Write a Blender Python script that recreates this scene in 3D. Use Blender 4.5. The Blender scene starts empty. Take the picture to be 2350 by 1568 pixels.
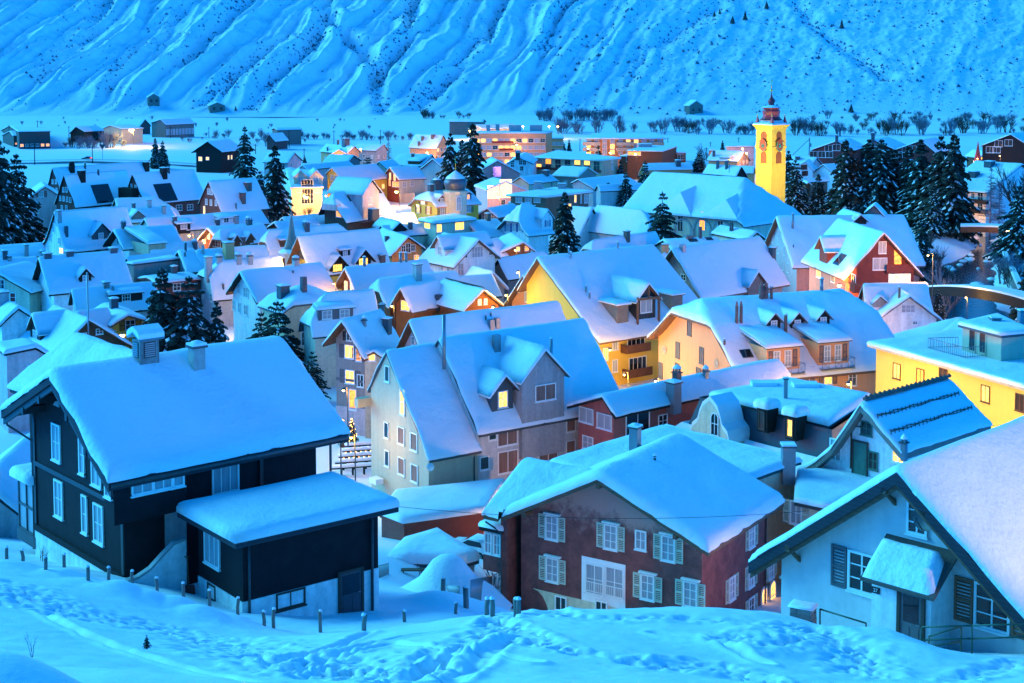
import bpy, math, random
import numpy as np
from mathutils import Vector, Matrix, noise as mn
random.seed(11)
sc = bpy.context.scene
COL = sc.collection
# ------------------------------------------------------------------ camera
FP, W0, H0, YH = 3264.0, 2350.0, 1568.0, 150.0
TH = math.radians(4.0)
SH = (H0/2-YH)/FP - math.tan(TH)
cam = bpy.data.objects.new('camera', bpy.data.cameras.new('camera'))
COL.objects.link(cam); sc.camera = cam
cam.data.sensor_width = 36; cam.data.lens = 36*FP/W0
cam.data.shift_y = -SH*FP/W0
cam.rotation_euler = (math.pi/2-TH, 0, 0)
cam.data.clip_start = .5; cam.data.clip_end = 6000
CT, ST = math.cos(TH), math.sin(TH)
K = {'D': (0, 0, 1), 'c1': (0, 423, .252), 'c2': (564, 423, .252), 'c3': (1128, 423, .252), 'c4': (1757.8, 282, .252),
     'c5': (0, 235, .252), 'c6': (564, 235, .252), 'c7': (1128, 235, .252), 'k1': (0, 705, .36), 'k2': (0, 1003.9, .36),
     'k3': (752, 658, .36), 'k4': (752, 1003.9, .36), 'k5': (1504, 1003.9, .36), 'k6': (1504, 564, .36),
     'm1': (1598, 235, .14), 'm2': (2021, 263.2, .14)}
def px(k, p):
    a, b, s = K[k]; return (a+s*p[0], b+s*p[1])
def ray(p):
    x = (p[0]-W0/2)/FP; y = (H0/2-p[1])/FP - SH
    d = Vector((x, CT+ST*y, -ST+CT*y)); return d/d.y
def atY(p, Y): return ray(p)*Y
def atZ(p, z):
    d = ray(p); return d*(z/d.z)
def onplane(p, o, n):
    d = ray(p); return d*(o.dot(n)/d.dot(n))
# ------------------------------------------------------------------ ground height
CPTS = [((1175,1568),24),((1175,1480),32),((1175,1404),42),((1500,1568),27),((1500,1396),44),((1820,1398),46.5),((1700,1480),38),
 ((1840,1450),47.5),((2000,1480),46),((2200,1494),45.5),((2350,1502),44),((2350,1568),36),((2000,1568),33),((2500,1500),46),((1600,1440),39),
 ((870,1442),46),((600,1500),36),((700,1568),25),((0,1392),33),((250,1452),32),((500,1522),29),((0,1568),15),((150,1540),18),((300,1568),20),
 ((0,1345),45),((300,1420),46.5),((600,1476),47),((20,1290),58),((100,1312),58),((200,1335),58),((300,1345),58),((420,1392),57),((545,1416),57),
 ((605,1441),56),((735,1455),56),((835,1447),56.5),((930,1432),58.5),((1045,1412),61),((1115,1408),63),((-300,1250),60),((-300,1420),40),
 ((94,1295),70),((260,1322),65),((579,1413),62),((868,1392),70),((700,1330),78),((450,1280),78),((1070,1402),70),((1112,1380),74),((915,1366),75),((960,1275),97),((1110,1290),103),((925,1222),114),((700,1250),100),
 ((40,1232),82),((-200,1220),85)]
WP = [(5,88,-35.5),(-3,95,-36),(14,96,-36.5),(17,58,-24.3),(25,62,-24),(25,85,-34),(12,70,-30),(12,60,-25.3),(0,62,-25.4),(0,52,-20.9),(8,52,-20.9),(4,72,-30.5),(15,52,-21.3),(40,60,-24),(0,-10,3.5),(-12,0,.5),(12,0,.5),(0,0,-1.8),
      (-50,60,-20),(-50,20,-5),(50,20,-6),(50,40,-15),(-8,5,-2.8),(8,6,-3.2)]
for xx in (-90,-60,-40,-20,0,20,40,60,90):
    WP += [(xx,128,-39.2),(xx,150,-40),(xx,180,-40)]
WP += [(-60,110,-36.5),(-30,108,-36.5),(60,100,-37),(30,105,-37.5),(90,80,-32)]
_P = []
for p, Y in CPTS:
    v = atY(p, Y); _P.append((v.x, v.y, v.z))
_P = np.array(_P+WP, float)
def _phi(r2): return r2*np.log(r2+1e-9)*.5
_n = len(_P); _XY = _P[:, :2]/50.
_A = np.zeros((_n+3, _n+3))
_A[:_n, :_n] = _phi(((_XY[:, None]-_XY[None])**2).sum(2)) + np.eye(_n)*2e-3
_A[:_n, _n:] = np.c_[np.ones(_n), _XY]; _A[_n:, :_n] = _A[:_n, _n:].T
_w = np.linalg.solve(_A, np.r_[_P[:, 2], 0, 0, 0])
RIV = [(2330,528,3),(2265,545,3),(2262,575,3),(2248,600,4),(2215,622,6),(2196,655,7),(2180,690,8),(2215,745,9),(2300,790,9)]
RZ = -43.4
RIVW = [(atZ(p[:2], RZ).x, atZ(p[:2], RZ).y, p[2]) for p in RIV]
def Gn(x, y):
    x = np.asarray(x, float); y = np.asarray(y, float); sh = x.shape
    X = np.c_[x.ravel(), y.ravel()]
    z = np.full(len(X), -40.0)
    m = X[:, 1] < 175
    if m.any():
        q = X[m]/50.; out = np.zeros(len(q))
        for i in range(0, len(q), 20000):
            b = q[i:i+20000]
            out[i:i+20000] = _phi(((b[:, None]-_XY[None])**2).sum(2))@_w[:_n] + _w[_n] + b@_w[_n+1:]
        t = np.clip((X[m][:, 1]-130)/40, 0, 1); t = t*t*(3-2*t)
        z[m] = out*(1-t) - 40*t
    # river bed
    m = (X[:, 1] > 170) & (X[:, 1] < 460) & (X[:, 0] > 40)
    if m.any():
        q = X[m]; best = np.full(len(q), 99.0); wd = np.full(len(q), 6.0)
        for a, b in zip(RIVW[:-1], RIVW[1:]):
            d = np.array([b[0]-a[0], b[1]-a[1]]); L2 = d@d
            t = np.clip(((q-[a[0], a[1]])@d)/L2, 0, 1)
            w = a[2]+(b[2]-a[2])*t
            dd = np.hypot(*(q-np.array([a[0], a[1]])-t[:, None]*d).T)-w
            k = dd < best; best[k] = dd[k]; wd[k] = w[k]
        s = np.clip(best/9., -1, 1)
        z[m] = np.where(s > 0, -43.1+3.1*np.clip(s, 0, 1)**.7, -43.1-1.2*np.clip(-s*3, 0, 1))
    # gentle valley swells
    f = np.clip((X[:, 1]-420)/200, 0, 1)
    z += f*(.8*np.sin(X[:, 0]*.021+X[:, 1]*.008)+.6*np.sin(X[:, 1]*.045+X[:, 0]*.006))
    return z.reshape(sh)
def G(x, y): return float(Gn([x], [y])[0])
def onground(p, lo=8, hi=900):
    d = ray(p); a = lo; Ys = np.geomspace(lo, hi, 900)
    h = Gn(d.x*Ys, Ys)-d.z*Ys
    i = int(np.argmax(h > 0)) if (h > 0).any() else len(Ys)-1
    return d*float(Ys[i])
# ------------------------------------------------------------------ materials
MATS = {}
def nn(nt, t, **kw):
    n = nt.nodes.new(t)
    for k, v in kw.items(): setattr(n, k, v)
    return n
def newmat(name):
    m = bpy.data.materials.new(name); m.use_nodes = True
    MATS[name] = m; return m, m.node_tree, m.node_tree.nodes['Principled BSDF']
def plain(name, col, rough=.8, var=.18, sc_=3., bump=.15, bs=14., metal=0, emit=None, es=0, aniso=None, spec=None):
    m, nt, b = newmat(name); L = nt.links
    tc = nn(nt, 'ShaderNodeTexCoord')
    src = tc.outputs['Object']
    if aniso:
        mp = nn(nt, 'ShaderNodeMapping'); mp.inputs['Scale'].default_value = aniso; L.new(src, mp.inputs[0]); src = mp.outputs[0]
    nz = nn(nt, 'ShaderNodeTexNoise'); nz.inputs['Scale'].default_value = sc_; nz.inputs['Detail'].default_value = 5; nz.inputs['Roughness'].default_value = .65
    L.new(src, nz.inputs['Vector'])
    cr = nn(nt, 'ShaderNodeMix', data_type='RGBA')
    cr.inputs[6].default_value = (*[max(0, c*(1-var*1.6)) for c in col], 1); cr.inputs[7].default_value = (*[min(1, c*(1+var*1.6)) for c in col], 1)
    mp2 = nn(nt, 'ShaderNodeMapping'); mp2.inputs['Scale'].default_value = (2.2, 2.2, .22); L.new(tc.outputs['Object'], mp2.inputs[0]); n3 = nn(nt, 'ShaderNodeTexNoise'); n3.inputs['Scale'].default_value = 1.0; n3.inputs['Detail'].default_value = 4; L.new(mp2.outputs[0], n3.inputs['Vector'])
    av = nn(nt, 'ShaderNodeMix', data_type='FLOAT'); av.inputs[0].default_value = .5; L.new(nz.outputs[0], av.inputs[2]); L.new(n3.outputs[0], av.inputs[3])
    st = nn(nt, 'ShaderNodeMapRange'); st.inputs[1].default_value = .3; st.inputs[2].default_value = .7; L.new(av.outputs[0], st.inputs[0])
    L.new(st.outputs[0], cr.inputs[0]); L.new(cr.outputs[2], b.inputs['Base Color'])
    b.inputs['Roughness'].default_value = rough; b.inputs['Metallic'].default_value = metal
    if spec is not None: b.inputs['Specular IOR Level'].default_value = spec
    if bump:
        n2 = nn(nt, 'ShaderNodeTexNoise'); n2.inputs['Scale'].default_value = bs; n2.inputs['Detail'].default_value = 4; L.new(src, n2.inputs['Vector'])
        bp = nn(nt, 'ShaderNodeBump'); bp.inputs['Strength'].default_value = bump; bp.inputs['Distance'].default_value = .05
        L.new(n2.outputs[0], bp.inputs['Height']); L.new(bp.outputs[0], b.inputs['Normal'])
    if emit: b.inputs['Emission Color'].default_value = (*emit, 1); b.inputs['Emission Strength'].default_value = es
    return m
def snowmat(name, col=(.80, .81, .83), s1=.4, s2=5., d1=.6, d2=.10):
    m, nt, b = newmat(name); L = nt.links
    tc = nn(nt, 'ShaderNodeTexCoord'); b.inputs['Base Color'].default_value = (*col, 1); b.inputs['Roughness'].default_value = .75
    b.inputs['Specular IOR Level'].default_value = .25
    prev = None
    for s, d in ((s1, d1), (s2, d2), (s2*5, d2*.3)):
        z = nn(nt, 'ShaderNodeTexNoise'); z.inputs['Scale'].default_value = s; z.inputs['Detail'].default_value = 4; L.new(tc.outputs['Object'], z.inputs['Vector'])
        bp = nn(nt, 'ShaderNodeBump'); bp.inputs['Strength'].default_value = .5; bp.inputs['Distance'].default_value = d
        L.new(z.outputs[0], bp.inputs['Height'])
        if prev: L.new(prev.outputs[0], bp.inputs['Normal'])
        prev = bp
    L.new(prev.outputs[0], b.inputs['Normal'])
    return m
def boards(name, col, dark, scale=6., axis='Z', rough=.8, strength=.5):
    """plank or shingle courses: a wave along one axis plus weathering"""
    m, nt, b = newmat(name); L = nt.links
    tc = nn(nt, 'ShaderNodeTexCoord')
    wv = nn(nt, 'ShaderNodeTexWave', wave_type='BANDS', bands_direction=axis, wave_profile='SAW'); wv.inputs['Scale'].default_value = scale/6.283*1.0
    wv.inputs['Distortion'].default_value = .25
    L.new(tc.outputs['Object'], wv.inputs['Vector'])
    nz = nn(nt, 'ShaderNodeTexNoise'); nz.inputs['Scale'].default_value = 1.3; nz.inputs['Detail'].default_value = 7; nz.inputs['Roughness'].default_value = .7
    L.new(tc.outputs['Object'], nz.inputs['Vector'])
    mx = nn(nt, 'ShaderNodeMix', data_type='RGBA'); mx.inputs[6].default_value = (*dark, 1); mx.inputs[7].default_value = (*col, 1)
    ad = nn(nt, 'ShaderNodeMath', operation='MULTIPLY_ADD'); ad.inputs[1].default_value = strength; L.new(wv.outputs['Fac'], ad.inputs[0]); 
    sb = nn(nt, 'ShaderNodeMath', operation='MULTIPLY_ADD'); sb.inputs[1].default_value = 1.3; sb.inputs[2].default_value = -.4; L.new(nz.outputs[0], sb.inputs[0])
    L.new(sb.outputs[0], ad.inputs[2]); L.new(ad.outputs[0], mx.inputs[0]); L.new(mx.outputs[2], b.inputs['Base Color'])
    b.inputs['Specular IOR Level'].default_value = .25
    bp = nn(nt, 'ShaderNodeBump'); bp.inputs['Strength'].default_value = .6; bp.inputs['Distance'].default_value = .03
    L.new(wv.outputs['Fac'], bp.inputs['Height']); L.new(bp.outputs[0], b.inputs['Normal']); b.inputs['Roughness'].default_value = rough
    return m
def glow(name, col, s, var=.5, sc_=2.2):
    """a lit window or lamp: uneven emission"""
    m, nt, b = newmat(name); L = nt.links
    tc = nn(nt, 'ShaderNodeTexCoord'); nz = nn(nt, 'ShaderNodeTexNoise'); nz.inputs['Scale'].default_value = sc_; nz.inputs['Detail'].default_value = 3
    L.new(tc.outputs['Object'], nz.inputs['Vector'])
    mr = nn(nt, 'ShaderNodeMapRange'); mr.inputs[1].default_value = .3; mr.inputs[2].default_value = .7; mr.inputs[3].default_value = s*(1-var); mr.inputs[4].default_value = s*(1+var)
    L.new(nz.outputs[0], mr.inputs[0]); L.new(mr.outputs[0], b.inputs['Emission Strength'])
    b.inputs['Base Color'].default_value = (*[c*.6 for c in col], 1); b.inputs['Emission Color'].default_value = (*col, 1); b.inputs['Roughness'].default_value = .3
    return m
snowmat('snow'); snowmat('ground_snow', s1=.12, s2=3.5, d1=.25, d2=.05)
plain('ivory', (.60,.52,.38)); plain('white', (.72,.72,.70)); plain('cream', (.60,.52,.36)); plain('greige', (.47,.38,.26), var=.08)
plain('grey', (.30,.29,.29)); plain('greylt', (.48,.47,.46)); plain('pink', (.68,.31,.14), var=.06); plain('salmon', (.60,.24,.16)); plain('rose', (.55,.40,.40))
plain('red', (.36,.09,.075), var=.12); plain('tan', (.48,.36,.24)); plain('orange', (.55,.20,.05)); plain('yellow', (.74,.46,.06), var=.05); plain('brown', (.16,.09,.06))
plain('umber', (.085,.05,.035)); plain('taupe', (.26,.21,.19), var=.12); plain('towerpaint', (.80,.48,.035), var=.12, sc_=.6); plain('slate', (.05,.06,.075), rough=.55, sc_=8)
plain('tile', (.10,.07,.06), sc_=8, bump=.5); plain('metal', (.22,.24,.26), rough=.4, metal=.6, var=.1); plain('dmetal', (.06,.065,.07), rough=.5, metal=.3)
plain('chimplaster', (.34,.33,.31)); plain('brick', (.16,.09,.075), sc_=9); plain('frame', (.78,.78,.76), var=.05, bump=0, rough=.5)
plain('dframe', (.06,.04,.03), var=.1, bump=0); plain('blackpaint', (.018,.018,.02), rough=.5); plain('stone', (.20,.19,.18), var=.35, sc_=2.5, bump=.6, bs=5)
plain('concrete', (.32,.32,.32)); plain('shutgreen', (.50,.53,.42), var=.05, bump=0); plain('shutgrey', (.12,.11,.12), var=.08, bump=0); plain('shutbrown', (.30,.11,.06), var=.1, bump=0)
plain('shutred', (.28,.03,.025), var=.1, bump=0); plain('shutblue', (.05,.10,.30), var=.1, bump=0); plain('doorgreen', (.05,.16,.12), var=.1); plain('domered', (.20,.025,.035), rough=.5, var=.25, aniso=(3,3,.3))
plain('domegrey', (.10,.11,.13), rough=.45, metal=.4); plain('coppergreen', (.10,.17,.16), rough=.6); plain('gold', (.8,.45,.1), rough=.25, metal=1, bump=0); plain('louvre', (.30,.09,.012), aniso=(1,1,9), sc_=2)
plain('clockred', (.30,.05,.01), bump=0, var=.1); plain('carblack', (.02,.02,.022), rough=.25, bump=0, spec=.8); plain('carwhite', (.7,.7,.7), rough=.3, bump=0); plain('rubber', (.015,.015,.015), bump=0)
plain('tail', (.5,.01,.01), emit=(1,.05,.02), es=1.5, bump=0); plain('water', (.006,.014,.022), rough=.18, bump=.9, bs=.9, aniso=(1,1,1)); plain('needles', (.018,.036,.024), sc_=.9, var=.4, bump=0, rough=.9); plain('needlesdk', (.014,.028,.018), sc_=.9, var=.4, bump=0, rough=.9)
plain('bark', (.06,.045,.035), sc_=6); plain('twig', (.055,.042,.038), bump=0); plain('larch', (.12,.085,.06), bump=0, sc_=.8); plain('frost', (.16,.18,.24), bump=0, var=.3, sc_=.5); plain('rust', (.13,.045,.02), bump=0, sc_=.7, var=.35)
plain('rock', (.11,.11,.125), sc_=.3, var=.4, bump=0); plain('shrub', (.10,.11,.15), bump=0, sc_=.2, var=.4); plain('parchment', (.66,.58,.56), var=.08); plain('blind', (.20,.11,.085), aniso=(.2,.2,22), sc_=1.5, var=.5, bump=0)
plain('asphalt', (.10,.10,.11)); plain('green', (.02,.08,.05), rough=.5, bump=0); plain('lawnpost', (.16,.15,.14), sc_=5, var=.3, aniso=(4,4,.4))
boards('dwood', (.030,.022,.020), (.012,.010,.010), 18); boards('chaletwood', (.026,.021,.026), (.006,.005,.007), 34, rough=.85); boards('shingle', (.42,.135,.115), (.10,.032,.034), 34, strength=.3)
boards('redwood', (.26,.06,.045), (.10,.03,.03), 26); boards('brownwood', (.20,.085,.04), (.08,.03,.02), 24); boards('orangewood', (.42,.14,.04), (.20,.06,.02), 24); boards('greywood', (.26,.22,.19), (.12,.10,.09), 24, axis='X')
boards('redmetal', (.34,.075,.05), (.16,.035,.03), 26, axis='X'); boards('redbrick', (.22,.075,.055), (.10,.04,.035), 20); boards('barnwood', (.10,.085,.08), (.045,.04,.04), 14, axis='X'); boards('eavewood', (.22,.12,.075), (.12,.06,.04), 9); boards('navyboard', (.045,.05,.06), (.02,.022,.03), 12)
glow('lit', (1,.48,.085), .42, .75, 3.); glow('litwarm', (1,.33,.04), .3, .7, 3.); glow('litpale', (1,.68,.26), .42); glow('litpurple', (.55,.25,1), .3, .9, 6.); glow('lamp', (1,.55,.15), 6, 0); glow('lampwhite', (1,.8,.5), 6, 0); glow('fairy', (1,.45,.10), 2, .3)
plain('glass', (.012,.018,.025), rough=.08, bump=0, var=.3, spec=.7); plain('curtain', (.33,.34,.36), rough=.5, bump=0, var=.25, sc_=2, aniso=(6,6,.4)); plain('dimglass', (.05,.035,.03), rough=.15, bump=0)
# ------------------------------------------------------------------ mesh building
class MB:
    def __init__(s): s.v = []; s.f = []; s.m = []; s.s = []
    def face(s, pts, m=0, sm=False):
        b = len(s.v); s.v += [tuple(p) for p in pts]; s.f.append(tuple(range(b, b+len(pts)))); s.m.append(m); s.s.append(sm)
    def box(s, c, h, ax=None, m=0):
        c = Vector(c); X, Y, Z = ax if ax else (Vector((1,0,0)), Vector((0,1,0)), Vector((0,0,1)))
        b = len(s.v)
        for k in (-1, 1):
            for j in (-1, 1):
                for i in (-1, 1): s.v.append(tuple(c+X*(i*h[0])+Y*(j*h[1])+Z*(k*h[2])))
        for q in ((0,2,3,1),(4,5,7,6),(0,1,5,4),(2,6,7,3),(0,4,6,2),(1,3,7,5)):
            s.f.append(tuple(b+i for i in q)); s.m.append(m); s.s.append(False)
    def prism(s, poly, d, m=0, cap=True):
        """poly: list of Vectors, extruded by vector d"""
        n = len(poly); b = len(s.v)
        s.v += [tuple(p) for p in poly]+[tuple(Vector(p)+d) for p in poly]
        for i in range(n): s.f.append((b+i, b+(i+1) % n, b+n+(i+1) % n, b+n+i)); s.m.append(m); s.s.append(False)
        if cap:
            s.f.append(tuple(b+i for i in reversed(range(n)))); s.f.append(tuple(b+n+i for i in range(n))); s.m += [m, m]; s.s += [False, False]
    def tube(s, pts, rs, n=6, m=0, sm=True, cap=True):
        pts = [Vector(p) for p in pts]; b = len(s.v)
        if not isinstance(rs, (list, tuple)): rs = [rs]*len(pts)
        up = None
        for i, p in enumerate(pts):
            d = (pts[min(i+1, len(pts)-1)]-pts[max(i-1, 0)]).normalized()
            a = d.cross(Vector((0,0,1)) if abs(d.z) < .9 else Vector((1,0,0))).normalized(); c = d.cross(a)
            for k in range(n):
                t = 6.2832*k/n; s.v.append(tuple(p+(a*math.cos(t)+c*math.sin(t))*rs[i]))
        for i in range(len(pts)-1):
            for k in range(n):
                s.f.append((b+i*n+k, b+i*n+(k+1) % n, b+(i+1)*n+(k+1) % n, b+(i+1)*n+k)); s.m.append(m); s.s.append(sm)
        if cap:
            s.f.append(tuple(b+k for k in reversed(range(n)))); s.f.append(tuple(b+(len(pts)-1)*n+k for k in range(n))); s.m += [m, m]; s.s += [False, False]
    def lathe(s, c, prof, n=12, m=0, sm=True, rot=0, mfun=None):
        c = Vector(c); b = len(s.v)
        for r, z in prof:
            for k in range(n):
                t = rot+6.2832*k/n; s.v.append((c.x+r*math.cos(t), c.y+r*math.sin(t), c.z+z))
        for i in range(len(prof)-1):
            for k in range(n):
                s.f.append((b+i*n+k, b+i*n+(k+1) % n, b+(i+1)*n+(k+1) % n, b+(i+1)*n+k)); s.m.append(mfun(i) if mfun else m); s.s.append(sm)
    def mesh(s, name, mats):
        me = bpy.data.meshes.new(name); me.from_pydata(s.v, [], s.f)
        for q in mats: me.materials.append(MATS[q])
        me.polygons.foreach_set('material_index', s.m); me.polygons.foreach_set('use_smooth', s.s); me.update()
        return me
    def build(s, name, mats, parent=None, loc=None):
        if loc is not None:
            L = Vector(loc); s.v = [(a-L.x, b-L.y, c-L.z) for a, b, c in s.v]
        return link(name, s.mesh(name, mats if isinstance(mats, (list, tuple)) else [mats]), parent)
def link(name, data, parent=None, loc=None):
    o = bpy.data.objects.new(name, data); COL.objects.link(o)
    if parent: o.parent = parent
    if loc is not None: o.location = loc
    return o
def tag(o, label, cat, group=None):
    o['label'] = label; o['category'] = cat
    if group: o['group'] = group
    return o
def struct(o, kind='structure'): o['kind'] = kind; return o
def thing(name, label, cat, loc, group=None): return tag(link(name, None, None, loc), label, cat, group)
def gridmesh(name, X, Y, Z, mats, smooth=True, matidx=None):
    r, c = X.shape; me = bpy.data.meshes.new(name)
    co = np.stack([X, Y, Z], -1).reshape(-1, 3).astype(np.float32)
    idx = np.arange(r*c).reshape(r, c)
    q = np.stack([idx[:-1, :-1], idx[:-1, 1:], idx[1:, 1:], idx[1:, :-1]], -1).reshape(-1, 4)
    me.vertices.add(len(co)); me.vertices.foreach_set('co', co.ravel())
    me.loops.add(q.size); me.loops.foreach_set('vertex_index', q.ravel().astype(np.int32))
    me.polygons.add(len(q)); me.polygons.foreach_set('loop_start', np.arange(0, q.size, 4, dtype=np.int32))
    me.polygons.foreach_set('use_smooth', np.full(len(q), smooth))
    for m in mats: me.materials.append(MATS[m])
    me.update(calc_edges=True); me.validate()
    return me
EXPO = 2.6
snowmat('mountain_snow', s1=.07, s2=.5, d1=1.5, d2=.6)
plain('packed_snow', (.45,.43,.44), var=.1, sc_=.5)

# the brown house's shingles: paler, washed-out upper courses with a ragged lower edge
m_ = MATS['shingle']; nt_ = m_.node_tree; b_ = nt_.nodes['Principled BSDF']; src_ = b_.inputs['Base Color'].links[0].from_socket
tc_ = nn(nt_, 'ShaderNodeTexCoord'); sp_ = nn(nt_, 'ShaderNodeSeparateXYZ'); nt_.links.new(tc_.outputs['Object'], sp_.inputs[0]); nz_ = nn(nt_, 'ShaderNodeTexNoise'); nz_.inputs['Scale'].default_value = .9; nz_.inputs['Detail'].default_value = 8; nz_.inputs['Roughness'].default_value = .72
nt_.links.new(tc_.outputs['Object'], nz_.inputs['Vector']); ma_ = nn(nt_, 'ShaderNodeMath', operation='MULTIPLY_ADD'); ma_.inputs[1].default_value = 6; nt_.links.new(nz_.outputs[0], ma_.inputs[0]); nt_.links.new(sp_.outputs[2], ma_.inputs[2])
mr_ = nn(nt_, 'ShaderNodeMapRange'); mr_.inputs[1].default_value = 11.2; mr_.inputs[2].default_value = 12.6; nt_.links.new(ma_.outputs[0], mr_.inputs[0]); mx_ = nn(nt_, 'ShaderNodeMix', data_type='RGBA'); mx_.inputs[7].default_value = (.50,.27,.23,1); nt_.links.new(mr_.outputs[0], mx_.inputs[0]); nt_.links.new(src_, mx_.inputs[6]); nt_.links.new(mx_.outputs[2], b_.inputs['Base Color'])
# ------------------------------------------------------------------ houses
PROF = {'str': [(0,0),(1,1)], 'bell': [(0,0),(.62,.74),(.82,.91),(1,1)], 'bell2': [(0,0),(.45,.62),(.7,.84),(.88,.955),(1,1)], 'gam': [(0,0),(.42,.30),(.8,.80),(1,1)],
        'curve': [(0,0),(.12,.09),(.3,.27),(.5,.52),(.66,.74),(.8,.88),(1,1)]}
HOUSES = []
WCACHE = {}
def winmesh(w, h, cols, rows, fm, pm, t=.09, style=''):
    key = (round(w, 2), round(h, 2), cols, rows, fm, pm, style)
    if key in WCACHE: return WCACHE[key]
    f = MB(); d = .05
    if style == 'arch':
        n = 9; arc = [Vector((w/2*math.cos(math.pi*i/n), 0, h/2-w/2+w/2*math.sin(math.pi*i/n))) for i in range(n+1)]
        pts = [Vector((w/2, 0, -h/2))]+arc+[Vector((-w/2, 0, -h/2))]
        inn = [Vector((p.x*.82, 0, p.z*.9)) for p in pts]
        for i in range(len(pts)-1):
            a, b, c, e = pts[i], pts[i+1], inn[i+1], inn[i]
            f.prism([a, b, c, e], Vector((0, -.07, 0)))
        f.box((0, -.03, -h/2-.03), (w/2+.06, .06, .05)); f.box((0, -.03, 0), (.025, .03, h/2*.9)); f.box((0, -.03, 0), (w/2*.85, .03, .025))
        p = MB(); p.face([(q.x, -.015, q.z) for q in reversed(pts)])
    else:
        for sx in (-1, 1): f.box((sx*(w/2-t/2), -d/2, 0), (t/2, d/2+.02, h/2))
        for sz in (-1, 1): f.box((0, -d/2-.004, sz*(h/2-t/2)), (w/2, d/2+.02, t/2))
        f.box((0, -d/2-.02, -h/2-.035), (w/2+.05, d/2+.05, .035))
        for i in range(1, cols): f.box((-w/2+w*i/cols, -d/2+.005, 0), (.03, d/2, h/2-t))
        for j in range(1, rows): f.box((0, -d/2+.008, -h/2+h*j/rows), (w/2-t, d/2-.008, .022))
        p = MB(); p.face([(-w/2+.02, -.014, -h/2+.02), (w/2-.02, -.014, -h/2+.02), (w/2-.02, -.014, h/2-.02), (-w/2+.02, -.014, h/2-.02)])
    r = (f.mesh('window', [fm]), p.mesh('pane', [pm])); WCACHE[key] = r; return r
def shutmesh(w, h, m):
    key = ('s', round(w, 2), round(h, 2), m)
    if key in WCACHE: return WCACHE[key]
    b = MB()
    for sx in (-1, 1): b.box((sx*(w/2-.04), -.03, 0), (.04, .025, h/2))
    for sz in (-1, 0, 1): b.box((0, -.03, sz*(h/2-.05)), (w/2-.08, .0235, .05))
    n = max(4, int(h/.13))
    for i in range(n):
        z = -h/2+.1+(h-.2)*(i+.5)/n
        b.box((0, -.028, z), (w/2-.08, .022, .022), (Vector((1,0,0)), Vector((0,.8,.6)), Vector((0,-.6,.8))))
    WCACHE[key] = b.mesh('shutter', [m]); return WCACHE[key]
def put_window(root, pos, nrm, w, h, pane='glass', fm='frame', cols=2, rows=2, sh=None, style='', name='window', shw=None):
    n = Vector((nrm.x, nrm.y, 0)).normalized(); rz = math.atan2(n.x, -n.y)
    fme, pme = winmesh(w, h, cols, rows, fm, pane, style=style)
    o = link(name, fme, root); o.location = Vector(pos)-root.location; o.rotation_euler = (0, 0, rz)
    link('pane', pme, o)
    if sh:
        sw = shw or w*.55
        for sx in (-1, 1):
            q = link('shutter', shutmesh(sw, h, sh), o); q.location = (sx*(w/2+sw/2+.02), 0, 0)
    return o
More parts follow.
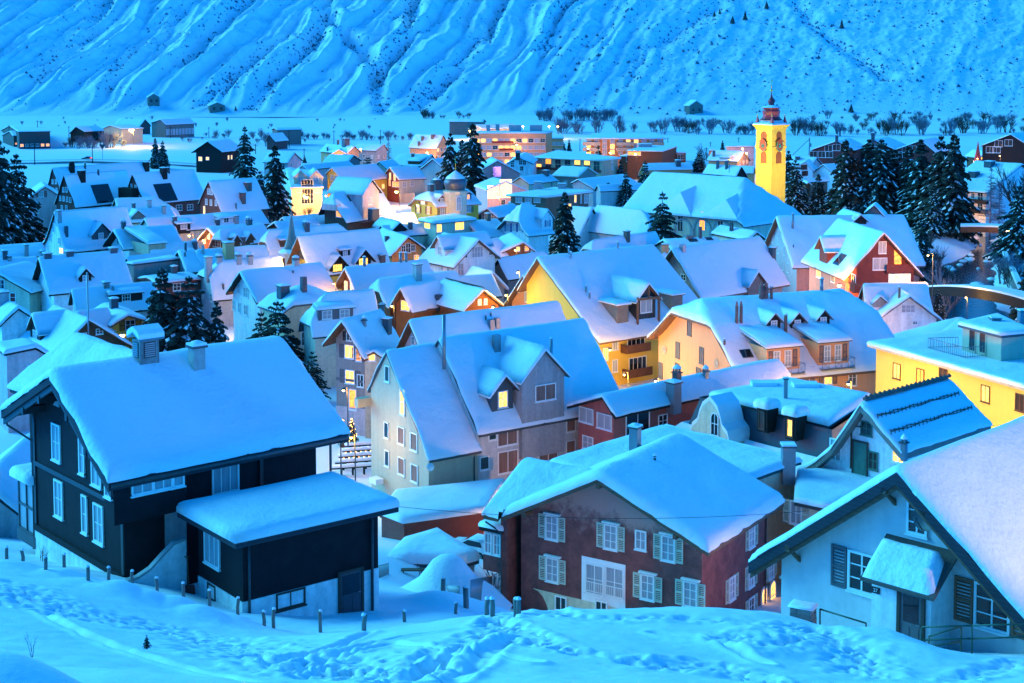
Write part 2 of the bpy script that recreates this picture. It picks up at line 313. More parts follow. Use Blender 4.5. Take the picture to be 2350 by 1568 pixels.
class House:
    def __init__(s, label, k, A, B, C, E=None, Hr=10, Y=None, wall='ivory', trim='dwood', cat='house', name='house', ext=1., exE=1., hf=None, hb=None,
                 prof='str', profE=None, og=.7, oe=.7, th=.42, root=None, group='snowy village houses', L=None, s0=0., gz=None, ns=9, nt=7, amp=.1, gmat=None, zoff=0, fl=.25, pre='', nowall=False, snow='snow', clip=None, q1=None, yaw=None):
        A2, B2, C2 = px(k, A), px(k, B), px(k, C)
        if Y: A3 = atY(A2, Y)
        else:
            A3 = None; d = ray(A2)
            z = -40+Hr; 
            for _ in range(30):
                A3 = d*(z/d.z); z = .5*z+.5*(G(A3.x, A3.y)+Hr)
        B3 = atZ(B2, A3.z); u = Vector((B3.x-A3.x, B3.y-A3.y, 0)); s.L = u.length; u.normalize()
        if yaw is not None:
            u = Vector((math.cos(math.radians(yaw)), math.sin(math.radians(yaw)), 0)); bx = ray(B2).x; s.L = (bx*A3.y-A3.x)/(u.x-bx*u.y)
        if L: s.L = L
        v = Vector((u.y, -u.x, 0)); C3 = onplane(C2, A3, u); t = (C3-A3).dot(v)
        if t < 0: v = -v; t = -t
        drop = A3.z-C3.z
        s.a = t*ext; s.da = drop*ext if prof == 'str' else drop*ext
        if E:
            E3 = onplane(px(k, E), A3, u); te = abs((E3-A3).dot(v)); s.b = te*exE; s.db = (A3.z-E3.z)*exE
        else: s.b = s.a*exE; s.db = s.da*exE
        s.A = A3; s.u = u; s.v = v; s.zr = A3.z; s.th = th; s.og = og; s.oe = oe; s.pa = PROF[prof]; s.pb = PROF[profE or prof]
        s.s0 = s0; s.hf = hf; s.hb = hb; s.k = k; s.fl = fl; s.wallmat = wall; s.trim = trim; s.label = label
        mid = A3+u*(s.L/2); gc = [G(*(A3+u*(s.L*i)+v*(j)).xy) for i in (0, 1) for j in (s.a, -s.b)]
        s.gz = gz if gz is not None else min(gc)-.4
        s.root = root or thing(name, label, cat, Vector((mid.x, mid.y, s.gz)), group)
        if root is None: HOUSES.append(s)
        s.nm = pre; s.clip = clip; s.q1o = q1
        s._snow(ns, nt, amp, snow); s._roof(); 
        if not nowall: s._walls(gmat)
        print('HOUSE %-48s Y=%.0f L=%.1f a=%.1f b=%.1f pitch=%.0f/%.0f eave=%.1f ridge=%.1f' % (label[:48], A3.y, s.L, s.a, s.b, math.degrees(math.atan2(s.da, s.a)), math.degrees(math.atan2(s.db, s.b)), s.zr-s.da-s.gz, s.zr-s.gz))
    def W(s, q, t, z): p = s.A+s.u*q+s.v*t; return Vector((p.x, p.y, z))
    def zt(s, q, t):
        f = min(1.5, abs(t)/(s.a if t >= 0 else s.b)); P = s.pa if t >= 0 else s.pb
        for (x0, y0), (x1, y1) in zip(P[:-1], P[1:]):
            if f <= x1 or x1 == 1: g = y0+(y1-y0)*(f-x0)/(x1-x0); break
        z = s.zr-(s.da if t >= 0 else s.db)*g
        if s.hf: z = min(z, s.zr-s.hf[0]+s.hf[0]/s.hf[1]*(q-s.s0))
        if s.hb: z = min(z, s.zr-s.hb[0]+s.hb[0]/s.hb[1]*(s.L-q))
        return z
    def brk(s, fine):
        S = {s.s0, s.L}; T = {-s.b, 0., s.a}
        if s.hf: S |= {s.s0+s.hf[1]*i/4 for i in range(5)}
        if s.hb: S |= {s.L-s.hb[1]*i/4 for i in range(5)}
        for f, _ in s.pa: T.add(f*s.a)
        for f, _ in s.pb: T.add(-f*s.b)
        if s.hf or s.hb: T |= {s.a*i/6 for i in range(7)} | {-s.b*i/6 for i in range(7)}
        return S, T
    def _snow(s, ns, nt, amp, snow):
        S, T = s.brk(1)
        n = max(4, int(ns)); S |= {s.s0+(s.L-s.s0)*i/n for i in range(n+1)}; T |= {s.a*i/nt for i in range(nt+1)} | {-s.b*i/nt for i in range(nt+1)}
        e = (.07, .2, .42)
        for x in e: S |= {s.s0+x, s.L-x}; T |= {-s.b+x, s.a-x}
        T |= {.25, -.25}
        def clean(Q):
            Q = sorted(Q); r = [Q[0]]
            for x in Q[1:]:
                if x-r[-1] > .03: r.append(x)
            return r
        S, T = clean(S), clean(T); m = MB(); idx = {}
        sd = s.A.x*.37+s.A.y
        for i, q in enumerate(S):
            for j, t in enumerate(T):
                d = min(q-S[0], S[-1]-q, t-T[0], T[-1]-t); e = math.sqrt(max(0, 1-(1-min(d/.42, 1))**2))
                z = s.zt(q, t)-s.th*.72*(1-e)
                if abs(t) < .6: z -= .13*(1-abs(t)/.6)**2
                p = s.W(q, t, z)
                z += amp*(mn.noise((p.x*.45, p.y*.45, sd))+.5*mn.noise((p.x*1.3, p.y*1.3, sd)))*(.3+.7*e)
                o = .05 if d == 0 else 0
                qq = q-o if q == S[0] else q+o if q == S[-1] else q; tt = t-o if t == T[0] else t+o if t == T[-1] else t
                if d == 0:
                    w = .13*mn.noise((p.x*.9, p.y*.9, 3))+.07*mn.noise((p.x*3, p.y*3, 5)); qq += w; tt += w
                m.v.append(tuple(s.W(qq, tt, z))); idx[i, j] = len(m.v)-1
        fl = s.u.cross(s.v).z < 0
        for i in range(len(S)-1):
            for j in range(len(T)-1):
                f = (idx[i, j], idx[i+1, j], idx[i+1, j+1], idx[i, j+1])
                if s.clip and s.under(m, f): continue
                m.f.append(f[::-1] if fl else f); m.m.append(0); m.s.append(True)
        rim = [(i, 0) for i in range(len(S))]+[(len(S)-1, j) for j in range(1, len(T))]+[(i, len(T)-1) for i in range(len(S)-2, -1, -1)]+[(0, j) for j in range(len(T)-2, 0, -1)]
        lo = []
        for i, j in rim:
            p = m.v[idx[i, j]]; m.v.append((p[0], p[1], s.zt(S[i], T[j])-s.th-.02)); lo.append(len(m.v)-1)
        for a in range(len(rim)):
            b = (a+1) % len(rim); f = (idx[rim[a]], lo[a], lo[b], idx[rim[b]])
            if s.clip and s.under(m, f): continue
            m.f.append(f[::-1] if fl else f); m.m.append(0); m.s.append(True)
        s._sn = m; s._snm = snow
    def under(s, m, f):
        c = s.clip
        for i in f:
            r = Vector(m.v[i])-c.A; q = r.dot(c.u); t = r.dot(c.v)
            if q < c.s0-.3 or q > c.L+.3 or t > c.a+.4 or t < -c.b-.4 or m.v[i][2] > c.zt(q, t)-.1: return False
        return True
    def _roof(s):
        S, T = s.brk(0)
        if s.clip: S |= {s.s0+(s.L-s.s0)*i/20 for i in range(21)}; T |= {s.a*i/12 for i in range(13)} | {-s.b*i/12 for i in range(13)}
        S = sorted(S); T = sorted(T); m = MB(); L = s.root.location
        top = {}; bot = {}
        for i, q in enumerate(S):
            for j, t in enumerate(T):
                z = s.zt(q, t)-s.th
                m.v.append(tuple(s.W(q, t, z))); top[i, j] = len(m.v)-1
                m.v.append(tuple(s.W(q, t, z-s.fl))); bot[i, j] = len(m.v)-1
        def q4(f):
            if s.clip and s.under(m, f): return
            m.f.append(f); m.m.append(0); m.s.append(False)
        for i in range(len(S)-1):
            for j in range(len(T)-1):
                q4((top[i, j], top[i+1, j], top[i+1, j+1], top[i, j+1])); q4((bot[i, j], bot[i, j+1], bot[i+1, j+1], bot[i+1, j]))
        for i in range(len(S)-1):
            for j in (0, len(T)-1): q4((top[i, j], bot[i, j], bot[i+1, j], top[i+1, j]))
        for j in range(len(T)-1):
            for i in (0, len(S)-1): q4((top[i, j], bot[i, j], bot[i, j+1], top[i, j+1]))
        s.roof = m.build(s.nm+'roof', [s.trim], s.root, L)
        s._sn.build('snow_cover', [s._snm], s.roof, L); s._sn = None
    def _walls(s, gmat):
        S, T = s.brk(0)
        q0, q1 = s.s0+s.og, (s.L-s.og if s.q1o is None else s.q1o); t0, t1 = -(s.b-s.oe), s.a-s.oe
        s.q0, s.q1, s.t0, s.t1 = q0, q1, t0, t1
        T2 = [t0]+[t for t in sorted(T) if t0 < t < t1]+[t1]; S2 = [q0]+[q for q in sorted(S) if q0 < q < q1]+[q1]
        m = MB(); dn = s.th+s.fl-.01
        def strip(pts, mt):
            for (a, b) in zip(pts[:-1], pts[1:]):
                za, zb = s.zt(*a)-dn, s.zt(*b)-dn
                m.face([s.W(a[0], a[1], s.gz), s.W(b[0], b[1], s.gz), s.W(b[0], b[1], zb), s.W(a[0], a[1], za)], mt)
        strip([(q0, t) for t in T2], 1 if gmat else 0); strip([(q, t1) for q in S2], 0)
        strip([(q1, t) for t in reversed(T2)], 1 if gmat else 0); strip([(q, t0) for q in reversed(S2)], 0)
        m.build(s.nm+'wall', [s.wallmat]+([gmat] if gmat else []), s.root, s.root.location)
    # ---- placing things on it
    def face(s, f):
        if f == 'g': return s.W(s.q0, 0, 0), -s.u
        if f == 's': return s.W(0, s.t1, 0), s.v
        if f == 'e': return s.W(0, s.t0, 0), -s.v
        return s.W(s.q1, 0, 0), s.u
    def win(s, f, pts, w=.9, h=1.3, pane='glass', k=None, **kw):
        o, n = s.face(f); r = []
        for p in (pts if isinstance(pts, list) else [pts]):
            pos = onplane(px(k or s.k, p), o, n)
            r.append(put_window(s.root, pos+n*.01, n, w, h, pane, **kw))
        return r
    def auto(s, f, nx, floors, w=.9, h=1.25, pane=('glass', 'curtain'), z0=1.0, dz=2.7, seed=0, attic=0, **kw):
        """rows of windows across one wall, floors counted up from the base"""
        o, n = s.face(f); rr = random.Random(seed+int(s.A.x*7))
        if f in 'gb': lo, hi, fx = s.t0, s.t1, lambda x, z: s.W(s.q0 if f == 'g' else s.q1, x, z)
        else: lo, hi, fx = s.q0, s.q1, lambda x, z: s.W(x, s.t1 if f == 's' else s.t0, z)
        for j in range(floors):
            z = s.gz+.4+z0+dz*j+h/2
            for i in range(nx):
                x = lo+(hi-lo)*(i+.5)/nx
                top = s.zt(s.q0 if f == 'g' else s.q1 if f == 'b' else x, x if f in 'gb' else (s.t1 if f == 's' else s.t0))-s.th-s.fl
                if z+h/2+.15 > top or (f in 'gb' and z+h/2 > s.zt(s.q0, (abs(x)+w/2)*(1 if x > 0 else -1))-s.th-s.fl-.1): continue
                put_window(s.root, fx(x, z)+n*.01, n, w, h, rr.choice(pane), **kw)
    def hit(s, p, k=None):
        d = ray(px(k or s.k, p)); Y = s.A.y-40
        while Y < s.A.y+80:
            P = d*Y; r = P-s.A; q = r.dot(s.u); t = r.dot(s.v)
            if s.s0-.5 < q < s.L+.5 and -s.b < t < s.a*1.05 and P.z <= s.zt(q, t): return q, t
            Y += .1
        # nearest ridge point
        P = onplane(px(k or s.k, p), s.A, s.v); return max(s.s0, min(s.L, (P-s.A).dot(s.u))), 0.
    def chim(s, p, w=.6, h=1.3, mat='chimplaster', cap=1, k=None, kind='box', d=None, qt=None):
        w *= .86; h *= .78; q, t = qt or s.hit(p, k); z = s.zt(q, t); c = s.W(q, t, z); m = MB(); ax = (s.u, s.v, Vector((0,0,1))); d = d or w
        if kind == 'box':
            m.box((c.x, c.y, z+h/2-.6), (w/2, d/2, h/2+.6), ax, 0)
            if cap:
                m.box((c.x, c.y, z+h+.03), (w/2+.1, d/2+.1, .06), ax, 1); m.box((c.x, c.y, z+h+.14), (w/2+.07, d/2+.07, .07), ax, 2)
                m.lathe((c.x, c.y, z+h+.19), [((w+d)/4+.02, 0), ((w+d)/5.5, .1), (.02, .16)], 8, 2)
        elif kind == 'twin':
            for e in (-.28, .28):
                P = s.W(q+e, t, z); m.tube([(P.x, P.y, z-.5), (P.x, P.y, z+h)], w*.4, 8, 0); m.lathe((P.x, P.y, z+h), [(w*.25, 0), (w*.35, .15), (w*.2, .3), (w*.28, .38), (.02, .6)], 8, 0)
        elif kind == 'pipe':
            m.tube([(c.x, c.y, z-.4), (c.x, c.y, z+h)], w/2, 8, 0); m.lathe((c.x, c.y, z+h+.08), [(w*.62, 0), (w*.62, .06), (.02, .2)], 8, 1); m.lathe((c.x, c.y, z+h+.15), [(w*.6, 0), (w*.4, .14), (.02, .18)], 8, 2)
        elif kind == 'hood':
            m.box((c.x, c.y, z+h*.3-.4), (w/2, d/2, h*.3+.4), ax, 0); m.box((c.x, c.y, z+h*.62), (w/2+.1, d/2+.1, .05), ax, 1)
            for i in (-1, 1):
                for j in (-1, 1): P = s.W(q+i*w*.35, t+j*d*.35, z+h*.78); m.box(P, (.05, .05, h*.18), ax, 0)
            m.lathe((c.x, c.y, z+h*.95), [(w*.72, 0), (w*.72, .05), (w*.5, .2), (.02, .36)], 10, 2)
        return m.build('chimney', [mat, 'dmetal', 'snow'], s.roof, s.root.location)
    def skylight(s, p, w=.9, h=1.2, mat='glass', k=None):
        q, t = s.hit(p, k); sg = 1 if t >= 0 else -1; sl = (s.zt(q, t)-s.zt(q, t+sg*.6))/.6
        D = (s.v*sg-Vector((0,0,1))*sl).normalized(); N = s.u.cross(D); N = N if N.z > 0 else -N
        c = s.W(q, t, s.zt(q, t))-N*.06; m = MB(); m.box(c, (w/2+.08, h/2+.08, .1), (s.u, D, N), 0); m.box(c+N*.07, (w/2, h/2, .045), (s.u, D, N), 1)
        return m.build('skylight', ['dmetal', mat], s.roof, s.root.location)
    def dorm(s, p, w=1.8, h=1.3, kind='gable', wall=None, rise=None, k=None, win=None, pane='glass', trim=None, pitch=.85, ov=.3, th=.3, ww=None, wh=None, cols=2, rows=2, fm='frame', nw=1, sh=None, qt=None, style=''):
        q, t = qt or s.hit(p, k); sg = 1 if t >= 0 else -1; V = s.v*sg; zb = s.zt(q, t)-s.th; wall = wall or s.wallmat; trim = trim or s.trim
        at = lambda x, y: s.zt(q+x, sg*max(0, abs(t)-y))   # y metres back into the roof
        L = s.root.location; O = s.W(q, t, 0)
        def P(x, y, z): r = O+s.u*x-V*y; return Vector((r.x, r.y, z))
        zt = zb+h; m = MB(); rise = (w/2*pitch if kind == 'gable' else .0) if rise is None else rise
        def back(z):
            y = 0
            while at(0, y)-s.th < z and y < 9: y += .05
            return y
        yb = back(zt)+.1; yr = back(zt+rise)+.15
        base = [P(-w/2, 0, zb-.5), P(w/2, 0, zb-.5), P(w/2, 0, zt)]+([P(0, 0, zt+rise)] if kind == 'gable' else [])+[P(-w/2, 0, zt)]
        m.face(base)
        for sx in (-1, 1): m.face([P(sx*w/2, 0, zb-.5), P(sx*w/2, 0, zt), P(sx*w/2, yb, zt), P(sx*w/2, yb, zb-.5)])
        dm = m.build('dormer', [wall], s.root, L)
        r = MB(); sn = MB(); zz = Vector((0,0,1))
        if kind == 'gable':
            hw = w/2+ov; zl = zt-ov*(rise/(w/2))
            for (mb, lift, tk, gr) in ((r, 0, .12, 0), (sn, .12, th, .05)):
                pr = [(-hw-gr, zl+lift), (0, zt+rise+lift), (hw+gr, zl+lift)]
                n = 9; xs = [-hw-gr+(2*hw+2*gr)*i/(n-1) for i in range(n)]
                def zz_(x): return zl+lift+(zt+rise-zl)*(1-abs(x)/hw)
                if mb is r:
                    poly = [P(-hw, -ov, zl), P(0, -ov, zt+rise), P(hw, -ov, zl), P(hw, -ov, zl+tk), P(0, -ov, zt+rise+tk), P(-hw, -ov, zl+tk)]
                    r.prism(poly, -V*(yr+ov))
                else:
                    ys = [-ov-.04, -ov+.06, -ov+.25]+[-ov+.25+(yr+ov-.25)*i/4 for i in range(1, 5)]
                    b = len(sn.v)
                    for y in ys:
                        fy = min(1, .35+(y+ov+.04)/.3)
                        for x in xs:
                            fx = min(1, .3+(hw+gr-abs(x))/.3)
                            sn.v.append(tuple(P(x, y, zz_(x)+tk*min(fx, fy)+.03*mn.noise((x+q, y, t)))))
                    for i in range(len(ys)-1):
                        for j in range(n-1): sn.f.append((b+i*n+j, b+(i+1)*n+j, b+(i+1)*n+j+1, b+i*n+j+1)); sn.m.append(0); sn.s.append(True)
                    b2 = len(sn.v)
                    for x in xs: sn.v.append(tuple(P(x, ys[0], zz_(x)-.03)))
                    for j in range(n-1): sn.f.append((b+j, b+j+1, b2+j+1, b2+j)); sn.m.append(0); sn.s.append(True)
                    for e in (0, n-1):
                        b3 = len(sn.v)
                        for y in ys: sn.v.append(tuple(P(xs[e], y, zz_(xs[e])-.03)))
                        for i in range(len(ys)-1): sn.f.append((b+i*n+e, b+(i+1)*n+e, b3+i+1, b3+i)); sn.m.append(0); sn.s.append(True)
        else:
            sl = .18 if kind == 'shed' else .02
            hw = w/2+ov*.7; y2 = 0
            while at(0, y2)-s.th < zt+sl*y2 and y2 < 9: y2 += .05
            y2 += .3
            r.prism([P(-hw, -ov, zt-sl*ov), P(hw, -ov, zt-sl*ov), P(hw, y2, zt+sl*y2), P(-hw, y2, zt+sl*y2)], zz*.14)
            xs = [-hw-.03, -hw+.06, -hw+.25, 0, hw-.25, hw-.06, hw+.03]; ys = [-ov-.03, -ov+.06, -ov+.25, y2*.4, y2]; b = 0; n = len(xs)
            for y in ys:
                for x in xs:
                    f = min(1, .4+min(hw+.03-abs(x), y+ov+.03)/.28); sn.v.append(tuple(P(x, y, zt+sl*y+.14+th*f+.03*mn.noise((x+q, y, t)))))
            for i in range(len(ys)-1):
                for j in range(n-1): sn.f.append((i*n+j, (i+1)*n+j, (i+1)*n+j+1, i*n+j+1)); sn.m.append(0); sn.s.append(True)
            b2 = len(sn.v)
            for x in xs: sn.v.append(tuple(P(x, ys[0], zt+sl*ys[0]+.12)))
            for j in range(n-1): sn.f.append((j, j+1, b2+j+1, b2+j)); sn.m.append(0); sn.s.append(True)
            for e in (0, n-1):
                b3 = len(sn.v)
                for y in ys: sn.v.append(tuple(P(xs[e], y, zt+sl*y+.12)))
                for i in range(len(ys)-1): sn.f.append((i*n+e, (i+1)*n+e, b3+i+1, b3+i)); sn.m.append(0); sn.s.append(True)
        r.build('dormer_roof', [trim], dm, L); sn.build('snow_cap', ['snow'], dm, L)
        if win is not False:
            ww = ww or min(1.1, w*.5); wh = wh or h*.72
            for i in range(nw):
                x = -w/2+w*(i+.5)/nw
                put_window(s.root, P(x, -.02, zb+h*.55+s.th*.3), V, ww, wh, pane, fm=fm, cols=cols, rows=rows, sh=sh, style=style, shw=.35 if sh else None)
        return dm, P, zb
def cbox(root, name, c, h, ax, mat, extra=None):
    m = MB(); m.box(c, h, ax); return m.build(name, mat if isinstance(mat, list) else [mat], root, root.location)
def snowslab(m, poly, z, th, mat=0, inset=.12):
    """rounded snow on a convex flat polygon (world xy list)"""
    n = len(poly); c = sum((Vector((p[0], p[1], 0)) for p in poly), Vector())/n; rings = [(-.04, 0), (-.04, th*.45), (.08, th*.82), (.3, th), (1.2, th*1.05)]
    b = len(m.v)
    for d, dz in rings:
        for p in poly:
            q = Vector((p[0], p[1], 0)); r = q-c; l = r.length; q = c+r*max(.05, (l-d)/l); m.v.append((q.x, q.y, z+dz))
    for i in range(len(rings)-1):
        for j in range(n): m.f.append((b+i*n+j, b+i*n+(j+1) % n, b+(i+1)*n+(j+1) % n, b+(i+1)*n+j)); m.m.append(mat); m.s.append(True)
    m.v.append((c.x, c.y, z+th*1.08)); e = len(m.v)-1
    for j in range(n): m.f.append((b+(len(rings)-1)*n+j, b+(len(rings)-1)*n+(j+1) % n, e)); m.m.append(mat); m.s.append(True)
def subdiv(poly, n):
    r = []
    for a, b in zip(poly, poly[1:]+poly[:1]):
        for i in range(n): r.append(Vector(a).lerp(Vector(b), i/n))
    return r
class Flat:
    """a flat-roofed building: three or more roof corners in the picture at one height"""
    def __init__(s, label, k, pts, Hr, wall='cream', name='house', cat='house', group='snowy village houses', th=.35, fascia='dmetal', ov=.3, Y=None, close=None, root=None, gz=None, pre='', zabs=None, fh=.25):
        d = ray(px(k, pts[0])); z = -40+Hr
        if zabs is not None: z = zabs
        elif Y: z = (d*Y).z
        else:
            for _ in range(20):
                P = d*(z/d.z); z = .5*z+.5*(G(P.x, P.y)+Hr)
        P = [atZ(px(k, p), z) for p in pts]
        if close: P.append(P[0]+P[2]-P[1])
        s.P = P; s.z = z; s.k = k; c = sum(P, Vector())/len(P); s.c = c
        ar = sum(P[i].x*P[(i+1) % len(P)].y-P[(i+1) % len(P)].x*P[i].y for i in range(len(P)))
        s.sg = 1 if ar > 0 else -1
        s.gz = gz if gz is not None else min(G(p.x, p.y) for p in P)-.3
        s.root = root or thing(name, label, cat, Vector((c.x, c.y, s.gz)), group); L = s.root.location
        s.nr = []; s.In = []
        n = len(P)
        for i in range(n):
            e = (P[(i+1) % n]-P[i]).normalized(); s.nr.append(Vector((e.y, -e.x, 0))*s.sg)
        for i in range(n):
            a, b = s.nr[i-1], s.nr[i]; q = (a+b); q = q/max(.3, (1+a.dot(b))); s.In.append(P[i]-q*ov)
        m = MB()
        for i in range(n):
            a, b = s.In[i], s.In[(i+1) % n]; m.face([(a.x, a.y, s.gz), (b.x, b.y, s.gz), (b.x, b.y, z-th-.02), (a.x, a.y, z-th-.02)])
        m.build(pre+'wall', [wall], s.root, L)
        m = MB(); m.prism([(p.x, p.y, z-th-fh) for p in P], Vector((0, 0, fh))); s.roof = m.build(pre+'roof', [fascia], s.root, L)
        m = MB(); snowslab(m, subdiv(P, 4), z-th, th); m.build('snow_cover', ['snow'], s.roof, L)
        if root is None: HOUSES.append(s)
        s.L = 0; s.label = label
        print('FLAT  %-48s Y=%.0f sides=%s h=%.1f' % (label[:48], P[0].y, [round((P[(i+1) % n]-P[i]).length, 1) for i in range(n)], z-s.gz))
    def win(s, i, pts, w=.9, h=1.3, pane='glass', k=None, **kw):
        n = s.nr[i]
        for p in (pts if isinstance(pts, list) else [pts]):
            put_window(s.root, onplane(px(k or s.k, p), s.In[i], n)+n*.01, n, w, h, pane, **kw)
    def auto(s, i, nx, floors, w=1.1, h=1.3, pane=('glass', 'curtain'), z0=.9, dz=2.8, seed=0, **kw):
        a, b = s.In[i], s.In[(i+1) % len(s.P)]; rr = random.Random(seed+int(a.x*3))
        for j in range(floors):
            z = s.gz+.4+z0+dz*j+h/2
            if z+h/2 > s.z-.7: break
            for q in range(nx):
                p = a.lerp(b, (q+.5)/nx); put_window(s.root, Vector((p.x, p.y, z))+s.nr[i]*.01, s.nr[i], w, h, rr.choice(pane), **kw)
    def chim(s, p, w=.8, h=1., mat='chimplaster', k=None, d=None):
        P = atZ(px(k or s.k, p), s.z); m = MB(); d = d or w; m.box((P.x, P.y, s.z+h/2-.3), (w/2, d/2, h/2+.3), None, 0); m.box((P.x, P.y, s.z+h+.02), (w/2+.08, d/2+.08, .05), None, 1); m.box((P.x, P.y, s.z+h+.12), (w/2+.05, d/2+.05, .07), None, 2)
        m.build('chimney', [mat, 'dmetal', 'snow'], s.roof, s.root.location)
# ------------------------------------------------------------------ light
SUNAZ, SUNEL = math.radians(-68), math.radians(26)
w = bpy.data.worlds.new('World'); sc.world = w; w.use_nodes = True
nt = w.node_tree; nt.nodes.clear()
out = nn(nt, 'ShaderNodeOutputWorld'); bg = nn(nt, 'ShaderNodeBackground'); sky = nn(nt, 'ShaderNodeTexSky', sky_type='NISHITA')
sky.sun_disc = False; sky.sun_elevation = math.radians(14); sky.sun_rotation = SUNAZ; sky.ozone_density = 6; sky.altitude = 1400; sky.dust_density = .3
mul = nn(nt, 'ShaderNodeMix', data_type='RGBA', blend_type='MULTIPLY'); mul.inputs[0].default_value = 1
bw = nn(nt, 'ShaderNodeRGBToBW'); nt.links.new(sky.outputs[0], bw.inputs[0])
nt.links.new(bw.outputs[0], mul.inputs[6]); mul.inputs[7].default_value = (.004, .37, 1.32, 1)
nt.links.new(mul.outputs[2], bg.inputs[0]); bg.inputs[1].default_value = .15; nt.links.new(bg.outputs[0], out.inputs[0])
sun = bpy.data.lights.new('sun', 'SUN'); sun.energy = .64; sun.angle = math.radians(35); sun.color = (.13, .77, 1)
so = link('sun', sun); so.rotation_euler = Vector((math.sin(SUNAZ)*math.cos(SUNEL), math.cos(SUNAZ)*math.cos(SUNEL), math.sin(SUNEL))).to_track_quat('Z', 'Y').to_euler()
sc.view_settings.view_transform = 'Standard'; sc.view_settings.look = 'None'; sc.view_settings.exposure = EXPO; sc.view_settings.gamma = 1
sc.render.engine = 'CYCLES'; sc.cycles.use_denoising = True; sc.cycles.max_bounces = 5; sc.cycles.diffuse_bounces = 2; sc.cycles.glossy_bounces = 2; sc.cycles.sample_clamp_indirect = 4
sc.cycles.use_light_tree = True
# ------------------------------------------------------------------ ground
def hsh(ix, iy, s=0):
    n = (ix*374761393+iy*668265263+s*974711) & 0x7fffffff; n = ((n ^ (n >> 13))*1274126177) & 0x7fffffff
    return ((n ^ (n >> 16)) & 0xffff)/65535.
def vn(x, y, s=0):
    ix = np.floor(x).astype(np.int64); iy = np.floor(y).astype(np.int64); fx = x-ix; fy = y-iy
    fx = fx*fx*(3-2*fx); fy = fy*fy*(3-2*fy)
    return (hsh(ix, iy, s)*(1-fx)+hsh(ix+1, iy, s)*fx)*(1-fy)+(hsh(ix, iy+1, s)*(1-fx)+hsh(ix+1, iy+1, s)*fx)*fy
def fbm(x, y, o=4, s=0, g=.5):
    r = 0; a = 1; t = 0
    for i in range(o): r = r+a*vn(x*2**i, y*2**i, s+i*17); t += a; a *= g
    return r/t
def pdist(X, Y, pl):
    best = np.full(X.shape, 1e9); al = np.zeros(X.shape); acc = 0
    for a, b in zip(pl[:-1], pl[1:]):
        dx, dy = b[0]-a[0], b[1]-a[1]; L2 = dx*dx+dy*dy; t = np.clip(((X-a[0])*dx+(Y-a[1])*dy)/L2, 0, 1)
        d = np.hypot(X-a[0]-t*dx, Y-a[1]-t*dy); k = d < best; best[k] = d[k]; al[k] = (acc+t*math.sqrt(L2))[k]; acc += math.sqrt(L2)
    return best, al
NU = 560
Ys = np.concatenate([np.geomspace(4, 20, 90)[:-1], np.geomspace(20, 80, 520)[:-1], np.geomspace(80, 460, 300)[:-1], np.geomspace(460, 1135, 130)])
us = np.linspace(-420, 2770, NU)
YY, UU = np.meshgrid(Ys, us, indexing='ij'); XX = (UU-1175)/FP*(YY+6)
ZZ = Gn(XX, YY)
nm = YY[:, 0] < 84; x, y = XX[nm], YY[nm]; dz = np.zeros(x.shape)
dz += .38*(fbm(x/6+.2*y/6, y/9, 3, 5)-.5)+.10*(fbm(x/1.3, y/2.2, 3, 9)-.5)+.035*(fbm(x/.4, y/.4, 2, 31)-.5)
TR = [('k4', [(1090,1130),(1130,1200),(1230,1250),(1350,1320),(1600,1360),(1850,1400),(2100,1420),(2350,1470),(2700,1500)], .55, .42),
      ('k4', [(0,1470),(300,1480),(500,1540),(620,1480),(800,1330),(1060,1240),(1090,1140)], .5, .28),
      ('k2', [(-100,960),(60,940),(300,1060),(500,1140),(760,1150),(1000,1200),(1300,1290),(1700,1380),(2000,1420),(2350,1470)], 1.6, .36),
      ('k5', [(0,1440),(300,1420),(600,1500),(800,1560),(1000,1570)], .7, .32), ('k5', [(560,1340),(800,1330),(1000,1230),(1150,1300),(1280,1400),(1320,1500)], .9, .34),
      ('k5', [(1900,1560),(2150,1500),(2350,1440)], .4, .25), ('k4', [(1060,1110),(1500,1130),(1700,1150),(2350,1150),(2900,1250)], .5, .22)]
for k, pl, wd, dp in TR:
    P = [onground(px(k, p)) for p in pl]; d, al = pdist(x, y, [(q.x, q.y) for q in P])
    d = d+.35*(vn(x*.9, y*.9, 3)-.5)
    inside = np.exp(-(d/wd)**2); foot = np.clip((vn(x/.2, y/.27, 77)-.45)*4, 0, 1)
    dz -= .6*dp*inside*(.25+.75*foot)+.07*inside*(vn(x/.13, y/.16, 41)-.5); dz += .10*np.exp(-((d-wd*1.25)/(.25*wd+.1))**2)*vn(x/.3, y/.3, 5)
for k, pl in [('k4', [(0,1360),(500,1290),(900,1240),(1060,1215)]), ('k4', [(300,1567),(640,1440),(860,1350)]), ('k4', [(0,1400),(400,1330),(800,1350),(1300,1420)]), ('k4', [(560,1567),(900,1440),(1100,1300)]), ('k4', [(640,1567),(980,1440),(1180,1290)]),
              ('k2', [(1800,1480),(2350,1330)]), ('k2', [(1700,1430),(2350,1250)]), ('k2', [(0,1075),(400,1190),(800,1340),(1200,1450),(1600,1530)]), ('k5', [(0,1240),(400,1330),(700,1440)])]:
    P = [onground(px(k, p)) for p in pl]; d, al = pdist(x, y, [(q.x, q.y) for q in P])
    d = d+.12*(vn(x*2, y*2, 3)-.5)
    dz -= .16*np.exp(-(d/.16)**2); dz += .06*np.exp(-((d-.3)/.12)**2)
